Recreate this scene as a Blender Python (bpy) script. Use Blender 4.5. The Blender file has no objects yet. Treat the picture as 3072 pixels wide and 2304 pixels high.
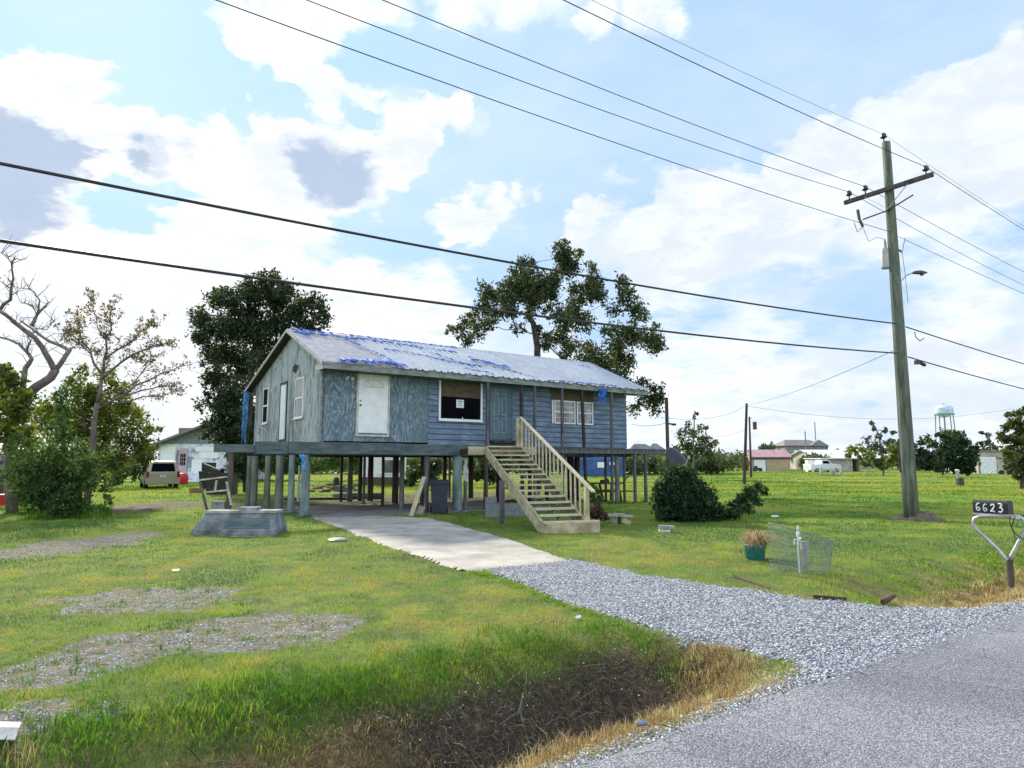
import bpy, math, random
import numpy as np
from mathutils import Vector, Matrix
random.seed(7)
rng = np.random.default_rng(7)
scene = bpy.context.scene
col = scene.collection

# ---------------------------------------------------------------- camera
FPX = 2000.0                      # focal length in pixels of the 3072 px wide photograph
PITCH = math.atan(233 / 2000)
EYE = 1.65
cam_d = bpy.data.cameras.new('camera')
cam_d.sensor_width = 36
cam_d.lens = 36 * FPX / 3072
cam_d.clip_start = 0.05
cam_d.clip_end = 5000
cam = bpy.data.objects.new('camera', cam_d)
cam.location = (0, 0, EYE)
cam.rotation_euler = (math.pi / 2 + PITCH, 0, 0)
col.objects.link(cam)
scene.camera = cam


def ray(px, py):
    x = (px - 1536) / FPX
    y = (1152 - py) / FPX
    return Vector((x, math.cos(PITCH) - y * math.sin(PITCH), math.sin(PITCH) + y * math.cos(PITCH)))


def G(px, py, z=0.0):             # point on the ground seen at that pixel
    d = ray(px, py)
    t = (z - EYE) / d.z
    return Vector((d.x * t, d.y * t, z))


def P(px, py, Y):                 # point at distance Y seen at that pixel
    d = ray(px, py)
    t = Y / d.y
    return Vector((d.x * t, Y, EYE + d.z * t))


# ---------------------------------------------------------------- light
SUN_AZ, SUN_EL = math.radians(-33), math.radians(31)   # azimuth from +Y, negative is left
sd = Vector((math.sin(SUN_AZ) * math.cos(SUN_EL), math.cos(SUN_AZ) * math.cos(SUN_EL), math.sin(SUN_EL)))
sl = bpy.data.lights.new('sun', 'SUN')
sl.energy = 2.9
sl.angle = math.radians(5.0)
sl.color = (1.0, 0.9, 0.74)
so = bpy.data.objects.new('sun', sl)
so.rotation_euler = sd.to_track_quat('Z', 'Y').to_euler()
so.location = (0, 0, 30)
col.objects.link(so)

scene.view_settings.view_transform = 'Standard'
scene.view_settings.look = 'None'
scene.view_settings.gamma = 1
scene.view_settings.exposure = 1.27

world = bpy.data.worlds.new('World')
scene.world = world
world.use_nodes = True
world.cycles.sampling_method = 'MANUAL'
world.cycles.sample_map_resolution = 512
wn, wl = world.node_tree.nodes, world.node_tree.links
wn.clear()


def nd(t, **kw):
    n = wn.new(t)
    for k, v in kw.items():
        setattr(n, k, v)
    return n


def wmath(op, a, b=None, c=None, clamp=False):
    n = nd('ShaderNodeMath', operation=op)
    n.use_clamp = clamp
    for i, v in enumerate((a, b, c)):
        if v is None:
            continue
        if isinstance(v, (int, float)):
            n.inputs[i].default_value = v
        else:
            wl.new(v, n.inputs[i])
    return n.outputs[0]


def wmix(f, a, b):
    n = nd('ShaderNodeMix', data_type='RGBA')
    for s, v in ((n.inputs[0], f), (n.inputs[6], a), (n.inputs[7], b)):
        if isinstance(v, (int, float)):
            s.default_value = v
        elif isinstance(v, tuple):
            s.default_value = (*v, 1)
        else:
            wl.new(v, s)
    return n.outputs[2]


tc = nd('ShaderNodeTexCoord')
DIR = tc.outputs['Generated']
sep = nd('ShaderNodeSeparateXYZ')
wl.new(DIR, sep.inputs[0])
sky = nd('ShaderNodeTexSky', sky_type='NISHITA')
sky.sun_disc = False
sky.sun_elevation = SUN_EL
sky.sun_rotation = SUN_AZ
sky.air_density = 1.0
sky.dust_density = 1.5
sky.ozone_density = 1.5
# cloud layer: direction projected on a flat layer overhead, so clouds flatten to the horizon
den = wmath('ADD', wmath('MAXIMUM', sep.outputs['Z'], 0.0), 0.22)
cmb = nd('ShaderNodeCombineXYZ')
wl.new(wmath('DIVIDE', sep.outputs['X'], den), cmb.inputs[0])
wl.new(wmath('DIVIDE', sep.outputs['Y'], den), cmb.inputs[1])
wl.new(wmath('MULTIPLY', sep.outputs['Z'], 1.2), cmb.inputs[2])


def wnoise(scale, detail, rough, off, dist=0.0):
    m = nd('ShaderNodeMapping')
    m.inputs['Location'].default_value = off
    wl.new(cmb.outputs[0], m.inputs['Vector'])
    n = nd('ShaderNodeTexNoise')
    wl.new(m.outputs[0], n.inputs['Vector'])
    n.inputs['Scale'].default_value = scale
    n.inputs['Detail'].default_value = detail
    n.inputs['Roughness'].default_value = rough
    n.inputs['Distortion'].default_value = dist
    return n.outputs['Fac']


warp = nd('ShaderNodeTexNoise')
wl.new(cmb.outputs[0], warp.inputs['Vector'])
warp.inputs['Scale'].default_value = 3.2
warp.inputs['Detail'].default_value = 7
warp.inputs['Roughness'].default_value = .62
w1 = nd('ShaderNodeVectorMath', operation='SUBTRACT')
wl.new(warp.outputs['Color'], w1.inputs[0])
w1.inputs[1].default_value = (.5, .5, .5)
w2 = nd('ShaderNodeVectorMath', operation='SCALE')
wl.new(w1.outputs[0], w2.inputs[0])
w2.inputs['Scale'].default_value = .17
w3 = nd('ShaderNodeVectorMath', operation='ADD')
wl.new(w2.outputs[0], w3.inputs[0])
wl.new(DIR, w3.inputs[1])
w4 = nd('ShaderNodeVectorMath', operation='NORMALIZE')
wl.new(w3.outputs[0], w4.inputs[0])
WDIR = w4.outputs[0]


def blobs(lst):
    tot = 0.0
    for (px, py, r, w) in lst:
        c = ray(px, py).normalized()
        d = nd('ShaderNodeVectorMath', operation='DOT_PRODUCT')
        wl.new(WDIR, d.inputs[0])
        d.inputs[1].default_value = c
        m = nd('ShaderNodeMapRange', interpolation_type='SMOOTHSTEP')
        a = r / FPX / (1 + ((px - 1536) ** 2 + (py - 1152) ** 2) / FPX ** 2) ** 0.5
        m.inputs[1].default_value = math.cos(a * 1.45)
        m.inputs[2].default_value = math.cos(a * 0.25)
        m.inputs[3].default_value = 0
        m.inputs[4].default_value = w
        wl.new(d.outputs['Value'], m.inputs[0])
        tot = wmath('ADD', tot, m.outputs[0]) if not isinstance(tot, float) else m.outputs[0]
    return tot


CL = [(60, 230, 110, 1), (160, 220, 90, 1), (250, 235, 60, 1), (30, 300, 90, 1), (60, 480, 170, 1), (120, 560, 130, 1), (60, 640, 100, 1), (170, 450, 90, 1),
      (300, 400, 100, 1), (420, 430, 110, 1), (560, 450, 100, 1), (350, 500, 90, 1), (640, 480, 90, 1), (480, 540, 80, .9), (760, 500, 110, 1), (880, 520, 120, 1), (1000, 500, 120, 1), (1120, 500, 110, 1),
      (1200, 450, 90, 1), (1240, 380, 70, 1), (1300, 340, 70, 1), (1400, 340, 70, 1), (1340, 300, 50, 1), (1180, 300, 50, 1), (1080, 300, 50, 1), (980, 320, 45, 1), (920, 340, 30, .8), (820, 600, 100, 1), (950, 640, 90, 1),
      (700, 600, 90, 1), (1100, 600, 80, 1), (580, 570, 70, .9), (650, 680, 80, .8), (800, 700, 80, .8),
      (680, 60, 80, .9), (780, 40, 80, .9), (900, 60, 90, 1), (1020, 40, 90, .9), (1150, 60, 80, .8), (1260, 90, 50, .6), (760, 135, 60, .9), (690, 120, 40, .8), (860, 150, 50, .8), (950, 200, 60, 1), (900, 230, 45, 1),
      (1010, 240, 40, 1), (1000, 130, 60, .8), (200, 170, 35, .7), (280, 180, 25, .8), (760, 300, 25, .8), (1400, 20, 70, .8), (1560, 10, 70, .8), (1700, 20, 60, .8), (1780, 70, 50, .9), (1850, 20, 80, .8), (1980, 30, 80, .9), (2050, 60, 50, .8),
      (1310, 660, 50, 1), (1370, 640, 60, 1), (1440, 600, 55, 1), (1500, 570, 50, 1), (1570, 545, 45, 1), (1630, 550, 30, .8), (1420, 690, 50, .9), (1520, 650, 35, .6), (1740, 570, 45, 1), (1760, 620, 50, 1), (1855, 522, 32, 1), (1950, 522, 16, 1),
      (3050, 220, 110, 1), (2950, 290, 110, 1), (2850, 320, 100, 1), (2750, 370, 110, 1), (2640, 410, 90, 1), (2520, 440, 100, 1), (2420, 400, 50, 1), (2400, 490, 80, 1), (2330, 510, 50, 1), (2540, 560, 120, 1), (2700, 520, 140, 1),
      (2900, 450, 180, .9), (3050, 420, 160, .9), (2000, 600, 55, 1), (2060, 620, 70, 1), (2150, 620, 80, .9), (2230, 680, 100, .9), (2100, 700, 120, .9), (1960, 680, 60, .8), (1950, 740, 80, .8), (1800, 720, 120, .9), (1680, 700, 70, .9),
      (2000, 800, 150, .7), (2350, 680, 130, .8), (2500, 700, 120, .7), (2700, 680, 120, .6), (2950, 640, 120, .7), (2215, 465, 30, .9), (2200, 520, 28, .9), (2850, 900, 120, .5), (2300, 830, 120, .4), (150, 830, 200, .9), (450, 830, 180, .9), (720, 860, 170, .9), (980, 860, 160, .7), (1250, 850, 150, .6), (200, 1050, 250, .8), (600, 1100, 250, .7), (1200, 1100, 250, .5),
      (350, 260, 110, -.8), (550, 300, 110, -.8), (720, 410, 45, -.8), (880, 330, 60, -.6), (1080, 360, 40, -.8), (600, 180, 120, -.6), (350, 90, 200, -.6), (1120, 410, 26, -.6), (1200, 230, 80, -.6), (420, 620, 80, -.5), (350, 670, 90, -.5),
      (1200, 690, 100, -.6), (1050, 740, 80, -.4), (1500, 420, 200, -.6), (1800, 300, 250, -.6), (2200, 300, 250, -.7), (2600, 180, 200, -.6), (1640, 430, 100, -.5), (1620, 620, 40, -.6), (1900, 620, 40, -.4), (2560, 870, 200, -.3), (2740, 400, 40, -.5)]
GR = [(900, 530, 60, .7), (980, 545, 95, 1), (1070, 560, 80, .9), (60, 560, 170, 1.1), (150, 480, 100, 1), (40, 420, 90, .9), (90, 660, 80, .8), (540, 470, 30, .5), (360, 480, 40, .6), (640, 540, 40, .4), (410, 490, 55, .8), (230, 460, 40, .5),
      (2250, 720, 120, .3), (2900, 560, 120, .25), (2000, 700, 90, .3), (2700, 500, 90, .25)]
n1 = wnoise(2.6, 9, 0.62, (3.1, 1.7, 0.0), 0.35)
n2 = wnoise(7.5, 8, 0.65, (9.3, 4.7, 2.0), 0.2)
n3 = wnoise(1.1, 4, 0.5, (0.3, 5.7, 2.0))
hz = nd('ShaderNodeMapRange', interpolation_type='SMOOTHSTEP')
wl.new(sep.outputs['Z'], hz.inputs[0])
hz.inputs[1].default_value = 0.34
hz.inputs[2].default_value = 0.06
hz.inputs[3].default_value = 0.0
hz.inputs[4].default_value = 0.58
# general cover beside the photograph's frame, its own noise only
cov = wmath('MULTIPLY', wmath('MINIMUM', blobs(CL), 1.2), .58)
# unseen cloud cover added behind the camera, as fill for the house front
bk = nd('ShaderNodeMapRange', interpolation_type='SMOOTHSTEP')
wl.new(sep.outputs['Y'], bk.inputs[0])
bk.inputs[1].default_value = 0.25
bk.inputs[2].default_value = -0.35
BACK = bk.outputs[0]
cov = wmath('ADD', cov, wmath('MULTIPLY', BACK, .45))
cov = wmath('ADD', cov, wmath('MULTIPLY', wmath('SUBTRACT', n1, 0.5), 1.1))
cov = wmath('ADD', cov, wmath('MULTIPLY', wmath('SUBTRACT', n2, 0.5), 0.85))
cov = wmath('ADD', cov, hz.outputs[0])
mr = nd('ShaderNodeMapRange', interpolation_type='SMOOTHSTEP')
wl.new(cov, mr.inputs[0])
mr.inputs[1].default_value = 0.08
mr.inputs[2].default_value = 0.68
CLOUD = mr.outputs[0]
grey = wmath('MULTIPLY', blobs(GR), wmath('ADD', wmath('MULTIPLY', n1, 1.0), wmath('MULTIPLY', n2, 1.1)))
mg = nd('ShaderNodeMapRange', interpolation_type='SMOOTHSTEP')
wl.new(grey, mg.inputs[0])
mg.inputs[1].default_value = 0.06
mg.inputs[2].default_value = 1.5
sund = nd('ShaderNodeVectorMath', operation='DOT_PRODUCT')
wl.new(DIR, sund.inputs[0])
sund.inputs[1].default_value = ray(200, 330).normalized()
glow = nd('ShaderNodeMapRange', interpolation_type='SMOOTHSTEP')
wl.new(sund.outputs['Value'], glow.inputs[0])
glow.inputs[1].default_value = 0.72
glow.inputs[2].default_value = 0.99
SKYS = 0.11
skyc = nd('ShaderNodeMix', data_type='RGBA', blend_type='MULTIPLY')
skyc.inputs[0].default_value = 1
wl.new(sky.outputs[0], skyc.inputs[6])
skyc.inputs[7].default_value = (0.80, 0.92, 1.0, 1)
# thin veil that whitens the blue
veil = wmix(0.95, skyc.outputs[2], (1.70, 2.60, 3.90))
veil = wmix(wmath('MULTIPLY', glow.outputs[0], .40), veil, (2.1, 3.4, 4.15))
cloudcol = wmix(glow.outputs[0], (4.1, 4.3, 4.5), (4.9, 4.8, 4.55))
mm = nd('ShaderNodeMapRange', interpolation_type='SMOOTHSTEP')
wl.new(wmath('ADD', wmath('MULTIPLY', n3, .6), wmath('MULTIPLY', n2, .4)), mm.inputs[0])
mm.inputs[1].default_value = .42
mm.inputs[2].default_value = .62
cloudcol = wmix(wmath('MULTIPLY', mm.outputs[0], wmath('SUBTRACT', 0.85, wmath('MULTIPLY', glow.outputs[0], .35))), cloudcol, (3.0, 3.3, 3.85))
# unseen clouds behind the camera are brightened to fill the shaded front
core = nd('ShaderNodeMapRange', interpolation_type='SMOOTHSTEP')
wl.new(wmath('ADD', cov, wmath('MULTIPLY', wmath('SUBTRACT', n2, .5), 1.4)), core.inputs[0])
core.inputs[1].default_value = .45
core.inputs[2].default_value = 1.05
cloudcol = wmix(wmath('MULTIPLY', core.outputs[0], .60), cloudcol, (3.05, 3.35, 3.85))
cloudcol = wmix(wmath('MULTIPLY', BACK, .85), cloudcol, (6.8, 7.2, 7.8))
cloudcol = wmix(wmath('MULTIPLY', mg.outputs[0], .9), cloudcol, (1.85, 2.3, 3.05))
cir = nd('ShaderNodeMapRange', interpolation_type='SMOOTHSTEP')
wl.new(wmath('ADD', wmath('MULTIPLY', n3, .7), wmath('MULTIPLY', n1, .5)), cir.inputs[0])
cir.inputs[1].default_value = .42
cir.inputs[2].default_value = .85
veil = wmix(wmath('MULTIPLY', cir.outputs[0], .55), veil, (3.3, 3.7, 4.25))
full = wmix(CLOUD, veil, cloudcol)
bg = nd('ShaderNodeBackground')
bg.inputs['Strength'].default_value = SKYS
wl.new(full, bg.inputs['Color'])
wo = nd('ShaderNodeOutputWorld')
wl.new(bg.outputs[0], wo.inputs['Surface'])


# ---------------------------------------------------------------- materials
class NT:
    def __init__(self, name):
        self.m = bpy.data.materials.new(name)
        self.m.use_nodes = True
        self.t = self.m.node_tree
        self.n, self.l = self.t.nodes, self.t.links
        self.b = self.n['Principled BSDF']
        self.tc = self.n.new('ShaderNodeTexCoord')

    def put(self, s, v):
        if isinstance(v, (int, float)):
            s.default_value = v
        elif isinstance(v, tuple):
            s.default_value = (*v, 1) if len(v) == 3 and len(s.default_value) == 4 else v
        else:
            self.l.new(v, s)

    def noise(self, scale, detail=4, rough=0.55, dist=0.0, stretch=(1, 1, 1), off=(0, 0, 0), out='Fac'):
        mp = self.n.new('ShaderNodeMapping')
        mp.inputs['Scale'].default_value = stretch
        mp.inputs['Location'].default_value = off
        self.l.new(self.tc.outputs['Object'], mp.inputs['Vector'])
        t = self.n.new('ShaderNodeTexNoise')
        self.l.new(mp.outputs[0], t.inputs['Vector'])
        t.inputs['Scale'].default_value = scale
        t.inputs['Detail'].default_value = detail
        t.inputs['Roughness'].default_value = rough
        t.inputs['Distortion'].default_value = dist
        return t.outputs[out]

    def voro(self, scale, feature='F1', out='Distance', stretch=(1, 1, 1)):
        mp = self.n.new('ShaderNodeMapping')
        mp.inputs['Scale'].default_value = stretch
        self.l.new(self.tc.outputs['Object'], mp.inputs['Vector'])
        t = self.n.new('ShaderNodeTexVoronoi')
        t.feature = feature
        self.l.new(mp.outputs[0], t.inputs['Vector'])
        t.inputs['Scale'].default_value = scale
        return t.outputs[out]

    def ramp(self, f, stops):
        r = self.n.new('ShaderNodeValToRGB')
        self.l.new(f, r.inputs[0])
        e = r.color_ramp.elements
        while len(e) < len(stops):
            e.new(0.5)
        for i, (p, c) in enumerate(stops):
            e[i].position = p
            e[i].color = (*c, 1) if len(c) == 3 else c
        return r.outputs[0]

    def mr(self, f, a, b, c=0.0, d=1.0):
        r = self.n.new('ShaderNodeMapRange')
        self.l.new(f, r.inputs[0])
        for i, v in enumerate((a, b, c, d)):
            r.inputs[i + 1].default_value = v
        return r.outputs[0]

    def math(self, op, a, b=None):
        r = self.n.new('ShaderNodeMath')
        r.operation = op
        self.put(r.inputs[0], a)
        if b is not None:
            self.put(r.inputs[1], b)
        return r.outputs[0]

    def mix(self, f, a, b, blend='MIX'):
        r = self.n.new('ShaderNodeMix')
        r.data_type = 'RGBA'
        r.blend_type = blend
        self.put(r.inputs[0], f)
        self.put(r.inputs[6], a)
        self.put(r.inputs[7], b)
        return r.outputs[2]

    def attr(self, name):
        a = self.n.new('ShaderNodeAttribute')
        a.attribute_name = name
        return a.outputs['Fac']

    def fin(self, colr, rough=0.8, bump=None, bs=0.3, bd=0.02, metal=0.0, spec=0.5):
        self.put(self.b.inputs['Base Color'], colr)
        self.put(self.b.inputs['Roughness'], rough)
        self.b.inputs['Metallic'].default_value = metal
        self.b.inputs['Specular IOR Level'].default_value = spec
        if bump is not None:
            k = self.n.new('ShaderNodeBump')
            k.inputs['Strength'].default_value = bs
            k.inputs['Distance'].default_value = bd
            self.l.new(bump, k.inputs['Height'])
            self.l.new(k.outputs[0], self.b.inputs['Normal'])
        return self.m


def mottled(name, c1, c2, scale=3, rough=0.8, stretch=(1, 1, 1), bump=0.3, bd=0.01, metal=0.0, fine=6.0, spec=0.4, lo=.35, hi=.65, var=(.72, 1.22)):
    k = NT(name)
    a = k.noise(scale, 6, .6, .3, stretch)
    f = k.noise(scale * fine, 5, .65, 0, stretch, (3, 1, 7))
    c = k.ramp(a, [(lo, c1), (hi, c2)])
    d = k.mr(f, .3, .7, *var)
    c = k.mix(1.0, c, d, 'MULTIPLY')
    return k.fin(c, rough, f, bump, bd, metal, spec)


def leaves(name, stops, trans=0.35, rough=.6):
    k = NT(name)
    c = k.ramp(k.attr('tone'), stops)
    k.fin(c, rough, spec=.25)
    t = k.n.new('ShaderNodeBsdfTranslucent')
    tc2 = k.mix(1.0, c, (1.2, 1.25, .55), 'MULTIPLY')
    k.l.new(tc2, t.inputs['Color'])
    mx = k.n.new('ShaderNodeMixShader')
    mx.inputs[0].default_value = trans
    k.l.new(k.b.outputs[0], mx.inputs[1])
    k.l.new(t.outputs[0], mx.inputs[2])
    k.l.new(mx.outputs[0], k.n['Material Output'].inputs['Surface'])
    return k.m


MAT = {}


def build_materials():
    M = MAT
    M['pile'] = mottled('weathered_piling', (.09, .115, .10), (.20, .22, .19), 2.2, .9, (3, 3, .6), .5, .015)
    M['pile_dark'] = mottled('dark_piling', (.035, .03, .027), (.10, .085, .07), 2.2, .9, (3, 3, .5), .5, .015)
    M['pile_blue'] = mottled('blue_green_piling', (.11, .17, .17), (.24, .31, .31), 2.5, .85, (2, 2, .7), .4, .01)
    M['beam'] = mottled('weathered_beam', (.045, .075, .085), (.12, .155, .16), 2.0, .85, (1.0, 3, 5), .4, .01)
    M['dark_wood'] = mottled('dark_joist_wood', (.02, .018, .017), (.06, .05, .045), 3, .9, (1, 1, 1), .3)
    M['post'] = mottled('porch_post_wood', (.05, .055, .07), (.15, .15, .17), 3, .8, (3, 3, .5), .3)
    M['new_wood'] = mottled('new_treated_wood', (.27, .235, .14), (.50, .445, .30), 4, .75, (1, 1, 1), .25, .005, fine=9)
    M['tread_wood'] = mottled('tread_wood', (.32, .29, .19), (.55, .51, .38), 5, .75, (.6, 3, 3), .25, .005)
    M['grey_plank'] = mottled('grey_plank', (.26, .25, .21), (.5, .48, .42), 4, .85, (1, 1, 1), .4, .008)
    # peeling plywood with wavy grain
    k = NT('blue_plywood')
    g = k.noise(1.35, 6, .62, 3.2, (1.9, 1.9, .42))
    c = k.ramp(g, [(.30, (.07, .12, .16)), (.42, (.09, .15, .20)), (.47, (.30, .38, .43)), (.50, (.10, .16, .20)), (.57, (.075, .125, .16)), (.62, (.32, .40, .45)), (.66, (.11, .17, .22))])
    f = k.noise(22, 5, .65, .2, (1, 1, .25), (4, 2, 1))
    patch = k.noise(.9, 4, .6, .5, (1, 1, 1), (7, 1, 3))
    c = k.mix(k.mr(patch, .42, .68, 0, .8), c, (.095, .145, .18))
    c = k.mix(1, c, k.mr(f, .3, .7, .7, 1.3), 'MULTIPLY')
    M['ply_front'] = k.fin(c, .75, g, .35, .008)
    k = NT('grey_plywood_gable')
    g = k.noise(1.9, 6, .62, 1.8, (1.5, 1.7, .42))
    c = k.ramp(g, [(.28, (.11, .13, .13)), (.42, (.20, .24, .25)), (.50, (.42, .48, .50)), (.57, (.28, .33, .34)), (.66, (.52, .59, .62)), (.74, (.32, .37, .38))])
    st = k.noise(1.2, 5, .6, .4, (1, 1.6, .20), (0, 5, 0))
    c = k.mix(k.mr(st, .52, .66, 0, .75), c, (.12, .11, .085))
    f = k.noise(14, 5, .65, .2, (1, 1, .5), (4, 2, 1))
    c = k.mix(1, c, k.mr(f, .3, .7, .86, 1.14), 'MULTIPLY')
    M['ply_side'] = k.fin(c, .8, g, .12, .004)
    k = NT('blue_lap_siding')
    g = k.noise(1.6, 5, .6, .4, (1, 1, 3))
    c = k.ramp(g, [(.3, (.07, .12, .19)), (.5, (.12, .18, .27)), (.7, (.20, .28, .38))])
    f = k.noise(16, 5, .7, .4, (.5, 1, 3), (2, 4, 1))
    c = k.mix(1, c, k.mr(f, .3, .72, .72, 1.3), 'MULTIPLY')
    ch = k.noise(9, 6, .75, .2, (.6, 1, 2.4), (8, 8, 2))
    c = k.mix(k.mr(ch, .66, .72, 0, .7), c, (.34, .40, .46))
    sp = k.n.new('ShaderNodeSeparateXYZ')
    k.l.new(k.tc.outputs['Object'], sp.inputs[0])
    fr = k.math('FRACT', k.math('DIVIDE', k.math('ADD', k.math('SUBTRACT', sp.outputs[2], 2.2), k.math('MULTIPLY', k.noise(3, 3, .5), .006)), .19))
    gl = k.math('MAXIMUM', k.mr(fr, .05, .13, 1, 0), k.mr(fr, .92, .98, 0, 1))  # shadow lines under the board laps, painted into the siding colour
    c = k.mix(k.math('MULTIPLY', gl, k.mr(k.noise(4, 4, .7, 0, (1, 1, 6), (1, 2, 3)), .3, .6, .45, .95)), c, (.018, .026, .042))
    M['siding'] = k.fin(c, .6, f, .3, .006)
    k = NT('corrugated_metal')
    g = k.noise(.8, 5, .6, .3, (1, .5, 1))
    c = k.ramp(g, [(.3, (.40, .43, .48)), (.7, (.56, .59, .63))])
    f = k.noise(14, 4, .6, .2, (1, .3, .3))
    c = k.mix(1, c, k.mr(f, .3, .7, .85, 1.1), 'MULTIPLY')
    M['metal_roof'] = k.fin(c, k.mr(f, .3, .7, .36, .55), f, .08, .004, .35)
    M['bare_roof'] = mottled('worn_roof_sheathing', (.22, .23, .28), (.36, .365, .41), 6, .85, (1, 1, 1), .5, .01)
    M['fascia'] = mottled('weathered_fascia', (.12, .15, .15), (.30, .33, .32), 3, .8, (1, 4, 4))
    M['rake'] = mottled('pale_rake_board', (.38, .38, .34), (.58, .58, .53), 4, .8)
    M['soffit'] = mottled('stained_soffit', (.05, .06, .06), (.14, .155, .15), 2, .85)
    M['cream'] = mottled('cream_board', (.48, .46, .38), (.62, .6, .52), 4, .8)
    M['tarp'] = mottled('blue_tarp', (.008, .07, .36), (.02, .16, .62), 7, .45, (1, 1, 1), .6, .02)
    M['tarp_pale'] = mottled('sunbleached_blue_tarp', (.03, .17, .45), (.12, .36, .68), 5, .5, (1, 1, 1), .6, .02)
    M['white'] = mottled('aged_white_paint', (.68, .72, .75), (.80, .83, .85), 2.5, .5, (1, 1, 1), .03, var=(.95, 1.04))
    M['door_frame'] = mottled('grimy_cream_frame', (.36, .37, .33), (.55, .56, .52), 5, .7)
    M['blue_door'] = mottled('slate_blue_door', (.065, .12, .165), (.095, .155, .205), 3, .45)
    M['door_trim'] = mottled('pale_door_moulding', (.22, .28, .33), (.32, .39, .44), 6, .6)
    M['tank_grey'] = mottled('dark_stained_concrete', (.06, .075, .085), (.22, .25, .27), 2.6, .9, (1, 1, 1), .5, .012, fine=8)
    M['black'] = mottled('black_plastic', (.012, .013, .016), (.03, .032, .036), 3, .5)
    M['dark_glass'] = mottled('dark_interior_glass', (.002, .002, .005), (.005, .005, .009), 2, .6, spec=.03, bump=0)
    k = NT('window_glass')
    g = k.noise(2.2, 3, .5, .5)
    M['glass'] = k.fin(k.ramp(g, [(.4, (.03, .04, .05)), (.6, (.09, .11, .12))]), .06, g, .05, .01, 0, 1.0)
    M['brown_board'] = mottled('brown_board', (.07, .055, .035), (.12, .10, .065), 4, .85, (1, 1, 3))
    M['curtain'] = mottled('grey_curtain', (.35, .37, .38), (.55, .57, .58), 5, .9)
    M['paper'] = mottled('paper', (.70, .72, .74), (.8, .82, .84), 4, .7, bump=.02)
    M['ink'] = mottled('blue_ink', (.08, .28, .45), (.14, .38, .55), 8, .7)
    M['steel'] = mottled('galvanised_steel', (.32, .34, .35), (.5, .52, .53), 8, .4, metal=.6)
    M['rust'] = mottled('rusty_metal', (.16, .07, .04), (.3, .16, .09), 8, .8)
    M['fixture'] = mottled('lamp_fixture', (.4, .42, .42), (.6, .62, .62), 6, .4)
    M['concrete'] = None
    M['block'] = mottled('concrete_block', (.16, .175, .20), (.25, .27, .30), 14, .9, bump=.4)
    M['old_concrete'] = mottled('old_stained_concrete', (.13, .145, .15), (.40, .41, .40), 2.4, .9, (1, 1, 1), .5, .012, fine=8)
    M['pole'] = mottled('creosoted_pole', (.055, .075, .058), (.17, .195, .15), 2.5, .9, (4, 4, .45), .6, .02)
    M['pole_dark'] = mottled('dark_distant_pole', (.03, .022, .022), (.07, .05, .05), 2.5, .9, (4, 4, .5), .4, .02)
    M['crossarm'] = mottled('crossarm_wood', (.05, .045, .04), (.12, .10, .09), 4, .9, (1, 1, 1), .3)
    M['insul'] = mottled('brown_insulator', (.03, .02, .025), (.07, .05, .055), 6, .3)
    M['wire'] = mottled('black_cable', (.012, .011, .012), (.03, .028, .03), 3, .6, bump=0)
    M['wire_grey'] = mottled('grey_cable', (.05, .055, .06), (.10, .105, .11), 3, .5, bump=0)
    M['grey_can'] = mottled('grey_transformer', (.32, .34, .34), (.42, .44, .44), 3, .5)
    M['bark'] = mottled('tree_bark', (.07, .055, .045), (.17, .14, .115), 5, .95, (1, 1, .35), .7, .03)
    M['bark_dark'] = mottled('dark_oak_bark', (.035, .028, .024), (.10, .08, .065), 5, .95, (1, 1, .35), .7, .03)
    M['bark_grey'] = mottled('grey_dead_bark', (.11, .09, .085), (.24, .20, .18), 6, .95, (1, 1, .5), .6, .02)
    M['oak_leaf'] = leaves('oak_leaves', [(0, (.018, .032, .016)), (.5, (.04, .062, .026)), (.85, (.085, .11, .035)), (1, (.13, .15, .05))], .28)
    M['dark_leaf'] = leaves('dark_leaves', [(0, (.016, .032, .018)), (.6, (.045, .07, .034)), (1, (.11, .14, .06))], .3)
    M['yel_leaf'] = leaves('yellowing_leaves', [(0, (.04, .07, .02)), (.5, (.12, .16, .03)), (1, (.26, .27, .05))], .4)
    M['vine_leaf'] = leaves('vine_leaves', [(0, (.035, .075, .03)), (.6, (.10, .17, .055)), (1, (.23, .31, .09))], .45)
    M['mound_leaf'] = leaves('mound_vine_leaves', [(0, (.012, .034, .016)), (.6, (.032, .072, .03)), (1, (.085, .15, .05))], .25)
    M['hedge_leaf'] = leaves('hedge_leaves', [(0, (.05, .075, .04)), (.6, (.10, .14, .065)), (1, (.17, .21, .09))], .3)
    M['far_leaf'] = leaves('far_tree_leaves', [(0, (.05, .07, .055)), (1, (.13, .17, .10))], .25)
    M['dry_leaf'] = leaves('dry_leaves', [(0, (.10, .075, .05)), (.5, (.2, .15, .09)), (1, (.36, .29, .17))], .3)
    M['brown_bush'] = leaves('brown_dead_vines', [(0, (.03, .02, .015)), (1, (.11, .07, .045))], .15)
    M['grass_blade'] = leaves('lawn_blades', [(0, (.035, .11, .016)), (.35, (.095, .205, .026)), (.65, (.175, .285, .038)), (.85, (.28, .33, .058)), (1, (.37, .33, .10))], .42, .5)
    M['weed_blade'] = leaves('tall_green_weeds', [(0, (.04, .12, .015)), (.6, (.11, .25, .025)), (1, (.28, .36, .06))], .42, .5)
    M['straw_blade'] = leaves('dry_weed_stems', [(0, (.12, .075, .045)), (.35, (.28, .185, .11)), (.7, (.48, .37, .23)), (1, (.62, .56, .34))], .35, .7)
    M['twig'] = leaves('dead_twigs', [(0, (.04, .03, .022)), (.7, (.11, .08, .06)), (1, (.26, .22, .18))], .1, .8)
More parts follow.
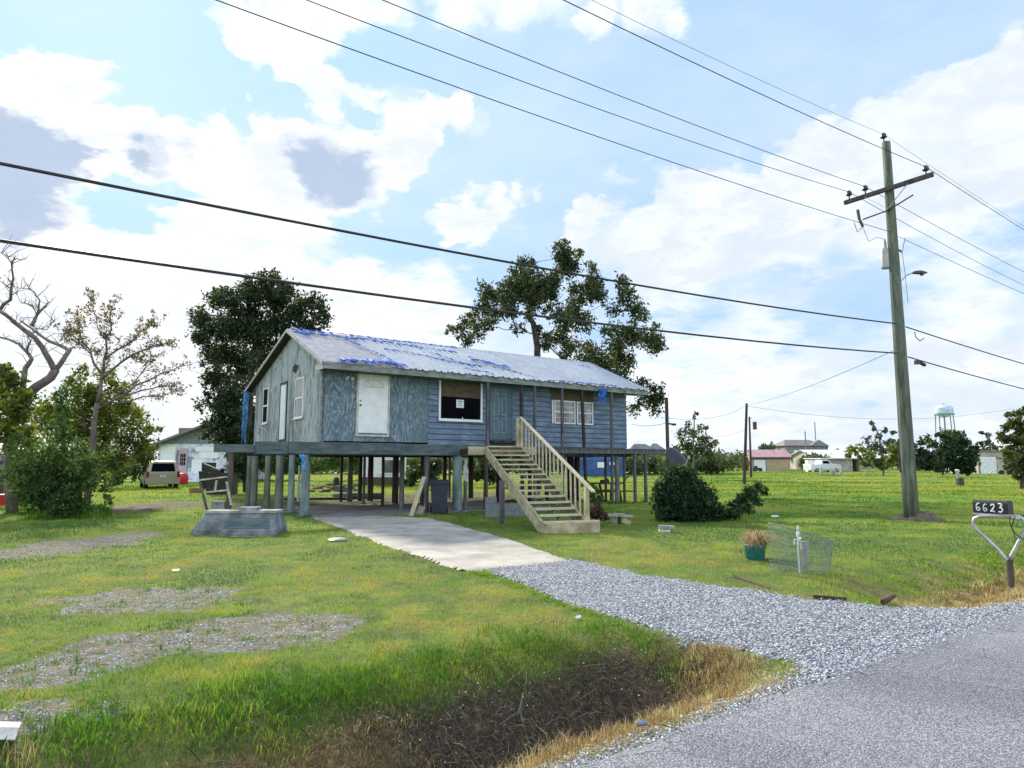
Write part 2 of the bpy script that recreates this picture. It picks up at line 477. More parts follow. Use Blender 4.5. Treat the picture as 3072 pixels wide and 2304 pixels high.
    M['stone'] = leaves('gravel_stones', [(0, (.15, .165, .21)), (.45, (.38, .405, .47)), (1, (.82, .85, .90))], 0.0, .75)
    M['tan_paint'] = mottled('tan_car_paint', (.30, .27, .20), (.37, .34, .26), 2, .35, bump=0, metal=.2)
    M['white_paint'] = mottled('white_car_paint', (.62, .66, .7), (.74, .77, .8), 2, .3, bump=0)
    M['dark_paint'] = mottled('dark_car_paint', (.012, .014, .05), (.03, .03, .08), 2, .3, bump=0)
    M['rubber'] = mottled('tyre_rubber', (.012, .012, .012), (.03, .03, .03), 6, .85)
    M['red'] = mottled('red_plastic', (.42, .012, .02), (.55, .03, .04), 4, .5)
    M['tail_red'] = mottled('tail_lamp', (.14, .01, .012), (.22, .02, .02), 6, .25)
    M['teal'] = mottled('teal_plastic_pot', (.01, .13, .13), (.03, .21, .20), 5, .5)
    M['bin'] = mottled('slate_bin_plastic', (.02, .03, .045), (.035, .05, .07), 4, .5)
    M['tan_siding'] = mottled('tan_metal_siding', (.33, .26, .17), (.42, .34, .24), 1, .6, (1, 1, 6))
    M['red_roof'] = mottled('dusty_red_roof', (.36, .20, .21), (.46, .28, .29), 1, .5)
    M['grey_house'] = mottled('grey_house_wall', (.17, .18, .23), (.23, .24, .29), .6, .8)
    M['grey_roof'] = mottled('brown_grey_roof', (.16, .14, .15), (.23, .2, .21), .6, .8)
    M['white_roof'] = mottled('white_metal_roof', (.60, .64, .68), (.72, .76, .8), 1, .45)
    M['beige_wall'] = mottled('weathered_beige_wall', (.30, .27, .22), (.50, .48, .42), .8, .8)
    M['cottage_wall'] = mottled('peeling_blue_white_wall', (.22, .29, .36), (.62, .68, .76), .9, .8, (1, 1, 1), .3, fine=4, lo=.44, hi=.52)
    M['cottage_gable'] = mottled('mossy_grey_gable', (.13, .16, .17), (.24, .29, .30), 2, .85, (1, 1, 4))
    M['pink_door'] = mottled('faded_pink_door', (.38, .30, .34), (.48, .39, .43), 3, .7)
    M['tank'] = mottled('pale_blue_tank', (.50, .60, .74), (.58, .68, .80), .05, .5, bump=0)
    M['tank_dark'] = mottled('blue_tank_band', (.16, .27, .38), (.2, .32, .44), .05, .5, bump=0)
    M['blue_sheet'] = mottled('deep_blue_sheet', (.02, .06, .20), (.05, .12, .32), 1.2, .6)
    M['mesh_wire'] = mottled('green_mesh_wire', (.14, .2, .17), (.26, .33, .29), 5, .5, metal=.3)
    M['pvc'] = mottled('white_pvc', (.62, .66, .64), (.76, .79, .77), 4, .4)
    M['dirt'] = mottled('dirt_mound', (.07, .055, .04), (.16, .13, .09), 5, .95, bump=.8, bd=.03)
    M['paint_white'] = mottled('hand_painted_white', (.62, .64, .62), (.82, .84, .82), 20, .6)
    M['blue_blanket'] = mottled('blue_rubbish', (.05, .08, .2), (.1, .15, .35), 20, .6)
    # ground
    k = NT('ground_turf')
    big = k.noise(.09, 4, .55, .3, (1, 2.6, 1))
    mid = k.noise(.8, 5, .6, .2, (1, 1, 1), (5, 2, 0))
    fine = k.noise(14, 6, .7, .3, (1, 1, 1), (1, 7, 0))
    c = k.ramp(mid, [(.3, (.075, .16, .024)), (.5, (.12, .21, .032)), (.7, (.19, .26, .045))])
    c = k.mix(k.mr(big, .42, .6, 0, .55), c, (.30, .33, .055))
    c = k.mix(1, c, k.mr(fine, .3, .7, .55, 1.35), 'MULTIPLY')
    soil = k.ramp(k.noise(9, 7, .75, .4, (1, 1, 1), (2, 2, 0)), [(.35, (.07, .055, .035)), (.52, (.17, .14, .085)), (.7, (.3, .26, .17))])
    near = k.attr('near')
    c = k.mix(k.math('MULTIPLY', near, k.mr(k.noise(1.7, 5, .65, .3, (1, 1, 1), (4, 4, 9)), .35, .62, .25, .95)), c, k.mix(.5, soil, (.07, .11, .03)))
    stones = k.voro(34)
    stc = k.voro(34, 'F1', 'Color')
    g2 = k.mix(1, k.ramp(k.mr(stones, 0, .5), [(0, (.80, .81, .86)), (.5, (.50, .51, .56)), (.9, (.20, .20, .22))]), k.mix(.5, stc, (1, 1, 1)), 'MULTIPLY')
    bare = k.attr('bare')
    bm = k.math('ADD', bare, k.math('MULTIPLY', k.math('SUBTRACT', k.noise(3.2, 7, .75, .5), .5), 1.6))
    bm = k.mr(bm, .38, .62)
    c = k.mix(k.math('MULTIPLY', bm, .85), c, k.mix(k.mr(k.noise(5, 5, .7, 0, (1, 1, 1), (3, 3, 3)), .42, .6), soil, g2))
    mudm = k.attr('mud')
    mud = k.ramp(k.noise(16, 8, .8, .5, (1, 1, 1), (6, 3, 0)), [(.33, (.016, .013, .010)), (.5, (.06, .048, .034)), (.62, (.14, .11, .075)), (.74, (.34, .31, .26))])
    c = k.mix(mudm, c, mud)
    drym = k.attr('dry')
    dry = k.ramp(k.noise(11, 7, .75, .5, (1, 1, 1), (1, 9, 0)), [(.35, (.15, .09, .045)), (.55, (.32, .22, .11)), (.72, (.5, .4, .22))])
    c = k.mix(drym, c, dry)
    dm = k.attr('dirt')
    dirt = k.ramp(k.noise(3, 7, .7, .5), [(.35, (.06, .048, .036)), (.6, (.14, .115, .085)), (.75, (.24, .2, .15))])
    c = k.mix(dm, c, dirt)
    M['ground'] = k.fin(c, .95, fine, .9, .03, spec=.1)
    # asphalt
    k = NT('worn_asphalt')
    g = k.voro(95)
    gc = k.voro(95, 'F1', 'Color')
    big = k.noise(.7, 6, .6, .6)
    fine = k.noise(60, 4, .8)
    c = k.ramp(big, [(.3, (.165, .17, .195)), (.7, (.255, .26, .285))])
    c = k.mix(1, c, k.mr(g, .05, .55, 1.35, .6), 'MULTIPLY')
    gb = k.n.new('ShaderNodeRGBToBW')
    k.l.new(gc, gb.inputs[0])
    c = k.mix(.7, c, k.mix(1, c, k.mr(gb.outputs[0], .15, .85, .45, 1.7), 'MULTIPLY'))
    c = k.mix(1, c, k.mr(fine, .3, .7, .5, 1.95), 'MULTIPLY')
    dirt_ = k.noise(.35, 5, .65, .4, (1, 1, 1), (8, 3, 1))
    c = k.mix(k.mr(dirt_, .5, .7, 0, .35), c, (.20, .18, .15))
    cr = k.voro(1.3, 'DISTANCE_TO_EDGE')
    crn = k.math('ADD', cr, k.math('MULTIPLY', k.noise(5, 4, .7), .05))
    c = k.mix(k.mr(crn, .02, .035, .55, 0), c, (.05, .05, .055))
    M['asphalt'] = k.fin(c, .9, g, .8, .008, spec=.3)
    k = NT('blue_grey_gravel')
    g = k.voro(42)
    gc = k.voro(42, 'F1', 'Color')
    g3 = k.voro(90)
    bw = k.n.new('ShaderNodeRGBToBW')
    k.l.new(gc, bw.inputs[0])
    c = k.ramp(bw.outputs[0], [(.2, (.20, .215, .26)), (.5, (.44, .47, .54)), (.8, (.84, .87, .93))])
    c = k.mix(1, c, k.mr(g, .15, .6, 1.15, .25), 'MULTIPLY')
    c = k.mix(k.mr(k.noise(.7, 5, .65, .4), .55, .75, 0, .6), c, (.26, .26, .27))
    M['gravel'] = k.fin(c, .85, k.math('MULTIPLY', g, -1.0), 1.0, .025, spec=.3)
    k = NT('pale_drive_concrete')
    g = k.noise(.7, 6, .6, .5, (1, 1.6, 1))
    f = k.noise(30, 5, .75)
    c = k.ramp(g, [(.3, (.26, .235, .20)), (.5, (.38, .35, .305)), (.7, (.49, .46, .41))])
    st = k.noise(1.5, 6, .7, .4, (1, 1, 1), (4, 4, 4))
    c = k.mix(k.mr(st, .5, .66, 0, .6), c, (.18, .165, .15))
    c = k.mix(1, c, k.mr(f, .3, .7, .75, 1.2), 'MULTIPLY')
    M['concrete'] = k.fin(c, .9, f, .4, .006)
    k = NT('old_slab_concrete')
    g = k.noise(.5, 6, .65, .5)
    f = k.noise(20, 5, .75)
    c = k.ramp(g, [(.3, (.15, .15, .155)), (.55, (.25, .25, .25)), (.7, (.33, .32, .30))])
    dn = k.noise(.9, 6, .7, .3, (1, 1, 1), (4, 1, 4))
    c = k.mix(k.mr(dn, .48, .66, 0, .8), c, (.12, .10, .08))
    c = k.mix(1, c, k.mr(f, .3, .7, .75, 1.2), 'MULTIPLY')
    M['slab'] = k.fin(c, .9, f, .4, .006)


build_materials()


# ---------------------------------------------------------------- mesh helpers
def noise2(x, y, s=1.0, seed=0, octaves=4):
    x = np.asarray(x, float) * s
    y = np.asarray(y, float) * s
    tot = np.zeros_like(x)
    amp, norm = 1.0, 0.0
    for o in range(octaves):
        xi, yi = np.floor(x).astype(np.int64), np.floor(y).astype(np.int64)
        fx, fy = x - xi, y - yi
        fx, fy = fx * fx * (3 - 2 * fx), fy * fy * (3 - 2 * fy)

        def h(a, b):
            n = (a * 374761393 + b * 668265263 + (seed + o) * 1442695041) & 0x7fffffff
            n = ((n ^ (n >> 13)) * 1274126177) & 0x7fffffff
            return ((n ^ (n >> 16)) & 0xffff) / 65535.0
        v = (h(xi, yi) * (1 - fx) + h(xi + 1, yi) * fx) * (1 - fy) + (h(xi, yi + 1) * (1 - fx) + h(xi + 1, yi + 1) * fx) * fy
        tot += amp * v
        norm += amp
        amp *= .5
        x, y = x * 2.03, y * 2.03
    return tot / norm


class MB:
    def __init__(self):
        self.v, self.f = [], []

    def add(self, vs, fs):
        o = len(self.v)
        self.v += [tuple(p) for p in vs]
        self.f += [tuple(i + o for i in q) for q in fs]
        return self

    def box(self, c, s, R=None):
        c = Vector(c)
        pts = []
        for z in (-.5, .5):
            for x, y in ((-.5, -.5), (.5, -.5), (.5, .5), (-.5, .5)):
                p = Vector((x * s[0], y * s[1], z * s[2]))
                if R is not None:
                    p = R @ p
                pts.append(c + p)
        return self.add(pts, [(3, 2, 1, 0), (4, 5, 6, 7), (0, 1, 5, 4), (1, 2, 6, 5), (2, 3, 7, 6), (3, 0, 4, 7)])

    def bb(self, p0, p1):
        p0, p1 = Vector(p0), Vector(p1)
        return self.box((p0 + p1) / 2, [abs(a - b) for a, b in zip(p0, p1)])

    def beam(self, p, q, w, h, up=(0, 0, 1)):
        p, q = Vector(p), Vector(q)
        d = q - p
        L = d.length
        x = d.normalized()
        y = Vector(up).cross(x)
        if y.length < 1e-4:
            y = Vector((0, 1, 0)).cross(x)
        y.normalize()
        z = x.cross(y)
        R = Matrix((x, y, z)).transposed()
        return self.box((p + q) / 2, (L, w, h), R)

    def tube(self, pts, rad, n=6, cap=True):
        pts = [Vector(p) for p in pts]
        if not isinstance(rad, (list, tuple)):
            rad = [rad] * len(pts)
        rings = []
        t0 = (pts[1] - pts[0]).normalized()
        a = t0.orthogonal().normalized()
        for i, p in enumerate(pts):
            t = (pts[min(i + 1, len(pts) - 1)] - pts[max(i - 1, 0)]).normalized()
            a = (a - t * a.dot(t))
            a = a.normalized() if a.length > 1e-5 else t.orthogonal().normalized()
            b = t.cross(a)
            rings.append([p + (a * math.cos(2 * math.pi * k / n) + b * math.sin(2 * math.pi * k / n)) * rad[i] for k in range(n)])
        vs = [v for r in rings for v in r]
        fs = []
        for i in range(len(pts) - 1):
            for k in range(n):
                fs.append((i * n + k, i * n + (k + 1) % n, (i + 1) * n + (k + 1) % n, (i + 1) * n + k))
        if cap:
            fs.append(tuple(reversed(range(n))))
            fs.append(tuple(range((len(pts) - 1) * n, len(pts) * n)))
        return self.add(vs, fs)

    def lathe(self, prof, c=(0, 0, 0), n=16, R=None):
        c = Vector(c)
        vs, fs = [], []
        for (r, z) in prof:
            for k in range(n):
                p = Vector((r * math.cos(2 * math.pi * k / n), r * math.sin(2 * math.pi * k / n), z))
                if R is not None:
                    p = R @ p
                vs.append(c + p)
        for i in range(len(prof) - 1):
            for k in range(n):
                fs.append((i * n + k, i * n + (k + 1) % n, (i + 1) * n + (k + 1) % n, (i + 1) * n + k))
        fs.append(tuple(reversed(range(n))))
        fs.append(tuple(range((len(prof) - 1) * n, len(prof) * n)))
        return self.add(vs, fs)

    def loft(self, rings, cap=True):
        n = len(rings[0])
        vs = [v for r in rings for v in r]
        fs = []
        for i in range(len(rings) - 1):
            for k in range(n):
                fs.append((i * n + k, i * n + (k + 1) % n, (i + 1) * n + (k + 1) % n, (i + 1) * n + k))
        if cap:
            fs.append(tuple(reversed(range(n))))
            fs.append(tuple(range((len(rings) - 1) * n, len(rings) * n)))
        return self.add(vs, fs)

    def prism(self, poly, z0, z1):
        n = len(poly)
        vs = [(p[0], p[1], z0) for p in poly] + [(p[0], p[1], z1) for p in poly]
        fs = [tuple(reversed(range(n))), tuple(range(n, 2 * n))] + [(k, (k + 1) % n, n + (k + 1) % n, n + k) for k in range(n)]
        return self.add(vs, fs)

    def panel(self, quad, th):      # thin slab from four corners, thickness th along its normal
        q = [Vector(p) for p in quad]
        n = (q[1] - q[0]).cross(q[3] - q[0]).normalized() * th
        vs = q + [p + n for p in q]
        return self.add(vs, [(3, 2, 1, 0), (4, 5, 6, 7), (0, 1, 5, 4), (1, 2, 6, 5), (2, 3, 7, 6), (3, 0, 4, 7)])


def mesh_np(name, V, faces_idx, sizes, mat, tone=None, smooth=False):
    me = bpy.data.meshes.new(name)
    V = np.asarray(V, np.float32)
    me.vertices.add(len(V))
    me.vertices.foreach_set('co', V.ravel())
    faces_idx = np.asarray(faces_idx, np.int32)
    sizes = np.asarray(sizes, np.int32)
    me.loops.add(len(faces_idx))
    me.loops.foreach_set('vertex_index', faces_idx)
    me.polygons.add(len(sizes))
    st = np.concatenate(([0], np.cumsum(sizes)[:-1])).astype(np.int32)
    me.polygons.foreach_set('loop_start', st)
    if smooth:
        me.polygons.foreach_set('use_smooth', np.ones(len(sizes), bool))
    me.update(calc_edges=True)
    me.validate()
    if tone is not None:
        for nm, arr in (tone.items() if isinstance(tone, dict) else (('tone', tone),)):
            a = me.attributes.new(nm, 'FLOAT', 'POINT')
            a.data.foreach_set('value', np.asarray(arr, np.float32))
    me.materials.append(mat)
    return me


def props(o, label=None, cat=None, group=None, kind=None):
    if label:
        o['label'] = label
    if cat:
        o['category'] = cat
    if group:
        o['group'] = group
    if kind:
        o['kind'] = kind
    return o


def link(name, me, parent=None, loc=None):
    o = bpy.data.objects.new(name, me)
    col.objects.link(o)
    if parent is not None:
        o.parent = parent
    if loc is not None:
        o.location = loc
    return o


def thing(name, label, cat, loc=(0, 0, 0), rotz=0.0, group=None):
    o = bpy.data.objects.new(name, None)
    o.empty_display_size = .3
    col.objects.link(o)
    o.location = loc
    o.rotation_euler = (0, 0, rotz)
    return props(o, label, cat, group)


def inv_of(root):
    R = Matrix.Rotation(root.rotation_euler[2], 4, 'Z')
    return (Matrix.Translation(root.location) @ R).inverted()


def part(name, mb, mat, parent, label=None, world=False, smooth=False):
    m = MAT[mat] if isinstance(mat, str) else mat
    v = mb.v
    if world:
        r = parent
        while r.parent is not None:
            r = r.parent
        M = inv_of(r)
        v = [tuple(M @ Vector(p)) for p in v]
    me = bpy.data.meshes.new(name)
    me.from_pydata(v, [], mb.f)
    me.validate()
    me.update()
    if smooth:
        me.polygons.foreach_set('use_smooth', [True] * len(me.polygons))
    me.materials.append(m)
    o = link(name, me, parent)
    if label:
        o['label'] = label
    return o


def solo(name, mb, mat, label, cat, loc=(0, 0, 0), rotz=0, group=None, smooth=False):
    o = part(name, mb, mat, None, None, False, smooth)
    o.location = loc
    o.rotation_euler = (0, 0, rotz)
    return props(o, label, cat, group)


def copy_tree(o, parent=None):
    c = o.copy()
    col.objects.link(c)
    c.parent = parent
    for ch in list(o.children):
        copy_tree(ch, c)
    return c


# ---------------------------------------------------------------- the lie of the land
HU = Vector((0.8109, 0.5852, 0))   # along the road and the long side of the house
HV = Vector((-0.5852, 0.8109, 0))  # away from the road
HROT = math.atan2(HU.y, HU.x)
ROAD_B = 2.94


def smooth(a, b, x):
    t = np.clip((x - a) / (b - a), 0, 1)
    return t * t * (3 - 2 * t)


def ab(x, y):
    return x * HU.x + y * HU.y, x * HV.x + y * HV.y


def ditch_amt(x, y):
    a, b = ab(x, y)
    w = noise2(a, b * 0, .7, 5) - .5
    left = (1 - smooth(4.3, 5.3, a + w))
    right = smooth(8.2, 9.4, a)
    c = 3.92 + .2 * w
    wid = np.where(b > c, 1.0 + .25 * w, .62)
    prof = np.exp(-(((b - c) / wid) ** 2) * 1.6)
    return prof * left, prof * right


def height(x, y):
    x = np.asarray(x, float)
    y = np.asarray(y, float)
    l, r = ditch_amt(x, y)
    a, b = ab(x, y)
    h = -.62 * l - .28 * r
    lump = (noise2(x, y, .9, 3) - .5) * .07
    lump2 = (noise2(x, y, .12, 9) - .5) * .16
    yard = smooth(3.6, 6.5, b)
    h = h + lump * smooth(3.0, 4.2, b) * .8 + lump2 * smooth(25, 60, np.hypot(x, y)) * 2.2
    h = h - .03 * (1 - smooth(2.6, 3.1, b))
    h = h + (noise2(x, y, 3.2, 4) - .5) * .035 * smooth(3.0, 3.3, b)
    return h


def hz_at(x, y):
    return float(height(np.array([x]), np.array([y]))[0])


def poly_sd(px_, py_, poly):      # signed distance, positive inside
    x, y = np.asarray(px_, float), np.asarray(py_, float)
    d = np.full(x.shape, 1e9)
    ins = np.zeros(x.shape, bool)
    n = len(poly)
    for i in range(n):
        x0, y0 = poly[i][0], poly[i][1]
        x1, y1 = poly[(i + 1) % n][0], poly[(i + 1) % n][1]
        ex, ey = x1 - x0, y1 - y0
        t = np.clip(((x - x0) * ex + (y - y0) * ey) / (ex * ex + ey * ey + 1e-12), 0, 1)
        d = np.minimum(d, np.hypot(x - x0 - t * ex, y - y0 - t * ey))
        c = (y0 > y) != (y1 > y)
        with np.errstate(divide='ignore', invalid='ignore'):
            xi = (x1 - x0) * (y - y0) / (y1 - y0 + 1e-30) + x0
        ins ^= c & (x < xi)
    return np.where(ins, d, -d)


def gpoly(pts):
    return [tuple(G(*p)[:2]) for p in pts]


GRAVEL = gpoly([(1370, 1700), (1480, 1722), (1660, 1795), (1800, 1838), (1940, 1890), (2030, 1945), (2200, 1965), (2350, 1985), (2420, 2010),
                (2330, 2055), (2200, 2110), (2600, 2010), (2900, 1915), (3072, 1850), (3300, 1790), (3300, 1760), (3072, 1800), (2900, 1812), (2650, 1815),
                (2420, 1797), (2200, 1765), (1990, 1735), (1716, 1678)])
DRIVE = gpoly([(925, 1553), (1000, 1578), (1120, 1625), (1260, 1672), (1380, 1714), (1550, 1706), (1716, 1683), (1600, 1645), (1480, 1606), (1355, 1570), (1290, 1556), (1150, 1552)])
C0 = Vector((-5.779, 20.2, 0))     # house corner nearest the camera


def L2W(x, y, z=0.0):
    p = C0 + HU * x + HV * y
    return Vector((p.x, p.y, z))


SLAB = [tuple(L2W(*p)[:2]) for p in ((-.4, -.65), (6.2, -.9), (6.3, -2.1), (8.4, -2.2), (8.6, 4.0), (12.6, 4.2), (12.6, 7.6), (-.3, 7.6))]
BARE = [(430, 1800, 300, 36), (850, 1880, 230, 50), (600, 1925, 260, 42), (330, 1960, 240, 50), (120, 2030, 200, 50), (90, 2140, 120, 60), (300, 2125, 90, 25), (260, 1632, 170, 34), (1020, 1880, 90, 40),
        (620, 2290, 240, 40), (420, 1520, 90, 16)]


def zones(x, y):
    """how bare, dry, muddy or dirty the ground is at x, y"""
    a, b = ab(x, y)
    r = np.hypot(x, y)
    # photo pixel of each ground point, only to read the patch outlines into real places
    bare = np.zeros_like(x)
    for (px, py, rx, ry) in BARE:
        c = G(px, py)
        e1 = (G(px + rx, py) - c).length
        e2 = (G(px, py - ry) - c).length
        d = np.hypot((x - c.x) / e1, (y - c.y) / e2) + (noise2(x, y, 1.6, 61) - .5) * 1.3
        bare = np.maximum(bare, 1 - smooth(.5, 1.15, d))
    edge = smooth(2.7, 2.95, b) * (1 - smooth(3.05, 3.3, b))
    bare = np.maximum(bare, edge * .9)
    w = noise2(x, y, 1.3, 21) - .5
    l, rr = ditch_amt(x, y)
    mud = smooth(.06, .22, l + w * .15) * smooth(3.5, 3.8, b + w * .3) * (1 - smooth(4.72, 4.98, b + w * .4))
    mud = mud * smooth(1.5, 2.3, a + 1.2 * w)
    dry = smooth(3.0, 3.15, b) * (1 - smooth(3.75, 4.3, b + w)) * np.maximum(1 - smooth(4.2, 5.2, a), smooth(8.0, 9.0, a))
    dryr = smooth(8.2, 9.0, a) * (1 - smooth(4.3, 5.0, b + w)) * smooth(3.1, 3.4, b)
    dry = np.maximum(dry, dryr * .9) * (1 - mud)
    dryl = (1 - smooth(1.6, 2.3, a + w)) * smooth(.22, .5, l + w * .5)
    dry = np.maximum(dry, dryl)
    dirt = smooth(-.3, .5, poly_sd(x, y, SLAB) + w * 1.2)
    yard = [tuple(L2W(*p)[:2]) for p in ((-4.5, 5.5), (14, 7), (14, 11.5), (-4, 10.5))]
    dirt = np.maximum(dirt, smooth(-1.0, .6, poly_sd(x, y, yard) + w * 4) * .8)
    return bare, dry, mud, dirt


# ---------------------------------------------------------------- ground sheet
def build_ground():
    NR, NA = 330, 620
    rad = np.concatenate(([0.0], .8 * (1600 / .8) ** (np.arange(NR) / (NR - 1))))
    # finer steps in front of the camera (+Y)
    u_ = np.linspace(-1, 1, NA + 1)[:-1]
    ang = math.pi * (0.35 * u_ + 0.65 * u_ ** 3)
    R, A = np.meshgrid(rad[1:], ang, indexing='ij')
    X, Y = R * np.sin(A), R * np.cos(A)
    x = np.concatenate(([0.0], X.ravel()))
    y = np.concatenate(([0.0], Y.ravel()))
    z = height(x, y)
    V = np.stack([x, y, z], 1)
    i = np.arange(NR - 1)[:, None] * NA
    k = np.arange(NA)[None, :]
    k2 = (k + 1) % NA
    q = np.stack([1 + i + k, 1 + i + NA + k, 1 + i + NA + k2, 1 + i + k2], -1).reshape(-1, 4)
    q = q[:, ::-1]
    t = np.stack([np.zeros(NA, int), 1 + (np.arange(NA) + 1) % NA, 1 + np.arange(NA)], 1)[:, ::-1]
    idx = np.concatenate([q.ravel(), t.ravel()])
    sizes = np.concatenate([np.full(len(q), 4), np.full(NA, 3)])
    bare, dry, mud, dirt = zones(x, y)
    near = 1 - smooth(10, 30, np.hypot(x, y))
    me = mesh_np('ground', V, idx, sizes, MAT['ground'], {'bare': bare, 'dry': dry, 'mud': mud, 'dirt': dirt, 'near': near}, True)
    if me.polygons[0].normal.z < 0:
        me.flip_normals()
    o = link('ground', me)
    props(o, kind='structure')


def sheet(name, mat, inside, x0, x1, y0, y1, step, lift, frame=False, flat=None):
    """a ragged-edged sheet lying on the ground where inside(x, y) holds; frame: grid runs along the road"""
    us = np.arange(x0, x1, step)
    vs = np.arange(y0, y1, step)
    A_, B_ = np.meshgrid(us, vs, indexing='ij')
    if frame:
        X, Y = A_ * HU.x + B_ * HV.x, A_ * HU.y + B_ * HV.y
    else:
        X, Y = A_, B_
    sdv = inside(X, Y)
    # pull border vertices onto the outline
    gx, gy = np.gradient(sdv, step)
    if frame:
        dx, dy = gx * HU.x + gy * HV.x, gx * HU.y + gy * HV.y
    else:
        dx, dy = gx, gy
    g2 = np.maximum(dx * dx + dy * dy, .3)
    nearb = np.abs(sdv) < step * .75
    X = np.where(nearb, X - dx / g2 * sdv, X)
    Y = np.where(nearb, Y - dy / g2 * sdv, Y)
    ins = (sdv > -step * .3)
    cell = ins[:-1, :-1] & ins[1:, :-1] & ins[:-1, 1:] & ins[1:, 1:]
    if flat is None:
        Z = height(X.ravel(), Y.ravel()).reshape(X.shape) + lift
        Z = np.where(sdv < step * .8, Z - lift * .9, Z)
    else:
        Z = np.full(X.shape, flat)
    n = len(vs)
    I, K = np.nonzero(cell)
    q = np.stack([I * n + K, (I + 1) * n + K, (I + 1) * n + K + 1, I * n + K + 1], 1)
    used, inv = np.unique(q.ravel(), return_inverse=True)
    V = np.stack([X.ravel()[used], Y.ravel()[used], Z.ravel()[used]], 1)
    me = mesh_np(name, V, inv, np.full(len(q), 4), MAT[mat], None, True)
    if len(me.polygons) and me.polygons[0].normal.z < 0:
        me.flip_normals()
    o = link(name, me)
    props(o, kind='structure')
    return o


def road_sd(x, y):
    a, b = ab(x, y)
    e = ROAD_B + (noise2(a, 0 * a, 1.6, 2) - .5) * .10 + (noise2(a, 0 * a, 9, 8) - .5) * .05
    return np.minimum(e - b, b + 3.6)


def gravel_sd(x, y):
    return poly_sd(x, y, GRAVEL) + (noise2(x, y, 1.5, 12) - .5) * .35 + (noise2(x, y, 8, 13) - .5) * .14


def drive_sd(x, y):
    return poly_sd(x, y, DRIVE) + (noise2(x, y, 2.5, 15) - .5) * .12


def slab_sd(x, y):
    s = np.minimum(poly_sd(x, y, SLAB), 50)
    a = (x - C0.x) * HV.x + (y - C0.y) * HV.y
    return np.minimum(s, 4.6 + (noise2(x, y, 1.2, 5) - .5) * 1.2 - a) + (noise2(x, y, 2.5, 16) - .5) * .1


def build_surfaces():
    sheet('road', 'asphalt', road_sd, -14, 16, -3.8, 3.2, .07, .03, True)
    fr = MB()      # the road goes on beyond the fine sheet
    for s, e in ((-160, -14), (15.9, 160)):
        p = [HU * s + HV * -3.6, HU * e + HV * -3.6, HU * e + HV * 2.92, HU * s + HV * 2.92]
        fr.add([(q.x, q.y, -.004) for q in p], [(0, 1, 2, 3)])
    o = part('road', fr, 'asphalt', None)
    props(o, kind='structure')
    sheet('gravel_driveway', 'gravel', gravel_sd, -1.5, 9, 2, 12.5, .06, .016)
    sheet('concrete_driveway', 'concrete', drive_sd, -7, 2, 9.5, 22, .08, .03)
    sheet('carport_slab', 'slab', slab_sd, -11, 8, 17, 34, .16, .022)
    sheet('dirt_road', 'beige_wall', lambda x, y: np.minimum(3.2 - np.abs(y - 100 - .05 * (x - 10)), 26 - np.abs(x + 2)), -30, 30, 92, 108, .8, .06)


# ---------------------------------------------------------------- blades of grass
def blades(name, mat, x, y, h, w, lean, tone, kind_label, segs=1, azim=None, z0=None):
    n = len(x)
    z = (height(x, y) if z0 is None else z0) - .01
    az = rng.uniform(0, 2 * math.pi, n) if azim is None else azim
    la = rng.uniform(0, 2 * math.pi, n)
    ln = lean * rng.uniform(.3, 1.0, n) * h
    cx, cy = np.cos(az) * w / 2, np.sin(az) * w / 2
    tx, ty = x + np.cos(la) * ln, y + np.sin(la) * ln
    if segs == 1:
        V = np.empty((n, 3, 3))
        V[:, 0] = np.stack([x - cx, y - cy, z], 1)
        V[:, 1] = np.stack([x + cx, y + cy, z], 1)
        V[:, 2] = np.stack([tx, ty, z + h * np.sqrt(np.maximum(1 - (ln / h) ** 2, .1))], 1)
        idx = np.arange(n * 3)
        sizes = np.full(n, 3)
        tn = np.repeat(tone, 3)
    else:
        V = np.empty((n, 5, 3))
        V[:, 0] = np.stack([x - cx, y - cy, z], 1)
        V[:, 1] = np.stack([x + cx, y + cy, z], 1)
        mx, my, mz = x + np.cos(la) * ln * .3, y + np.sin(la) * ln * .3, z + h * .62
        V[:, 2] = np.stack([mx + cx * .8, my + cy * .8, mz], 1)
        V[:, 3] = np.stack([mx - cx * .8, my - cy * .8, mz], 1)
        V[:, 4] = np.stack([tx, ty, z + h * np.sqrt(np.maximum(1 - (ln / h) ** 2, .08))], 1)
        b = (np.arange(n) * 5)[:, None]
        idx = np.concatenate([b + 0, b + 1, b + 2, b + 3, b + 3, b + 2, b + 4], 1).ravel()
        sizes = np.tile([4, 3], n)
        tn = np.repeat(tone, 5)
    me = mesh_np(name, V.reshape(-1, 3), idx, sizes, MAT[mat], tn)
    o = link(name, me)
    props(o, kind_label, 'grass', kind='stuff')
    return o


def scatter_polar(n, r0, r1, half=math.radians(52), power=0.0):
    # density per ground area falls off with distance
    u = rng.uniform(0, 1, n)
    if power == 0:
        r = r0 * (r1 / r0) ** u
    else:
        r = (r0 ** power + u * (r1 ** power - r0 ** power)) ** (1 / power)
    a = rng.uniform(-half, half, n)
    return r * np.sin(a), r * np.cos(a)


HOUSE_BOX = [tuple(L2W(*p)[:2]) for p in ((-.4, -.3), (12.9, -.3), (12.9, 7.4), (-.4, 7.4))]


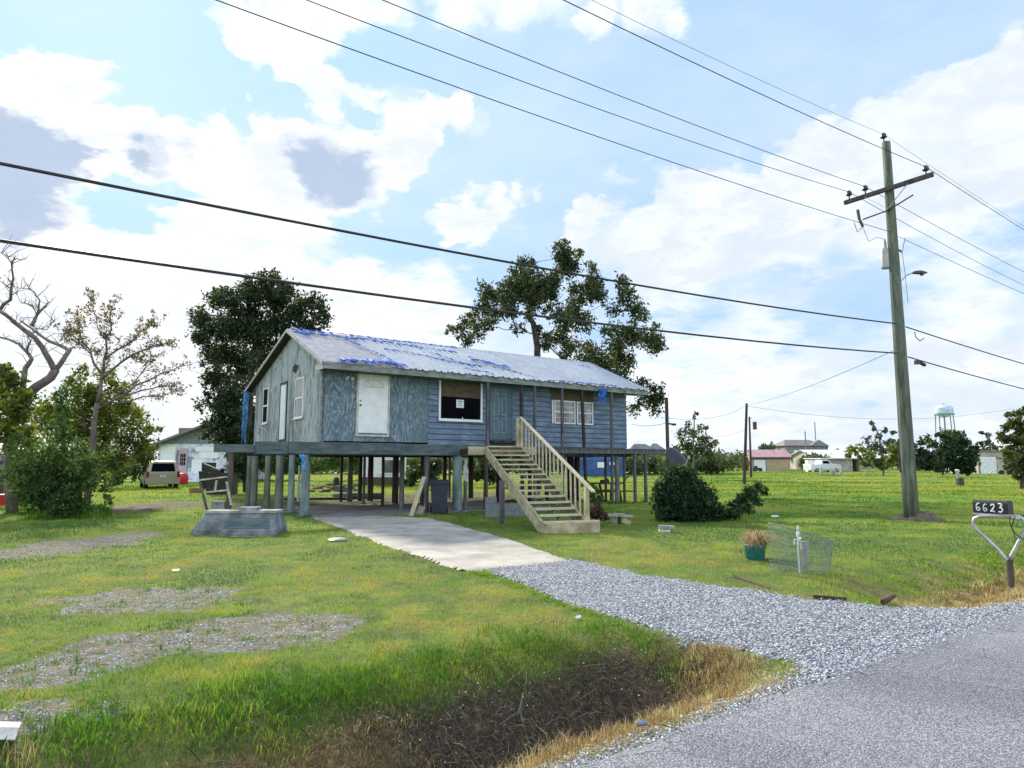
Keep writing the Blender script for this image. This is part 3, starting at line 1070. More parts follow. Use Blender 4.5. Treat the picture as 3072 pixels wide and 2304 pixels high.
def build_grass():
    # mown lawn
    x, y = scatter_polar(620000, 2.6, 55)
    a, b = ab(x, y)
    r = np.hypot(x, y)
    bare, dry, mud, dirt = zones(x, y)
    gs, ds, ss, rs = gravel_sd(x, y), drive_sd(x, y), slab_sd(x, y), road_sd(x, y)
    nz = noise2(x, y, 2.2, 31)
    keep = (rs < -.02) & (gs < .03 - .3 * (nz - .6)) & (ds < -.0) & (ss < 0)
    keep &= rng.uniform(0, 1, len(x)) > np.clip(bare * 1.0 + (nz - .5) * .9 * (bare > .05), 0, .97)
    keep &= rng.uniform(0, 1, len(x)) > .75 * smooth(.55, .8, noise2(x, y, 1.1, 66, 4)) * (1 - smooth(7, 14, r))
    keep &= rng.uniform(0, 1, len(x)) > mud * .97
    keep &= rng.uniform(0, 1, len(x)) > dry * .97
    keep &= rng.uniform(0, 1, len(x)) > dirt * .93
    x, y, r, a, b = x[keep], y[keep], r[keep], a[keep], b[keep]
    n = len(x)
    pn = noise2(x, y, .45, 41, 4)
    pn2 = noise2(x, y, .07, 42, 3)
    pn3 = noise2(x, y, 2.6, 48, 3)
    lush = np.exp(-(((x + 1.3) / 1.6) ** 2 + ((y - 5.4) / .6) ** 2))
    h = (.028 + .018 * rng.uniform(0, 1, n) + .05 * np.maximum(pn3 - .5, 0) + .05 * lush * rng.uniform(.3, 1, n)) * (1 + r / 40)
    w = np.maximum(.0045, .00085 * r) * rng.uniform(.7, 1.4, n)
    tone = np.clip(.47 + (pn - .5) * 2.0 + (pn3 - .5) * 1.6 + (pn2 - .5) * .9 + rng.normal(0, .13, n) - .35 * lush + .22 * smooth(18, 30, r) - .25 * np.exp(-((x - 4) ** 2 + (y - 15) ** 2) / 60), 0, 1)
    stk = noise2(x * .22 + 3, y * 1.1, 1.0, 55, 3)
    tone = np.clip(tone + (stk - .5) * 1.3 * smooth(14, 24, r), 0, 1)
    olive = smooth(-1.0, -3.0, x) * (1 - smooth(4.5, 6.5, y))
    tone = np.clip(tone + olive * .35, 0, 1)
    tone = np.clip(tone + .3 * smooth(.45, .75, noise2(x, y, .9, 52, 3)) * (1 - smooth(6, 13, r)), 0, 1)
    blades('lawn_grass', 'grass_blade', x, y, h, w, .7, tone, 'short mown green grass covering the yard and field')
    # far field: coarser tufts
    x, y = scatter_polar(200000, 40, 190, power=.5)
    r = np.hypot(x, y)
    k = (noise2(x, y, .25, 44) > .25) & ((np.abs(y - 100 - .05 * (x - 10)) > 3) | (np.abs(x + 2) > 26))
    x, y, r = x[k], y[k], r[k]
    pn = noise2(x * .35, y, .3, 45)
    blades('field_grass', 'grass_blade', x, y, .05 + .05 * rng.uniform(0, 1, len(x)), .0014 * r * rng.uniform(.6, 1.5, len(x)), .4,
           np.clip(.66 + (pn - .5) * 2.0 + (noise2(x * .10, y * .35, 1.0, 56, 3) - .5) * 2.2 + rng.normal(0, .1, len(x)), 0, 1), 'sunlit grass of the wide open field behind')
    # tall green weeds along the far lip of the ditch and here and there
    xs, ys, hs, ts = [], [], [], []

    def clump(cx, cy, n, sp, hh, tone, tv=.15):
        m = rng.normal(0, sp, (n, 2))
        xs.append(cx + m[:, 0]); ys.append(cy + m[:, 1])
        hs.append(hh * rng.uniform(.4, 1.1, n) * np.exp(-(m ** 2).sum(1) / (sp * sp * 6)))
        ts.append(np.clip(tone + rng.normal(0, tv, n), 0, 1))
    for i in range(260):
        aa = rng.uniform(-1, 4.8)
        bb = 5.12 + rng.normal(0, .14) + (noise2(np.array([aa]), np.array([0.]), .7, 5)[0] - .5) * .4
        p = HU * aa + HV * bb
        clump(p.x, p.y, 40, .10, rng.uniform(.05, .13) * (1.0 if aa > -2.5 else .6), rng.uniform(.05, .6))
    for px, py in ((640, 2080), (690, 2060), (735, 2090), (780, 2110), (820, 2140), (700, 2130), (650, 2150), (860, 2150), (600, 2120), (760, 2050)):
        q = G(px, py)
        clump(q.x, q.y, 70, .12, .15, .72, .2)
    for px, py in ((1020, 2010), (1060, 2040), (980, 2045), (1110, 2020), (1500, 1890), (1560, 1900), (1450, 1910), (940, 2080)):
        q = G(px, py)
        clump(q.x, q.y, 60, .12, .13, .35, .15)
    for i in range(230):
        aa = rng.uniform(8.2, 17)
        bb = 4.5 + rng.normal(0, .35)
        p = HU * aa + HV * bb
        clump(p.x, p.y, 34, .12, rng.uniform(.05, .12), rng.uniform(.4, .95))
    for i in range(160):     # edge of the gravel drive
        q = GRAVEL[rng.integers(0, 6)]
        w2 = GRAVEL[(GRAVEL.index(q) + 1)]
        t = rng.uniform(0, 1)
        clump(q[0] + (w2[0] - q[0]) * t - .12, q[1] + (w2[1] - q[1]) * t - .05, 22, .07, rng.uniform(.04, .09), rng.uniform(.3, .9))
    for i in range(200):     # broad-leaved weeds in the bare patches
        bx = BARE[rng.integers(0, 7)]
        q = G(bx[0] + rng.uniform(-1, 1) * bx[2], bx[1] + rng.uniform(-1, 1) * bx[3])
        clump(q.x, q.y, 16, .045, rng.uniform(.03, .08), rng.uniform(0, .5))
    for i in range(60):
        q = G(rng.uniform(60, 320), rng.uniform(1520, 1560))
        clump(q.x, q.y, 40, .15, rng.uniform(.1, .35), rng.uniform(0, .5))
    for fx, fy, ln_ in ((-.35, -.1, 0), (-.3, 1.5, 0), (5.8, -.7, 0), (12, -.6, 0), (13.6, -.6, 0), (14.6, .3, 0)):
        p = L2W(fx, fy)
        clump(p.x, p.y, 120, .3, .16, .3)
    X, Y, H_, T = map(np.concatenate, (xs, ys, hs, ts))
    m = (gravel_sd(X, Y) < .1) & (road_sd(X, Y) < -.02) & (drive_sd(X, Y) < 0.02)
    X, Y, H_, T = X[m], Y[m], H_[m], T[m]
    blades('tall_green_grass', 'weed_blade', X, Y, np.maximum(H_, .02), np.maximum(.006, .0009 * np.hypot(X, Y)) * rng.uniform(.7, 1.5, len(X)), .75, T,
           'tall bright green grass along the lip of the roadside ditch', 2)
    # dry straw between road and ditch, and the brown mat left of it
    xs, ys, hs, ts = [], [], [], []
    for i in range(3600):
        if rng.uniform() < .60:
            aa = rng.uniform(0, 5.0)
            bb = rng.uniform(3.06, 3.72) + max(0, aa - 3.5) * .25
        elif rng.uniform() < .45:
            aa = rng.uniform(8.4, 18)
            bb = rng.uniform(3.25, 4.3)
        else:
            aa = rng.uniform(-1.5, 1.8)
            bb = rng.uniform(3.3, 4.5)
        p = HU * aa + HV * bb
        hh = rng.uniform(.05, .21) * (.4 if bb < 3.2 else 1)
        clump(p.x, p.y, 26, .06, hh, rng.uniform(.15, .95), .14)
    for i in range(120):
        aa = rng.uniform(3.6, 5.6)
        p = HU * aa + HV * rng.uniform(3.05, 4.1)
        clump(p.x, p.y, 40, .09, .06, .95, .1)
    for px, py in ((1240, 2190), (1300, 2160), (1350, 2180), (1290, 2210), (1380, 2240), (1330, 2140), (1610, 2230), (1660, 2200), (1700, 2170), (1850, 2080), (1820, 2110), (60, 2250), (1140, 2200), (1010, 2270)):
        q = G(px, py)
        clump(q.x, q.y, 110, .07, .26, .55, .2)
    X, Y, H_, T = map(np.concatenate, (xs, ys, hs, ts))
    m = (gravel_sd(X, Y) < .12) & (road_sd(X, Y) < -.03)
    X, Y, H_, T = X[m], Y[m], H_[m], T[m]
    blades('dry_grass', 'straw_blade', X, Y, np.maximum(H_ * .8, .015), np.maximum(.003, .0007 * np.hypot(X, Y)) * rng.uniform(.7, 1.5, len(X)), .8, T,
           'dry orange and straw coloured weeds beside the road edge', 2)
    # matted dead growth over the ditch floor and the overhanging far bank
    xs, ys, hs, ts = [], [], [], []
    for i in range(1900):
        aa = rng.uniform(0, 5.0)
        bb = rng.uniform(3.6, 5.05)
        p = HU * aa + HV * bb
        clump(p.x, p.y, 16, .07, rng.uniform(.02, .07), rng.uniform(0, .45), .12)
    for i in range(1300):
        aa = rng.uniform(.3, 2.4)
        bb = rng.uniform(3.2, 4.65)
        p = HU * aa + HV * bb
        clump(p.x, p.y, 20, .07, rng.uniform(.03, .13), rng.uniform(.15, .8), .15)
    X, Y, H_, T = map(np.concatenate, (xs, ys, hs, ts))
    m = (gravel_sd(X, Y) < .0) & (road_sd(X, Y) < -.03)
    X, Y, H_, T = X[m], Y[m], H_[m], T[m]
    blades('dead_ditch_growth', 'straw_blade', X, Y, np.maximum(H_, .01), .004 * rng.uniform(.6, 1.6, len(X)), .97, T,
           'matted brown dead growth on the ditch floor', 2)
    xs, ys, hs, ts = [], [], [], []
    for i in range(150):
        aa = rng.uniform(1.7, 4.9)
        p = HU * aa + HV * rng.uniform(4.6, 5.0)
        clump(p.x, p.y, 22, .08, rng.uniform(.03, .09), rng.uniform(0, .35), .15)
    X, Y, H_, T = map(np.concatenate, (xs, ys, hs, ts))
    blades('bank_grass', 'weed_blade', X, Y, np.maximum(H_, .02), .0055 * rng.uniform(.6, 1.4, len(X)), .9, T,
           'dark green grass overhanging the far bank of the ditch', 2)
    # tangled dead twigs in the ditch bottom
    mb = []
    Vs, Fs, Ts = [], [], []
    base = 0
    for i in range(3200):
        aa = rng.uniform(.2, 5.0)
        bb = 4.1 + rng.normal(0, .38)
        p = HU * aa + HV * bb
        z = hz_at(p.x, p.y) if i % 4 == 0 else hz_at(p.x, p.y)
        L = rng.uniform(.06, .30)
        th = rng.uniform(0, 2 * math.pi)
        el = rng.uniform(-.2, .9)
        d = Vector((math.cos(th) * math.cos(el), math.sin(th) * math.cos(el), math.sin(el))) * L
        s = d.orthogonal().normalized() * rng.uniform(.0012, .0028)
        bow = Vector((rng.normal(), rng.normal(), abs(rng.normal()))) * L * .12
        p0 = Vector((p.x, p.y, z + rng.uniform(0, .04)))
        p1 = p0 + d * .5 + bow
        p2 = p0 + d
        Vs += [tuple(q) for q in (p0 - s, p0 + s, p1 + s, p1 - s, p2)]
        Fs += [base, base + 1, base + 2, base + 3, base + 3, base + 2, base + 4]
        Ts += [rng.uniform(0, 1) ** 1.6] * 5
        base += 5
    me = mesh_np('dead_twigs', np.array(Vs), Fs, np.tile([4, 3], base // 5), MAT['twig'], Ts)
    props(link('dead_twigs', me), 'tangle of dead grey twigs lying in the dark ditch', 'twigs', kind='stuff')


def build_stones():
    # loose stones over the gravel drive, its ragged edges, the bare patches and the road shoulder
    pts = []
    x, y = scatter_polar(290000, 3.2, 13)
    gs = gravel_sd(x, y)
    k = ((gs > -.25) & (rng.uniform(0, 1, len(x)) < np.clip(.35 + gs * 2.5, 0.05, .55)))
    a, b = ab(x, y)
    k |= (b > 2.86) & (b < 3.22) & (rng.uniform(0, 1, len(x)) < .4)
    bare, dry, mud, dirt = zones(x, y)
    k |= (rng.uniform(0, 1, len(x)) < bare * bare * .14) & (b > 3.1)
    k |= (rng.uniform(0, 1, len(x)) < mud * .06)
    k &= (road_sd(x, y) < .10 + .25 * (noise2(x, y, 2, 77) - .5)) | (gs > .0)
    k &= road_sd(x, y) < .35
    x, y, b = x[k], y[k], b[k]
    n = len(x)
    r = np.hypot(x, y)
    s = (.0035 + .007 * rng.uniform(0, 1, n) ** 2.5) * (1 + .05 * r)
    base = np.array([[1, 0, 0], [-1, 0, 0], [0, 1, 0], [0, -1, 0], [0, 0, 1], [0, 0, -.6]], float)
    z = height(x, y) + np.where(gravel_sd(x, y) > 0, .018, .002) + np.where(road_sd(x, y) > 0, .03, 0)
    V = base[None] * s[:, None, None] * rng.uniform(.55, 1.35, (n, 6, 1))
    V[:, :, 2] *= .75
    th = rng.uniform(0, 2 * math.pi, n)
    c_, s_ = np.cos(th)[:, None], np.sin(th)[:, None]
    VX = V[:, :, 0] * c_ - V[:, :, 1] * s_ * .7
    VY = V[:, :, 0] * s_ + V[:, :, 1] * c_ * .7
    V = np.stack([VX + x[:, None], VY + y[:, None], V[:, :, 2] + (z + s * .3)[:, None]], -1)
    f = np.array([[0, 2, 4], [2, 1, 4], [1, 3, 4], [3, 0, 4], [2, 0, 5], [1, 2, 5], [3, 1, 5], [0, 3, 5]])
    idx = (f[None] + (np.arange(n) * 6)[:, None, None]).ravel()
    tone = np.repeat(np.clip(rng.uniform(0, 1, n) ** 1.2, 0, 1), 6)
    me = mesh_np('gravel_stones', V.reshape(-1, 3), idx, np.full(n * 8, 3), MAT['stone'], tone)
    props(link('gravel_stones', me), 'loose blue-grey gravel stones on driveway and shoulder', 'gravel', kind='stuff')


# ---------------------------------------------------------------- foliage
def leaf_quads(C, S, tone, mat_name):
    """C centres (n,3), S sizes (n) -> vertices of randomly turned pointed leaves"""
    n = len(C)
    d1 = rng.normal(size=(n, 3))
    d1 /= np.linalg.norm(d1, axis=1)[:, None]
    d2 = rng.normal(size=(n, 3))
    d2 -= d1 * (d1 * d2).sum(1)[:, None]
    d2 /= np.linalg.norm(d2, axis=1)[:, None]
    S = S[:, None]
    V = np.stack([C - d1 * S, C + d2 * S * .45, C + d1 * S, C - d2 * S * .45], 1)
    return V.reshape(-1, 3)


class Tree:
    def __init__(self, name, label, cat, Y, base_px, crown_mat, bark='bark', group=None, depth_scale=.7, base_world=None):
        self.Y = Y
        if base_world is None:
            b = P(base_px[0], base_px[1], Y)
            b.z = hz_at(b.x, b.y)
        else:
            b = Vector(base_world)
        self.root = thing(name, label, cat, b, 0, group)
        self.base = b
        self.w = MB()
        self.mat, self.bark, self.ds = crown_mat, bark, depth_scale
        self.C, self.S, self.T = [], [], []

    def limb(self, pts, r0, r1, n=6, wob=.0):
        pts = [Vector(p) for p in pts]
        k = len(pts)
        out = [pts[0]]
        for i in range(1, k):       # subdivide with a little wander
            m = (pts[i - 1] + pts[i]) / 2 + Vector(rng.normal(0, wob, 3)) * (pts[i] - pts[i - 1]).length
            out += [m, pts[i]]
        rr = [r0 + (r1 - r0) * i / (len(out) - 1) for i in range(len(out))]
        self.w.tube(out, rr, n)
        return out

    def clump(self, c, r, n, size, tone=.5, tv=.2, flat=.8, sub=10, loose=.22):
        subs = rng.normal(size=(sub, 3))
        subs /= np.linalg.norm(subs, axis=1)[:, None]
        subs *= (rng.uniform(.15, 1, (sub, 1)) ** .5) * r * .78
        subs[:, 2] *= flat
        k = rng.integers(0, sub, n)
        off = rng.normal(0, 1, (n, 3)) * r * loose
        C = np.array(c)[None] + subs[k] + off
        self.C.append(C)
        self.S.append(size * rng.uniform(.6, 1.4, n))
        st = rng.normal(0, tv * .7, sub)
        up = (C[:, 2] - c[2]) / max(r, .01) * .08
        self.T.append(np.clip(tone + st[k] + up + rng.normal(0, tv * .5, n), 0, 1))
        return [Vector(np.array(c) + s) for s in subs]

    def done(self, crown='crown', trunk='trunk', stuffname=None):
        if self.w.v:
            part(trunk, self.w, self.bark, self.root, None, True, True)
        if self.C:
            C = np.concatenate(self.C)
            S = np.concatenate(self.S)
            T = np.concatenate(self.T)
            C = C - np.array(self.base)[None]
            V = leaf_quads(C, S, T, None)
            n = len(C)
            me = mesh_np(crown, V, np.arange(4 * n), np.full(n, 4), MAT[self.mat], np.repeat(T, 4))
            link(crown, me, self.root)
        return self.root


def px_tree(name, label, Y, base, clumps, mat, leaf, dens=1.0, trunk=None, r0=.25, bark='bark', tone=.5, tv=.2, depth=.6, cat='tree', group=None, sub=10, branches=True, flat=.85, wob=.06, loose=.22, sat=0):
    """crown clumps read off the photograph and set at their own distances round Y"""
    t = Tree(name, label, cat, Y, base, mat, bark, group)
    tp = [t.base] + [P(q[0], q[1], Y) for q in (trunk or [])]
    tp[0] = Vector((tp[0].x, tp[0].y, tp[0].z - .1))
    if len(tp) > 1:
        t.limb(tp, r0, r0 * .55, 8, .02)
    fork = tp[-1]
    xs = [c[0] for c in clumps]
    cx = sum(xs) / len(xs)
    if sat:
        extra = []
        for c in clumps:
            for _ in range(sat):
                an = rng.uniform(0, 2 * math.pi)
                rr_ = c[2] * rng.uniform(.75, 1.25)
                extra.append((c[0] + rr_ * math.cos(an), c[1] + rr_ * math.sin(an) * .8, c[2] * rng.uniform(.28, .6), (c[3] if len(c) > 3 else 1) * .6, float(np.clip((c[4] if len(c) > 4 else tone) + rng.normal(0, .15), 0, 1))))
        clumps = list(clumps) + extra
    joints = []
    for c in clumps:
        px, py, rp = c[:3]
        n_mul = c[3] if len(c) > 3 else 1.0
        tn = c[4] if len(c) > 4 else tone
        R = rp / FPX * Y
        spread = max(abs(px - cx) / FPX * Y, R)
        dy = rng.uniform(-1, 1) * depth * (max(x_ for x_ in xs) - min(xs)) / 2 / FPX * Y * .8
        Yc = Y + dy
        R = rp / FPX * Yc
        pc = P(px, py, Yc)
        n = int(dens * n_mul ** .75 * (R / leaf) ** 2 * 9)
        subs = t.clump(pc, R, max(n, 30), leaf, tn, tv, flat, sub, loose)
        joints.append((pc, R, subs))
    if branches and len(tp) > 1:      # limbs grow outward from joint to joint, thinning as they go
        net = [(q, r0 * .42) for q in tp[1:]]
        for pc, R, subs in sorted(joints, key=lambda j: min((j[0] - q).length for q in tp[1:])):
            src, sr = min(net, key=lambda n_: (n_[0] - pc).length)
            br = max(sr * .74, r0 * .07)
            t.limb([src, src.lerp(pc, .5) + Vector((0, 0, -(pc - src).length * .06)), pc], br, br * .72, 5, wob)
            net.append((pc, br * .8))
            for s in subs[:7]:
                t.limb([pc.lerp(src, .1), s], br * .38, r0 * .02, 4, wob)
    return t.done()


def build_trees():
    px_tree('oak_tree', 'large spreading oak rising behind the right half of the stilt house roof', 38, (1612, 1420),
            [(1690, 760, 45, 1), (1700, 800, 50, 1.1), (1660, 830, 40, .9), (1600, 850, 55, 1), (1560, 820, 45, .8), (1570, 790, 30, .5), (1540, 880, 60, 1), (1500, 900, 45, .7), (1460, 870, 40, .5),
             (1600, 900, 55, 1), (1640, 880, 50, .9), (1530, 930, 40, .7), (1450, 930, 40, .6), (1420, 960, 38, .5), (1385, 985, 34, .5), (1440, 990, 36, .5), (1400, 1020, 34, .5), (1350, 985, 16, .5), (1470, 960, 35, .5),
             (1550, 985, 25, .3), (1780, 810, 22, .5, .7), (1770, 870, 50, 1), (1730, 880, 40, .7), (1800, 890, 30, .7), (1870, 850, 30, .8), (1880, 890, 35, .7), (1910, 930, 35, .7), (1930, 950, 22, .7),
             (1690, 950, 50, .7, .6), (1720, 920, 35, .5), (1750, 970, 50, .6, .6), (1840, 930, 30, .4), (1900, 990, 50, .8, .65), (1860, 1020, 60, .9, .7), (1950, 1020, 50, .8, .7), (1980, 1040, 30, .5, .6),
             (1680, 1010, 45, .7, .6), (1640, 1030, 30, .6, .6), (1740, 1060, 55, .6, .6), (1800, 1080, 55, .8, .6), (1870, 1090, 50, .9, .6), (1860, 1140, 40, .7), (1780, 1110, 45, .6), (1930, 1160, 35, .6), (1970, 1180, 35, .6),
             (1960, 1220, 35, .6), (1930, 1200, 30, .5), (1900, 1230, 25, .4), (1700, 1050, 30, .5), (1620, 1000, 25, .3), (1590, 930, 30, .5), (1650, 930, 30, .5)],
            'oak_leaf', .10, 1.25, [(1612, 1130), (1612, 1040), (1600, 970), (1580, 940)], .24, tone=.48, tv=.36, sub=22, depth=.55, wob=.07, loose=.19, sat=1, flat=.95, bark='bark_dark')
    px_tree('broadleaf_tree', 'dense dark tree behind the gable end of the stilt house', 36, (745, 1440),
            [(800, 850, 45, .8), (760, 860, 40, .6), (850, 870, 45, .8), (820, 910, 70, 1), (740, 910, 60, .9), (680, 900, 50, .7), (640, 900, 35, .5, .6), (900, 920, 50, .8), (950, 910, 35, .6), (970, 960, 35, .7),
             (880, 980, 60, .8), (700, 980, 75, 1), (780, 1000, 80, 1), (630, 980, 55, .7), (600, 960, 35, .4, .6), (590, 1010, 32, .3), (650, 1060, 60, .9), (720, 1080, 75, 1.1), (790, 1080, 50, .9),
             (640, 1140, 45, .7), (700, 1170, 65, 1.2), (620, 1120, 30, .3), (680, 1240, 60, 1.2), (740, 1250, 60, 1.3), (650, 1210, 45, .5), (700, 1320, 60, 1.2), (745, 1330, 50, 1.2), (660, 1300, 40, .8), (720, 1400, 45, 1)],
            'dark_leaf', .10, 1.35, [(745, 1250), (755, 1100), (775, 980)], .26, tone=.38, tv=.34, sub=20, depth=.5, loose=.20, sat=2, flat=.95, bark='bark_dark')
    # bare dead tree at the left edge
    Y = 22
    t = Tree('dead_tree', 'grey leafless dead tree with crooked limbs at the left edge', 'tree', Y, (40, 1500), 'dry_leaf', 'bark_grey')

    def L(pts, r0, r1, dy=0.0):
        ps = [P(q[0], q[1], Y + dy * i / max(1, len(pts) - 1)) for i, q in enumerate(pts)]
        t.limb(ps, r0, r1, 6, .03)
        for i in range(1, len(ps)):
            for _ in range(3):
                s = ps[i - 1].lerp(ps[i], rng.uniform(.3, 1))
                d = Vector((rng.uniform(-.8, .9), rng.uniform(-.6, .6), rng.uniform(-.1, 1))) * rng.uniform(.25, .8)
                m = s + d * .5 + Vector(rng.normal(0, .06, 3))
                e = s + d
                t.w.tube([s, m, e], [.014, .009, .004], 4)
                t.w.tube([m, m + Vector(rng.normal(0, .18, 3)) + Vector((0, 0, .12))], [.007, .003], 3)
    g0 = t.base
    t.limb([g0, P(30, 1300, Y), P(60, 1210, Y), P(110, 1160, Y), P(152, 1133, Y), P(168, 1108, Y)], .18, .13, 8, .02)
    L([(165, 1112), (152, 1086), (127, 1042), (104, 1013), (63, 982), (32, 956), (0, 934), (-50, 905)], .10, .045, -1.5)
    L([(168, 1108), (187, 1083), (209, 1051), (177, 1035), (127, 1010), (95, 985), (63, 963)], .085, .03, 1)
    L([(95, 978), (111, 944), (136, 918), (146, 906)], .06, .015, .4)
    L([(115, 940), (119, 900), (101, 874), (80, 866), (60, 865)], .03, .008)
    L([(0, 930), (32, 899), (34, 865), (40, 833), (34, 789), (46, 768)], .06, .012, -1)
    L([(34, 789), (16, 766), (0, 758)], .02, .006)
    L([(32, 865), (10, 850), (-10, 835)], .025, .008)
    L([(70, 1150), (76, 1105), (95, 1077), (79, 1054), (57, 1032), (0, 1012), (-30, 1008)], .09, .02, .8)
    L([(79, 1054), (92, 1023), (82, 1004)], .04, .012)
    L([(110, 944), (95, 915), (60, 905), (40, 850)], .02, .006)
    L([(104, 985), (140, 990), (155, 970), (165, 965)], .02, .006)
    t.done()
    # thin-leaved tree between dead tree and cottage
    Y = 24
    t = Tree('sparse_tree', 'thin half-bare tree with small brown leaves beside the dead tree', 'tree', Y, (265, 1450), 'dry_leaf', 'bark_grey')

    def B(pts, r0, r1, leafy=1.0, dy=0.0):
        ps = [P(q[0], q[1], Y + dy * i / max(1, len(pts) - 1)) for i, q in enumerate(pts)]
        out = t.limb(ps, r0, r1, 5, .05)
        for i in range(1, len(out)):
            for _ in range(5):
                s_ = out[i - 1].lerp(out[i], rng.uniform(0, 1))
                d = (out[i] - out[i - 1]).normalized() * .5 + Vector((rng.uniform(-.8, .8), rng.uniform(-.8, .8), rng.uniform(-.5, .9)))
                d = d * rng.uniform(.15, .6)
                m = s_ + d * .5 + Vector(rng.normal(0, .05, 3))
                e = s_ + d
                t.w.tube([s_, m, e], [.010, .006, .003], 3)
                if i > 2 and leafy > 0:
                    t.clump(m, .18, int(8 * leafy), .05, .35, .35, .8, 4)
                    t.clump(e, .16, int(12 * leafy), .05, .4, .35, .8, 4)
    t.limb([t.base, P(280, 1330, Y), P(292, 1210, Y)], .12, .08, 7, .02)
    B([(292, 1210), (305, 1130), (312, 1080), (318, 1020), (330, 950), (342, 905)], .07, .012, 1.2)
    B([(312, 1080), (350, 1050), (400, 1020), (440, 985), (470, 970)], .045, .01, 1, .8)
    B([(300, 1140), (360, 1090), (430, 1050), (480, 1035), (515, 1030)], .05, .01, .8, -.8)
    B([(303, 1120), (270, 1050), (240, 1000), (225, 960)], .045, .01, 1.4, .6)
    B([(318, 1020), (292, 980), (280, 930), (278, 890)], .025, .006, 1)
    B([(270, 1060), (250, 1040), (215, 1020), (205, 990)], .025, .008, 1.4, -.5)
    B([(292, 1230), (380, 1180), (450, 1140), (520, 1110), (560, 1095)], .05, .008, .5, -.6)
    B([(380, 1185), (460, 1165), (500, 1155), (540, 1160)], .03, .007, .5, .5)
    B([(360, 1210), (430, 1190), (490, 1190), (525, 1172)], .03, .007, .6, .9)
    B([(350, 1100), (380, 1070), (420, 1075), (450, 1085)], .022, .007, .6, .4)
    B([(330, 1200), (400, 1150), (440, 1100), (480, 1060)], .03, .007, .5, .2)
    t.done()
    # leafy understorey
    px_tree('yellowing_tree', 'yellow-green leafy tree over the vine thicket at left', 26, (240, 1460),
            [(230, 1170, 40, .7), (300, 1180, 40, .8, .6), (350, 1170, 35, .8, .7), (270, 1220, 60, .9), (340, 1240, 50, .8, .5), (200, 1240, 55, .8), (400, 1290, 50, .6, .45), (330, 1300, 60, .8, .4), (250, 1290, 60, .9, .3), (430, 1330, 38, .6, .5), (380, 1350, 45, .7, .35), (160, 1220, 45, .7, .6), (130, 1260, 50, .8, .6), (440, 1380, 25, .6, .2), (460, 1290, 20, .3, .5), (310, 1130, 30, .5, .5), (370, 1220, 40, .8, .8), (240, 1120, 30, .4, .4), (210, 1300, 50, .8), (290, 1350, 50, .9, .3), (430, 1350, 30, .7, .5), (350, 1390, 40, .8, .5)],
            'yel_leaf', .08, 1.2, [(250, 1330), (255, 1250)], .10, 'bark_grey', tone=.5, tv=.38, sub=18, loose=.30, sat=2)
    px_tree('leafy_tree', 'green and yellow tree leaning in at the far left edge', 21, (-30, 1480),
            [(30, 1150, 40, 1, .25), (10, 1120, 35, .9, .2), (60, 1190, 40, .9, .6), (20, 1230, 60, 1, .45), (-40, 1180, 60, 1, .3), (70, 1260, 45, .9, .6), (30, 1300, 50, 1, .5), (-40, 1280, 60, 1), (90, 1310, 40, .9, .45), (-80, 1230, 60, 1)],
            'yel_leaf', .10, 1.3, [(-30, 1330), (-10, 1250)], .14, 'bark_grey', tone=.4, tv=.35)
    px_tree('vine_thicket', 'tall thicket of green vines standing in the lawn at left', 20, (190, 1500),
            [(190, 1180, 22, .8, .2), (182, 1225, 26, .9, .25), (178, 1275, 28, 1.1, .2), (190, 1320, 36, 1.3, .3), (160, 1365, 50, 1.4, .45), (95, 1385, 42, 1.0, .6), (235, 1390, 42, 1.1, .4), (180, 1420, 80, 1.7, .35), (110, 1430, 60, 1.3, .5), (250, 1430, 50, 1.2, .35),
             (160, 1480, 70, 1.6, .2), (205, 1490, 40, 1.2, .2), (120, 1480, 40, 1.0, .2), (285, 1440, 22, .5, .35), (300, 1385, 24, .4, .4), (330, 1350, 20, .3, .5), (30, 1340, 36, .7, .6), (60, 1400, 42, .9, .6), (240, 1520, 30, .9, .3), (160, 1530, 30, .9, .3), (30, 1420, 35, .5, .7), (320, 1450, 30, .5, .5), (110, 1335, 26, .5, .7), (250, 1335, 24, .4, .5), (140, 1300, 22, .5, .7), (70, 1350, 36, .8, .6), (330, 1500, 16, .5, .5), (60, 1480, 30, .5, .2)],
            'vine_leaf', .055, .85, None, .10, tone=.5, tv=.34, cat='bush', branches=False, depth=.45, loose=.30, sat=3, sub=16)
    px_tree('roadside_brush', 'pale green scrub filling the gap left of the tan car', 42, (390, 1455),
            [(330, 1400, 40, 1), (380, 1410, 40, 1), (290, 1420, 35, 1), (420, 1400, 30, .8), (350, 1440, 30, 1), (260, 1400, 40, 1), (210, 1400, 40, 1)], 'hedge_leaf', .14, 1.4, tone=.4, cat='bush', branches=False)
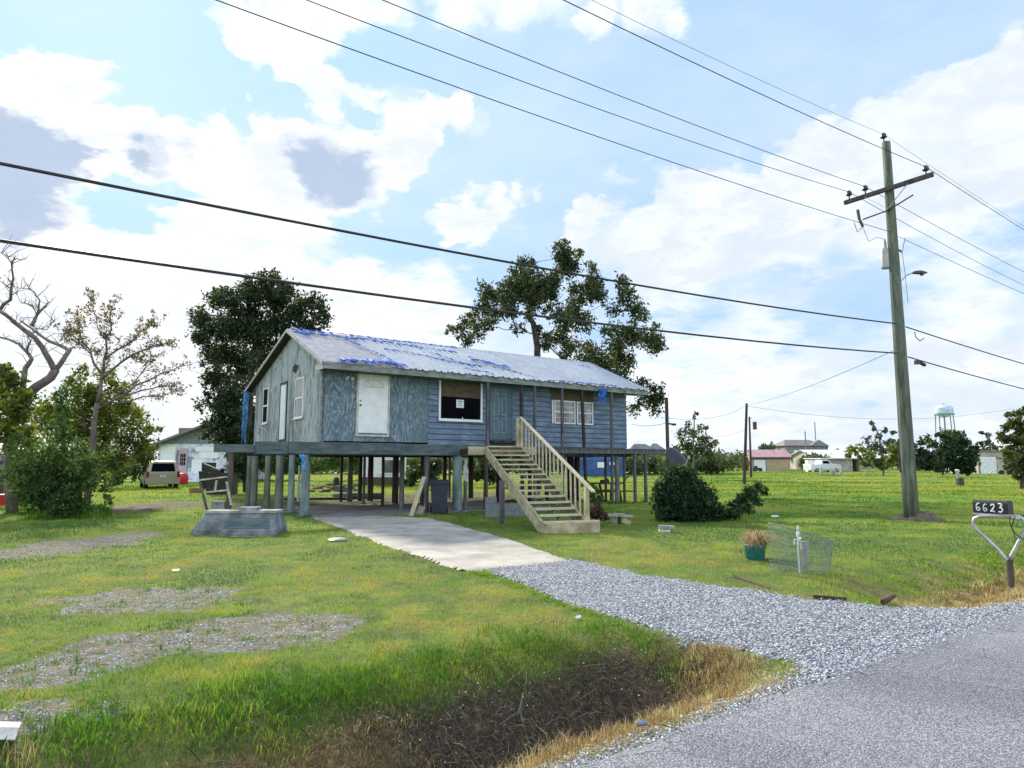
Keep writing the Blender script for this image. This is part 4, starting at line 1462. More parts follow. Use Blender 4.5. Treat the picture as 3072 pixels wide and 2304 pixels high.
    # bushes behind the house seen between the pilings
    for (nm, lab, Yb, base, cl, mt) in (
        ('evergreen_shrub', 'dark rounded shrub behind the house seen left of the trash bin', 40, (1270, 1462), [(1250, 1420, 35, 1.5), (1290, 1430, 35, 1.5), (1310, 1400, 30, 1.2), (1225, 1445, 22, 1.2)], 'dark_leaf'),
        ('evergreen_shrub', 'dark shrub behind the house seen under the top of the stairs', 42, (1470, 1455), [(1440, 1415, 35, 1.5), (1480, 1420, 40, 1.5), (1510, 1400, 35, 1.2), (1450, 1385, 25, .9, .7)], 'dark_leaf'),
        ('green_thicket', 'broad green thicket behind the front left pilings', 58, (980, 1428), [(920, 1385, 38, 1.3), (960, 1395, 36, 1.3), (1000, 1375, 42, 1.3), (1045, 1380, 42, 1.2, .3), (870, 1390, 40, 1.2), (1090, 1380, 40, 1.2, .3), (830, 1385, 45, 1.2), (780, 1380, 50, 1.2)], 'vine_leaf'),
        ('leafy_bush', 'leafy bush under the house near the foot of the stairs', 23.5, (1770, 1520), [(1770, 1490, 24, 1.2), (1795, 1500, 20, 1), (1760, 1455, 18, .8), (1785, 1470, 18, .5)], 'vine_leaf'),
    ):
        px_tree(nm, lab, Yb, base, cl, mt, .13 if Yb > 30 else .06, 1.3, tone=.4, cat='bush', branches=False)
    # dead brown brush heap beside the newel
    px_tree('brush_heap', 'heap of dead brown brush right of the stair foot', 17.6, (1790, 1565),
            [(1785, 1540, 26, 1.2), (1810, 1545, 18, 1), (1775, 1560, 16, 1), (1795, 1520, 16, .7)], 'brown_bush', .05, 1.4, tone=.5, cat='bush', branches=False)
    # vine-covered mound with its raised arm
    px_tree('vine_mound', 'big dark vine-covered mound below the satellite dish, its trailing arm raised to the right', 19.0, (2060, 1560),
            [(2030, 1430, 32, 1.4, .6), (2060, 1425, 30, 1.4, .6), (2010, 1460, 40, 1.6, .45), (2070, 1460, 45, 1.6, .45), (2040, 1500, 60, 2, .3), (2000, 1520, 38, 1.6, .3), (2100, 1490, 38, 1.6, .35), (2120, 1520, 36, 1.5, .25), (2080, 1535, 45, 1.8, .2), (2030, 1545, 40, 1.6, .2), (2150, 1540, 26, 1.3, .2), (1985, 1545, 22, 1.3, .3), (2180, 1545, 22, 1.1, .2), (2210, 1530, 24, 1.2, .35), (2230, 1500, 24, 1.2, .45), (2250, 1480, 22, 1.2, .5), (2275, 1465, 18, 1.1, .55), (2290, 1475, 12, .9, .5), (2265, 1500, 18, .8, .5), (2245, 1530, 16, .5, .6)],
            'mound_leaf', .05, 2.0, tone=.4, tv=.34, cat='bush', branches=False, depth=.3, flat=.95, loose=.30, sat=2)
    # cypress and other far trees
    px_tree('cypress_tree', 'small half-bare conifer standing in the field between two dark poles', 62, (2080, 1412),
            [(2080, 1250, 10, .5), (2065, 1275, 18, .5), (2100, 1285, 18, .4), (2050, 1295, 20, .6), (2080, 1305, 26, .7), (2040, 1315, 20, .6), (2115, 1320, 26, .8), (2140, 1330, 18, .7), (2060, 1335, 34, 1.1), (2110, 1345, 36, 1.1), (2030, 1345, 18, .8), (2080, 1362, 30, 1.1), (2130, 1365, 22, .7), (2120, 1280, 12, .25), (2090, 1240, 8, .4)],
            'oak_leaf', .15, .8, [(2081, 1360), (2082, 1300), (2084, 1232)], .09, 'bark_grey', tone=.75, tv=.2, depth=.5)
    px_tree('round_tree', 'small round green tree behind the red-roofed garage', 150, (2295, 1392),
            [(2290, 1350, 20, 1.2), (2310, 1345, 18, 1.2), (2280, 1360, 14, 1), (2335, 1355, 14, 1, .7), (2350, 1362, 10, 1, .7)], 'far_leaf', .5, 1.2, cat='tree', branches=False)
    px_tree('gnarled_tree', 'gnarled half-dead oak left of the big utility pole', 120, (2645, 1400),
            [(2625, 1285, 10, .25), (2655, 1290, 10, .3), (2605, 1325, 18, .8), (2630, 1335, 20, 1), (2665, 1325, 16, .9), (2640, 1310, 12, .5), (2680, 1330, 14, .9), (2650, 1350, 22, 1.1), (2610, 1345, 16, .9), (2680, 1300, 8, .3), (2615, 1270, 7, .2)],
            'far_leaf', .4, .8, [(2645, 1360), (2640, 1325), (2630, 1290)], .22, 'bark_grey', tone=.2, wob=.1)
    px_tree('leafy_tree', 'yellow-green trees in front of the white-roofed building', 105, (2590, 1405),
            [(2560, 1350, 18, 1, .6), (2585, 1345, 16, 1, .6), (2610, 1365, 20, 1.2, .5), (2575, 1370, 18, 1.1, .5), (2545, 1365, 14, .8, .6), (2630, 1390, 26, 1.5, .2), (2660, 1385, 22, 1.4, .2), (2600, 1390, 14, 1, .3), (2685, 1370, 16, 1.2, .4)], 'yel_leaf', .4, 1.1, tone=.4, branches=False)
    px_tree('autumn_bush', 'olive and orange bush just left of the utility pole', 75, (2680, 1412),
            [(2680, 1350, 20, 1.2, .5), (2690, 1375, 22, 1.3, .5), (2670, 1392, 18, 1.2, .6), (2700, 1340, 18, 1.1)], 'yel_leaf', .28, 1.3, tone=.4, cat='bush', branches=False)
    px_tree('spreading_evergreen', 'low spreading evergreen with layered boughs right of the utility pole', 70, (2760, 1415),
            [(2745, 1345, 16, 1.3), (2765, 1325, 12, 1.2), (2755, 1365, 24, 1.5), (2785, 1370, 26, 1.6), (2740, 1390, 22, 1.5), (2775, 1395, 26, 1.6), (2810, 1395, 26, 1.6), (2810, 1365, 22, 1.5), (2725, 1370, 16, 1.2)], 'dark_leaf', .25, 1.4, tone=.35, cat='tree', branches=False)
    px_tree('dense_shrub', 'huge rounded dark green shrub in front of the water tower', 72, (2870, 1420),
            [(2830, 1310, 28, 1.5, .55), (2800, 1330, 20, 1.2, .55), (2860, 1315, 28, 1.6, .5), (2895, 1325, 26, 1.5, .4), (2920, 1350, 22, 1.5, .35), (2850, 1350, 38, 2), (2890, 1370, 38, 2, .25), (2920, 1385, 22, 1.5), (2840, 1385, 34, 2, .25), (2880, 1405, 26, 1.6, .2), (2905, 1405, 20, 1.4, .2), (2820, 1400, 24, 1.5, .2), (2785, 1315, 14, .6, .6), (2940, 1330, 10, .5, .5)], 'mound_leaf', .25, 1.3, tone=.5, tv=.3, cat='bush', branches=False, depth=.4)
    px_tree('bare_tree', 'distant bare oak behind the white garage at right', 120, (2975, 1410),
            [(2960, 1325, 12, .6), (2975, 1330, 14, .9), (2990, 1345, 14, .9), (2955, 1350, 20, 1.2), (2980, 1365, 18, 1.1), (2940, 1360, 12, 1), (2965, 1305, 7, .2), (2945, 1298, 5, .15), (3000, 1360, 16, 1)], 'far_leaf', .4, .9, [(2972, 1365), (2970, 1330), (2962, 1300)], .22, 'bark_grey', tone=.25, wob=.1)
    px_tree('leafy_tree', 'bright green tree filling the right edge above the mailbox', 40, (3068, 1450),
            [(3060, 1235, 20, 1), (3030, 1245, 16, .9), (3050, 1270, 26, 1.2), (3020, 1285, 16, .9), (2995, 1300, 14, .9), (3010, 1320, 22, 1.1), (3050, 1320, 34, 1.4), (3040, 1360, 32, 1.3, .7), (3070, 1370, 34, 1.4), (3030, 1390, 22, 1, .7), (3060, 1410, 30, 1.2), (3050, 1430, 16, 1), (3100, 1300, 50, 1.5), (3110, 1380, 45, 1.5), (3020, 1360, 18, .9, .8)], 'oak_leaf', .16, 1.3, [(3075, 1380), (3070, 1300)], .2, tone=.75, tv=.3)
    # field hedgerow behind everything: one long band of rough growth
    t = Tree('far_scrub', 'long band of rough green scrub closing the field behind the house', 'scrub', 88, (1800, 1409), 'hedge_leaf', 'bark')
    for i in range(250):
        px = rng.uniform(640, 2215)
        Yc = rng.uniform(84, 100)
        c = P(px, 1400 - rng.uniform(0, 22), Yc)
        t.clump(c, rng.uniform(1.0, 1.9), 260, .26, rng.uniform(.2, .9), .2, .6, 8)
    for i in range(60):
        px = rng.choice([rng.uniform(2230, 2260), rng.uniform(2420, 2470), rng.uniform(2680, 3150), rng.uniform(-200, 640), rng.uniform(-200, 640)])
        Yc = rng.uniform(120, 135)
        c = P(px, 1392 - rng.uniform(0, 12), Yc)
        t.clump(c, rng.uniform(1.2, 2.4), 160, .4, rng.uniform(.1, .6), .2, .6, 8)
    props(t.done(), kind='stuff')
    # far-off wood on the horizon
    t = Tree('far_wood', 'faint line of distant trees along the horizon', 'wood', 330, (1800, 1395), 'far_leaf', 'bark')
    for i in range(420):
        px = -1600 + 6300 * i / 420 + rng.uniform(-8, 8)
        Yc = rng.uniform(300, 380)
        ang = (px - 1536) / FPX
        c = P(px, 1384 - rng.uniform(2, 12), Yc)
        t.clump(c, rng.uniform(2.0, 4.0), 55, 1.1, rng.uniform(.1, .7), .2, .7, 6)
    props(t.done(), kind='stuff')


# ---------------------------------------------------------------- the stilt house (local: x along the front, y back, z up)
def F(px, py, yl=0.0):
    d = ray(px, py)
    k = (C0 + HV * yl).dot(HV)
    t = k / (d.x * HV.x + d.y * HV.y)
    p = Vector((d.x * t, d.y * t, EYE + d.z * t))
    return (p - C0).dot(HU), p.z


def S(px, py, xl=0.0):
    d = ray(px, py)
    k = (C0 + HU * xl).dot(HU)
    t = k / (d.x * HU.x + d.y * HU.y)
    p = Vector((d.x * t, d.y * t, EYE + d.z * t))
    return (p - C0).dot(HV), p.z


def loc_of(px, py, z=0.0):
    g = G(px, py, z)
    return (g - C0).dot(HU), (g - C0).dot(HV)


XL, WD = 13.0, 7.35
FZ = 2.25                   # bottom of the walls
RY, RZ = 2.88, 6.16         # ridge
EF, EB = (-.65, 4.62), (8.0, 4.50)   # front and back eaves (y, z)
RX0, RX1 = -.27, 13.62


def roof_z(y):
    if y <= RY:
        return EF[1] + (y - EF[0]) / (RY - EF[0]) * (RZ - EF[1])
    return RZ + (y - RY) / (EB[0] - RY) * (EB[1] - RZ)


def roof_pt(x, s, lift=0.0):         # front slope, s 0 at ridge .. 1 at the eave
    y = RY + (EF[0] - RY) * s
    return Vector((x, y - .38 * lift, roof_z(y) + .92 * lift))


def build_house():
    H = thing('stilt_house', 'long blue-grey wooden house raised on pilings with tarp scraps on its metal roof', 'house', C0, HROT)
    pr = lambda n, mb, m, lab=None, parent=None, smooth=False: part(n, mb, m, parent or H, lab, False, smooth)
    topf = roof_z(0) - .14
    # front plywood wall (left 3.65 m) and lap siding wall
    pr('wall', MB().bb((0, 0, FZ + .03), (3.66, .1, topf)), 'ply_front', 'blue-grey plywood wall with peeling grain')
    sid = MB()
    zz = 2.2
    x0, x1 = 3.66, XL
    while zz < topf - .02:
        z1 = min(zz + .19, topf)
        for a_, b_ in ((x0, x1),):
            sid.add([(a_, -.030, zz), (b_, -.030, zz), (b_, -.006, z1), (a_, -.006, z1), (a_, .05, zz), (b_, .05, zz), (b_, .05, z1), (a_, .05, z1)],
                    [(0, 1, 2, 3), (4, 0, 3, 7), (1, 5, 6, 2), (4, 5, 1, 0), (3, 2, 6, 7)])
        zz += .19
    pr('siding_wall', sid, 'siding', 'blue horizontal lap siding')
    # gable wall as a five-sided slab with its apex under the roof
    g = MB()
    prof = [(.0, FZ), (WD, FZ), (WD, roof_z(WD) - .14), (RY, RZ - .16), (.0, roof_z(0) - .13)]
    g.loft([[(-.02, y, z) for y, z in prof], [(.08, y, z) for y, z in prof]])
    pr('gable_wall', g, 'ply_side', 'grey weathered plywood gable wall')
    g = MB()
    g.loft([[(XL - .08, y, z) for y, z in prof], [(XL + .02, y, z) for y, z in prof]])
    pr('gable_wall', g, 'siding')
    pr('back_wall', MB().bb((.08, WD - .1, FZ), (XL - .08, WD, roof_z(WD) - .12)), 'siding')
    pr('floor', MB().bb((.02, .03, 2.12), (XL - .02, WD - .03, 2.22)), 'dark_wood')
    pr('corner_trim', MB().bb((-.045, -.03, FZ + .02), (-.0, .045, topf - .02)), 'fascia')
    # roof: sheathing slabs, metal with ribs, ridge
    base = MB()
    t = .05
    A = [(EF[0], EF[1]), (RY, RZ), (EB[0], EB[1]), (EB[0], EB[1] - t), (RY, RZ - t - .02), (EF[0], EF[1] - t)]
    base.loft([[(RX0, y, z) for y, z in A], [(RX1, y, z) for y, z in A]])
    roof = pr('roof', base, 'bare_roof', 'lilac-grey bare sheathing at the left end of the roof')
    m = MB()
    xs, hs = [], []
    x = 1.95
    while x < RX1 + .02:
        for dx, h in ((0, .0), (.13, .0), (.150, .040), (.185, .040), (.205, .0)):
            xs.append(x + dx)
            hs.append(h)
        x += .228
    xs = [min(v, RX1 + .03) for v in xs]
    rows = [1.0 + .012, .66, .33, 0.0]
    vs, fs = [], []
    for s in rows:
        for i, (xx, h) in enumerate(zip(xs, hs)):
            wob = (noise2(np.array([xx]), np.array([s * 5.]), 1.3, 6)[0] - .5) * .02
            vs.append(roof_pt(xx, s + (.012 * ((i // 5) % 3) if s > 1 else 0), .012 + h + wob))
    nx = len(xs)
    for r in range(len(rows) - 1):
        for i in range(nx - 1):
            fs.append((r * nx + i, r * nx + i + 1, (r + 1) * nx + i + 1, (r + 1) * nx + i))
    m.add(vs, fs)
    me_roof = pr('metal_panel', m, 'metal_roof', 'ribbed silver metal roofing', roof)
    rd = MB()
    rd.loft([[(xx, RY - .16, RZ - .045), (xx, RY, RZ + .045), (xx, RY + .16, RZ - .02), (xx, RY + .16, RZ - .035), (xx, RY, RZ + .02), (xx, RY - .16, RZ - .06)] for xx in (2.0, RX1 + .02)])
    pr('ridge_cap', rd, 'metal_roof', None, roof)
    so_ = MB()
    for (ya, yb) in ((EF[0], RY), (RY, EB[0])):
        so_.loft([[(x_, ya, roof_z(ya) - .056), (x_, yb, roof_z(yb) - .075 if yb == RY else roof_z(yb) - .056), (x_, yb, roof_z(yb) - .10), (x_, ya, roof_z(ya) - .10)] for x_ in (RX0 + .004, -.022)])
    pr('gable_soffit', so_, 'dark_wood')
    fa = MB().bb((RX0 + .04, EF[0] - .028, EF[1] - .22), (RX1 - .02, EF[0] + .012, EF[1] - .045))
    pr('fascia', fa, 'fascia')
    pr('fascia', MB().bb((RX0 + .04, EB[0] - .012, EB[1] - .22), (RX1 - .02, EB[0] + .025, EB[1] - .045)), 'fascia')
    for x_, sgn in ((RX0, -1), (RX1, 1)):
        for (ya, yb) in ((EF[0] - .02, RY), (RY, EB[0] + .02)):
            rb = MB()
            e = .0
            za, zb = roof_z(max(ya, EF[0])) if ya < RY else RZ, RZ if yb <= RY else roof_z(EB[0])
            rb.loft([[(x_ + d, ya, za - .03), (x_ + d, yb, zb - .03), (x_ + d, yb, zb - .12), (x_ + d, ya, za - .12)] for d in ((-.03 * (sgn < 0)) - .0, .03 * (sgn > 0) + .0)])
            pr('rake_board', rb, 'rake')
    pr('soffit', MB().bb((RX0 + .06, EF[0] + .014, EF[1] - .21), (RX1 - .06, -.032, EF[1] - .185)), 'soffit')
    pr('soffit_end', MB().bb((RX0 + .02, EF[0] + .0145, EF[1] - .235), (RX0 + .058, -.02, EF[1] - .055)), 'cream')
    # ---- openings on the front
    def frame(name_, x0, x1, z0, z1, y, w, d, mat, parent=None):
        f = MB()
        f.bb((x0 - w, y - d, z0 - w), (x0, y, z1 + w))
        f.bb((x1, y - d, z0 - w), (x1 + w, y, z1 + w))
        f.bb((x0, y - d, z1), (x1, y, z1 + w))
        f.bb((x0, y - d, z0 - w), (x1, y, z0))
        return pr(name_, f, mat, None, parent)
    # white door
    d = pr('white_door', MB().bb((1.16, -.035, 2.55), (2.16, -.002, 4.40)), 'white', 'blank white door with an arched moulding at its top')
    frame('door_frame', 1.16, 2.16, 2.50, 4.40, -.002, .065, .05, 'door_frame', d)
    arch = MB()
    for i in range(10):
        a0, a1 = math.pi * i / 10, math.pi * (i + 1) / 10
        arch.beam((1.66 + .33 * math.cos(a0), -.042, 4.04 + .2 * math.sin(a0)), (1.66 + .33 * math.cos(a1), -.042, 4.04 + .2 * math.sin(a1)), .014, .02)
    arch.bb((1.32, -.048, 4.00), (2.0, -.0355, 4.025))
    for i in range(1, 4):
        a0 = math.pi * i / 4
        arch.beam((1.66, -.042, 4.03), (1.66 + .32 * math.cos(a0), -.042, 4.03 + .19 * math.sin(a0)), .012, .012)
    pr('fanlight_moulding', arch, 'cream', None, d)
    pr('door_knob', MB().lathe([(.02, 0), (.032, .02), (.032, .04), (.015, .055)], (1.225, -.035, 3.42), 10, Matrix.Rotation(math.pi / 2, 3, 'X')), 'black', None, d)
    pr('deadbolt', MB().lathe([(.026, 0), (.026, .02)], (1.225, -.035, 3.56), 10, Matrix.Rotation(math.pi / 2, 3, 'X')), 'rust', None, d)
    # twin floodlight
    fl = MB()
    fl.lathe([(.05, 0), (.05, .02)], (.82, -.002, 4.27), 10, Matrix.Rotation(math.pi / 2, 3, 'X'))
    for sx in (-.085, .085):
        fl.lathe([(.02, 0), (.055, .06), (.06, .1), (.05, .105)], (.82 + sx, -.03, 4.26), 10, Matrix.Rotation(math.pi / 2 + .4, 3, 'X'))
    pr('floodlight', fl, 'fixture', 'twin grey floodlight beside the white door')
    # big picture window
    W = pr('picture_window', MB().bb((4.13, -.05, 3.13), (5.70, -.031, 4.44)), 'dark_glass', 'large black picture window with a brown shade over its upper half')
    frame('window_frame', 4.10, 5.72, 3.11, 4.46, -.030, .07, .045, 'white', W)
    pr('blind', MB().bb((4.14, -.058, 3.86), (5.69, -.0505, 4.435)), 'brown_board', None, W)
    pr('sill', MB().bb((4.02, -.105, 3.02), (5.80, -.0755, 3.055)), 'white', None, W)
    nt = pr('notice', MB().bb((4.72, -.060, 3.50), (5.02, -.0515, 3.78)), 'paper', 'white paper notice with blue print', W)
    ink = MB()
    ink.bb((4.77, -.0625, 3.70), (4.97, -.0605, 3.745))
    for i in range(4):
        ink.bb((4.78, -.0625, 3.655 - i * .032), (4.96 - .02 * (i % 2), -.0605, 3.668 - i * .032))
    pr('print', ink, 'ink', None, W)
    pr('bottle', MB().lathe([(.022, 0), (.024, .07), (.012, .10), (.012, .13)], (4.95, -.09, 3.056), 8), 'pvc', 'small white bottle on the sill', W)
    # blue panelled front door
    D = pr('front_door', MB().bb((6.18, -.062, 2.46), (7.06, -.034, 4.34)), 'blue_door', 'slate-blue panelled front door')
    frame('door_frame', 6.18, 7.06, 2.42, 4.34, -.031, .07, .05, 'blue_door', D)
    for (xa, xb, za, zb) in ((6.30, 6.46, 4.06, 4.24), (6.62, 6.80, 4.06, 4.24), (6.28, 6.50, 3.32, 3.94), (6.62, 6.84, 3.32, 3.94), (6.28, 6.50, 2.68, 3.20), (6.62, 6.84, 2.68, 3.20)):
        f = MB()
        w = .022
        f.bb((xa, -.074, za), (xa + w, -.0625, zb)); f.bb((xb - w, -.074, za), (xb, -.0625, zb))
        f.bb((xa + w, -.074, za), (xb - w, -.0625, za + w)); f.bb((xa + w, -.074, zb - w), (xb - w, -.0625, zb))
        pr('door_panel', f, 'door_trim', None, D)
    pr('door_knob', MB().lathe([(.02, 0), (.034, .03), (.03, .055)], (6.98, -.062, 3.34), 10, Matrix.Rotation(math.pi / 2, 3, 'X')), 'rust', None, D)
    pr('threshold', MB().bb((6.10, -.34, 2.30), (7.3, -.032, 2.40)), 'dark_wood')
    for z in (3.86, 4.02):
        pr('doorbell', MB().lathe([(.03, 0), (.03, .012)], (5.98, -.03, z), 8, Matrix.Rotation(math.pi / 2, 3, 'X')), 'white')
    # twin double-hung windows with brown boards above
    pr('brown_board', MB().bb((8.95, -.05, 4.03), (11.12, -.031, 4.50)), 'brown_board')
    for (xa, xb) in ((9.10, 10.12), (10.24, 11.06)):
        w = pr('window', MB().bb((xa, -.045, 3.12), (xb, -.031, 3.98)), 'glass')
        frame('window_frame', xa + .03, xb - .03, 3.15, 3.95, -.0455, .05, .03, 'white', w)
        mu = MB()
        mu.bb((xa + .03, -.068, 3.53), (xb - .03, -.046, 3.575))
        mid = (xa + xb) / 2
        for xm in ((mid,) if xa < 10 else ()):
            mu.bb((xm - .008, -.056, 3.155), (xm + .008, -.0465, 3.529))
            mu.bb((xm - .008, -.056, 3.577), (xm + .008, -.0465, 3.945))
        for z in ((3.34, 3.76) if xa < 10 else ()):
            mu.bb((xa + .035, -.0555, z - .007), (xb - .035, -.0467, z + .007))
        pr('sash_bar', mu, 'white', None, w)
        cu = MB()
        for i in range(5):
            cu.bb((xb - .30 + i * .05, -.0464, 3.18 + .02 * i), (xb - .262 + i * .05, -.0456, 3.93))
        pr('curtain', cu, 'curtain', None, w)
    pr('shutter', MB().bb((8.98, -.058, 3.10), (9.045, -.031, 4.0)), 'white')
    # hook scrollwork (a small wire bracket) on the siding
    hk = MB()
    hk.tube([(7.9, -.04, 4.0), (8.1, -.04, 3.93), (8.25, -.04, 3.97), (8.4, -.04, 3.92), (8.62, -.04, 3.98)], .012, 5)
    hk.tube([(8.25, -.04, 3.97), (8.25, -.04, 3.8)], .010, 5)
    pr('wire_bracket', hk, 'steel')
    # ---- openings on the gable wall (plane x = 0)
    def sframe(name_, y0, y1, z0, z1, w, mat, parent):
        f = MB()
        f.bb((-.05, y0 - w, z0 - w), (-.021, y0, z1 + w)); f.bb((-.05, y1, z0 - w), (-.021, y1 + w, z1 + w))
        f.bb((-.05, y0, z1), (-.021, y1, z1 + w)); f.bb((-.05, y0, z0 - w), (-.021, y1, z0))
        return pr(name_, f, mat, None, parent)
    for (y0, y1, gl) in ((1.68, 2.42, 'glass'), (5.62, 6.18, 'dark_glass')):
        w = pr('window', MB().bb((-.035, y0, 3.12), (-.021, y1, 4.36)), gl)
        sframe('window_frame', y0, y1, 3.12, 4.36, .045, 'white', w)
        pr('meeting_rail', MB().bb((-.052, y0, 3.70), (-.0355, y1, 3.76)), 'white', None, w)
        pr('sill', MB().bb((-.09, y0 - .06, 3.03), (-.051, y1 + .06, 3.07)), 'white', None, w)
    d2 = pr('side_door', MB().bb((-.06, 3.45, 2.42), (-.024, 3.98, 4.30)), 'white', 'narrow white side door standing in a black frame')
    sframe('door_frame', 3.38, 4.06, 2.40, 4.36, .06, 'black', d2)
    pr('wall_lamp', MB().box((-.10, 4.75, 4.22), (.14, .10, .12)).tube([(-.02, 4.9, 4.26), (-.12, 4.4, 4.34)], .012, 5), 'fixture', 'pale lamp bracket left of the side door')
    hole = MB()
    rr = random.Random(3)
    ring = [(-.0235, 2.62 + (.30 + rr.uniform(-.12, .12)) * math.cos(a * .52), 4.78 + (.14 + rr.uniform(-.06, .07)) * math.sin(a * .52)) for a in range(12)]
    ring2 = [(-.021, p[1], p[2]) for p in ring]
    hole.loft([ring, ring2])
    pr('wall_hole', hole, 'dark_wood', 'ragged dark hole in the gable plywood')
    pb = MB().tube([(-.06, 5.3, 2.62), (-.07, 5.5, 2.8), (-.06, 6.4, 2.95)], .012, 5).box((-.06, 6.55, 2.5), (.06, .22, .34)).tube([(-.06, 6.6, 2.3), (-.06, 6.6, 2.95)], .02, 6)
    pr('meter_pipe', pb, 'fixture')
    # ---- frame below: beams, girders, joists
    xa, _ = F(762, 1340, -.45)
    xb, _ = F(1432, 1350, -.45)
    pr('front_beam', MB().bb((xa, -.62, 1.86), (xb, -.50, 2.21)), 'beam', 'long weathered beam across the front pilings')
    pr('front_beam', MB().bb((xa + .9, -.675, 1.88), (xb - 3, -.6235, 2.22)), 'beam')
    xc, _ = F(640, 1345, -.45)
    pr('side_beam', MB().bb((xc, -.56, 1.90), (xa - .003, -.50, 2.12)), 'beam', 'beam end running out past the gable')
    pr('porch_beam', MB().bb((xb + 1.7, -.78, 1.96), (15.3, -.68, 2.13)), 'post', 'rim board of the missing porch deck')
    pr('porch_rail', MB().bb((xb + 1.7, -.82, 2.135), (15.32, -.66, 2.165)), 'beam')
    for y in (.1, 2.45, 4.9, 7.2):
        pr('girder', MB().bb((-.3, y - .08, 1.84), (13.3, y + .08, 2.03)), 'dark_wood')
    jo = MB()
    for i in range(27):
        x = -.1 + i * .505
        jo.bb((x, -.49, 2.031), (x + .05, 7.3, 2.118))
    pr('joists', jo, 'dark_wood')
    pr('deck_joist', MB().bb((13.05, -.676, 1.9), (13.1, 3.4, 2.1)), 'dark_wood')
    pr('deck_joist', MB().bb((15.2, -.676, 1.96), (15.28, 3.4, 2.13)), 'post')
    # ---- pilings. (px, base py, radius, kind) and rows along the gable
    rr = random.Random(11)

    def piling(x, y, r, mat, top=1.85, lean=(0, 0)):
        pts, rad = [], []
        for i in range(6):
            t_ = i / 5
            pts.append((x + lean[0] * (1 - t_) + rr.uniform(-.006, .006), y + lean[1] * (1 - t_), -.25 + (top + .25) * t_))
            rad.append(r * (1.06 - .1 * t_) * rr.uniform(.97, 1.03))
        part('piling', MB().tube(pts, rad, 10), mat, H, None, False, True)
    for px, r in ((916, .135), (874, .10), (838, .135), (802, .11), (763, .12), (748, .12)):
        y, _ = S(px, 1450, -.28)
        piling(-.28, max(y, -.3), r, 'pile_blue' if px > 870 else 'pile', 1.86)
    piling(xc + .45, -.53, .07, 'pile_dark', 1.9)
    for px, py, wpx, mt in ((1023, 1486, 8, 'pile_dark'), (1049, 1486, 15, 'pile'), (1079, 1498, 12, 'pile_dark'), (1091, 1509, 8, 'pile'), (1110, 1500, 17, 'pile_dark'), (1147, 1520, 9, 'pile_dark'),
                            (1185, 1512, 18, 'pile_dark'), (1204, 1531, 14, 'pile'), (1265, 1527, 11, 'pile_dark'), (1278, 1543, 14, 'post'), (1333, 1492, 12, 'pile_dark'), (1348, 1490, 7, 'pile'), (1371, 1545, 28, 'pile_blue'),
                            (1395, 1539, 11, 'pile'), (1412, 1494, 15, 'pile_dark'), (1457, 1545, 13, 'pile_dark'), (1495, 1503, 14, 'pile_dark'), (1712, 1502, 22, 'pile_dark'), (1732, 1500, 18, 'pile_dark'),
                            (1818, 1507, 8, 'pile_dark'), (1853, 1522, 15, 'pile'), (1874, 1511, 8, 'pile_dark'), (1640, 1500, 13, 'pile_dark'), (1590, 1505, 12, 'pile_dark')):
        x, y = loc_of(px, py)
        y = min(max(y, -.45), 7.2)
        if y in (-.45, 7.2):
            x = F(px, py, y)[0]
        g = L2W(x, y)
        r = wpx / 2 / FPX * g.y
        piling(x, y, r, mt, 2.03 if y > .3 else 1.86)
    # porch posts under the front eave, some still carrying on to the ground
    for px, mt, lean, w in ((1464, 'post', 0, .10), (1567, 'dark_wood', .03, .10), (1606, 'post', 0, .085), (1688, 'post', 0, .085), (1752, 'dark_wood', .12, .09), (1836, 'post', -.02, .085)):
        x, _ = F(px, 1250, -.635)
        pp = MB()
        pp.beam((x + lean, -.60, -.2 if px != 1464 else 1.9), (x - lean * .6, -.60, EF[1] - .21), w, w)
        part('porch_post', pp, mt, H, None)
    for px in (1905, 1937):
        x, _ = F(px, 1450, -.73)
        part('deck_post', MB().beam((x, -.73, -.2), (x, -.73, 1.955), .10, .10), 'post', H)
    x, _ = F(2002, 1300, -.73)
    part('corner_post', MB().tube([(x, -.73, -.2), (x, -.73, 4.35)], .075, 10), 'pile_dark', H, 'tall dark pole at the far corner of the porch')
    part('pole_lamp', MB().beam((x + .05, -.75, 3.25), (x + .38, -.80, 3.22), .05, .07).box((x + .36, -.8, 3.22), (.14, .12, .09)), 'black', H)
    part('brace', MB().beam((13.2, -.3, 1.95), (12.55, -.65, 1.2), .07, .07).beam((12.55, -.65, 1.2), (12.0, -.7, .8), .03, .03), 'dark_wood', H)
    # ---- tarp scraps on the roof
    def ribbon(pts, w, lab=None, mat='tarp', seed=0, lift=.03):
        r2 = random.Random(seed)
        m = MB()
        dense = []
        for i in range(len(pts) - 1):
            a_, b_ = Vector((*pts[i], 0)), Vector((*pts[i + 1], 0))
            k = max(2, int((b_ - a_).length / .1 + abs(pts[i][1] - pts[i + 1][1]) * 30))
            for j in range(k):
                dense.append(a_.lerp(b_, j / k))
        dense.append(Vector((*pts[-1], 0)))
        rows_ = []
        for i, p in enumerate(dense):
            x, s = p.x + r2.uniform(-.03, .03), p.y + r2.uniform(-.012, .012)
            ww = w * r2.uniform(.12, 1.0) ** 1.3 / 5.5
            l1, l2 = lift + r2.uniform(0, .025), lift + r2.uniform(0, .025)
            rows_.append((roof_pt(x, s - ww, l1), roof_pt(x, s, lift + r2.uniform(.005, .05)), roof_pt(x + r2.uniform(-.04, .04), s + ww, l2)))
        vs = [q for r_ in rows_ for q in r_]
        fs = []
        for i in range(len(rows_) - 1):
            for j in range(2):
                fs.append((i * 3 + j, i * 3 + j + 1, (i + 1) * 3 + j + 1, (i + 1) * 3 + j))
        m.add(vs, fs)
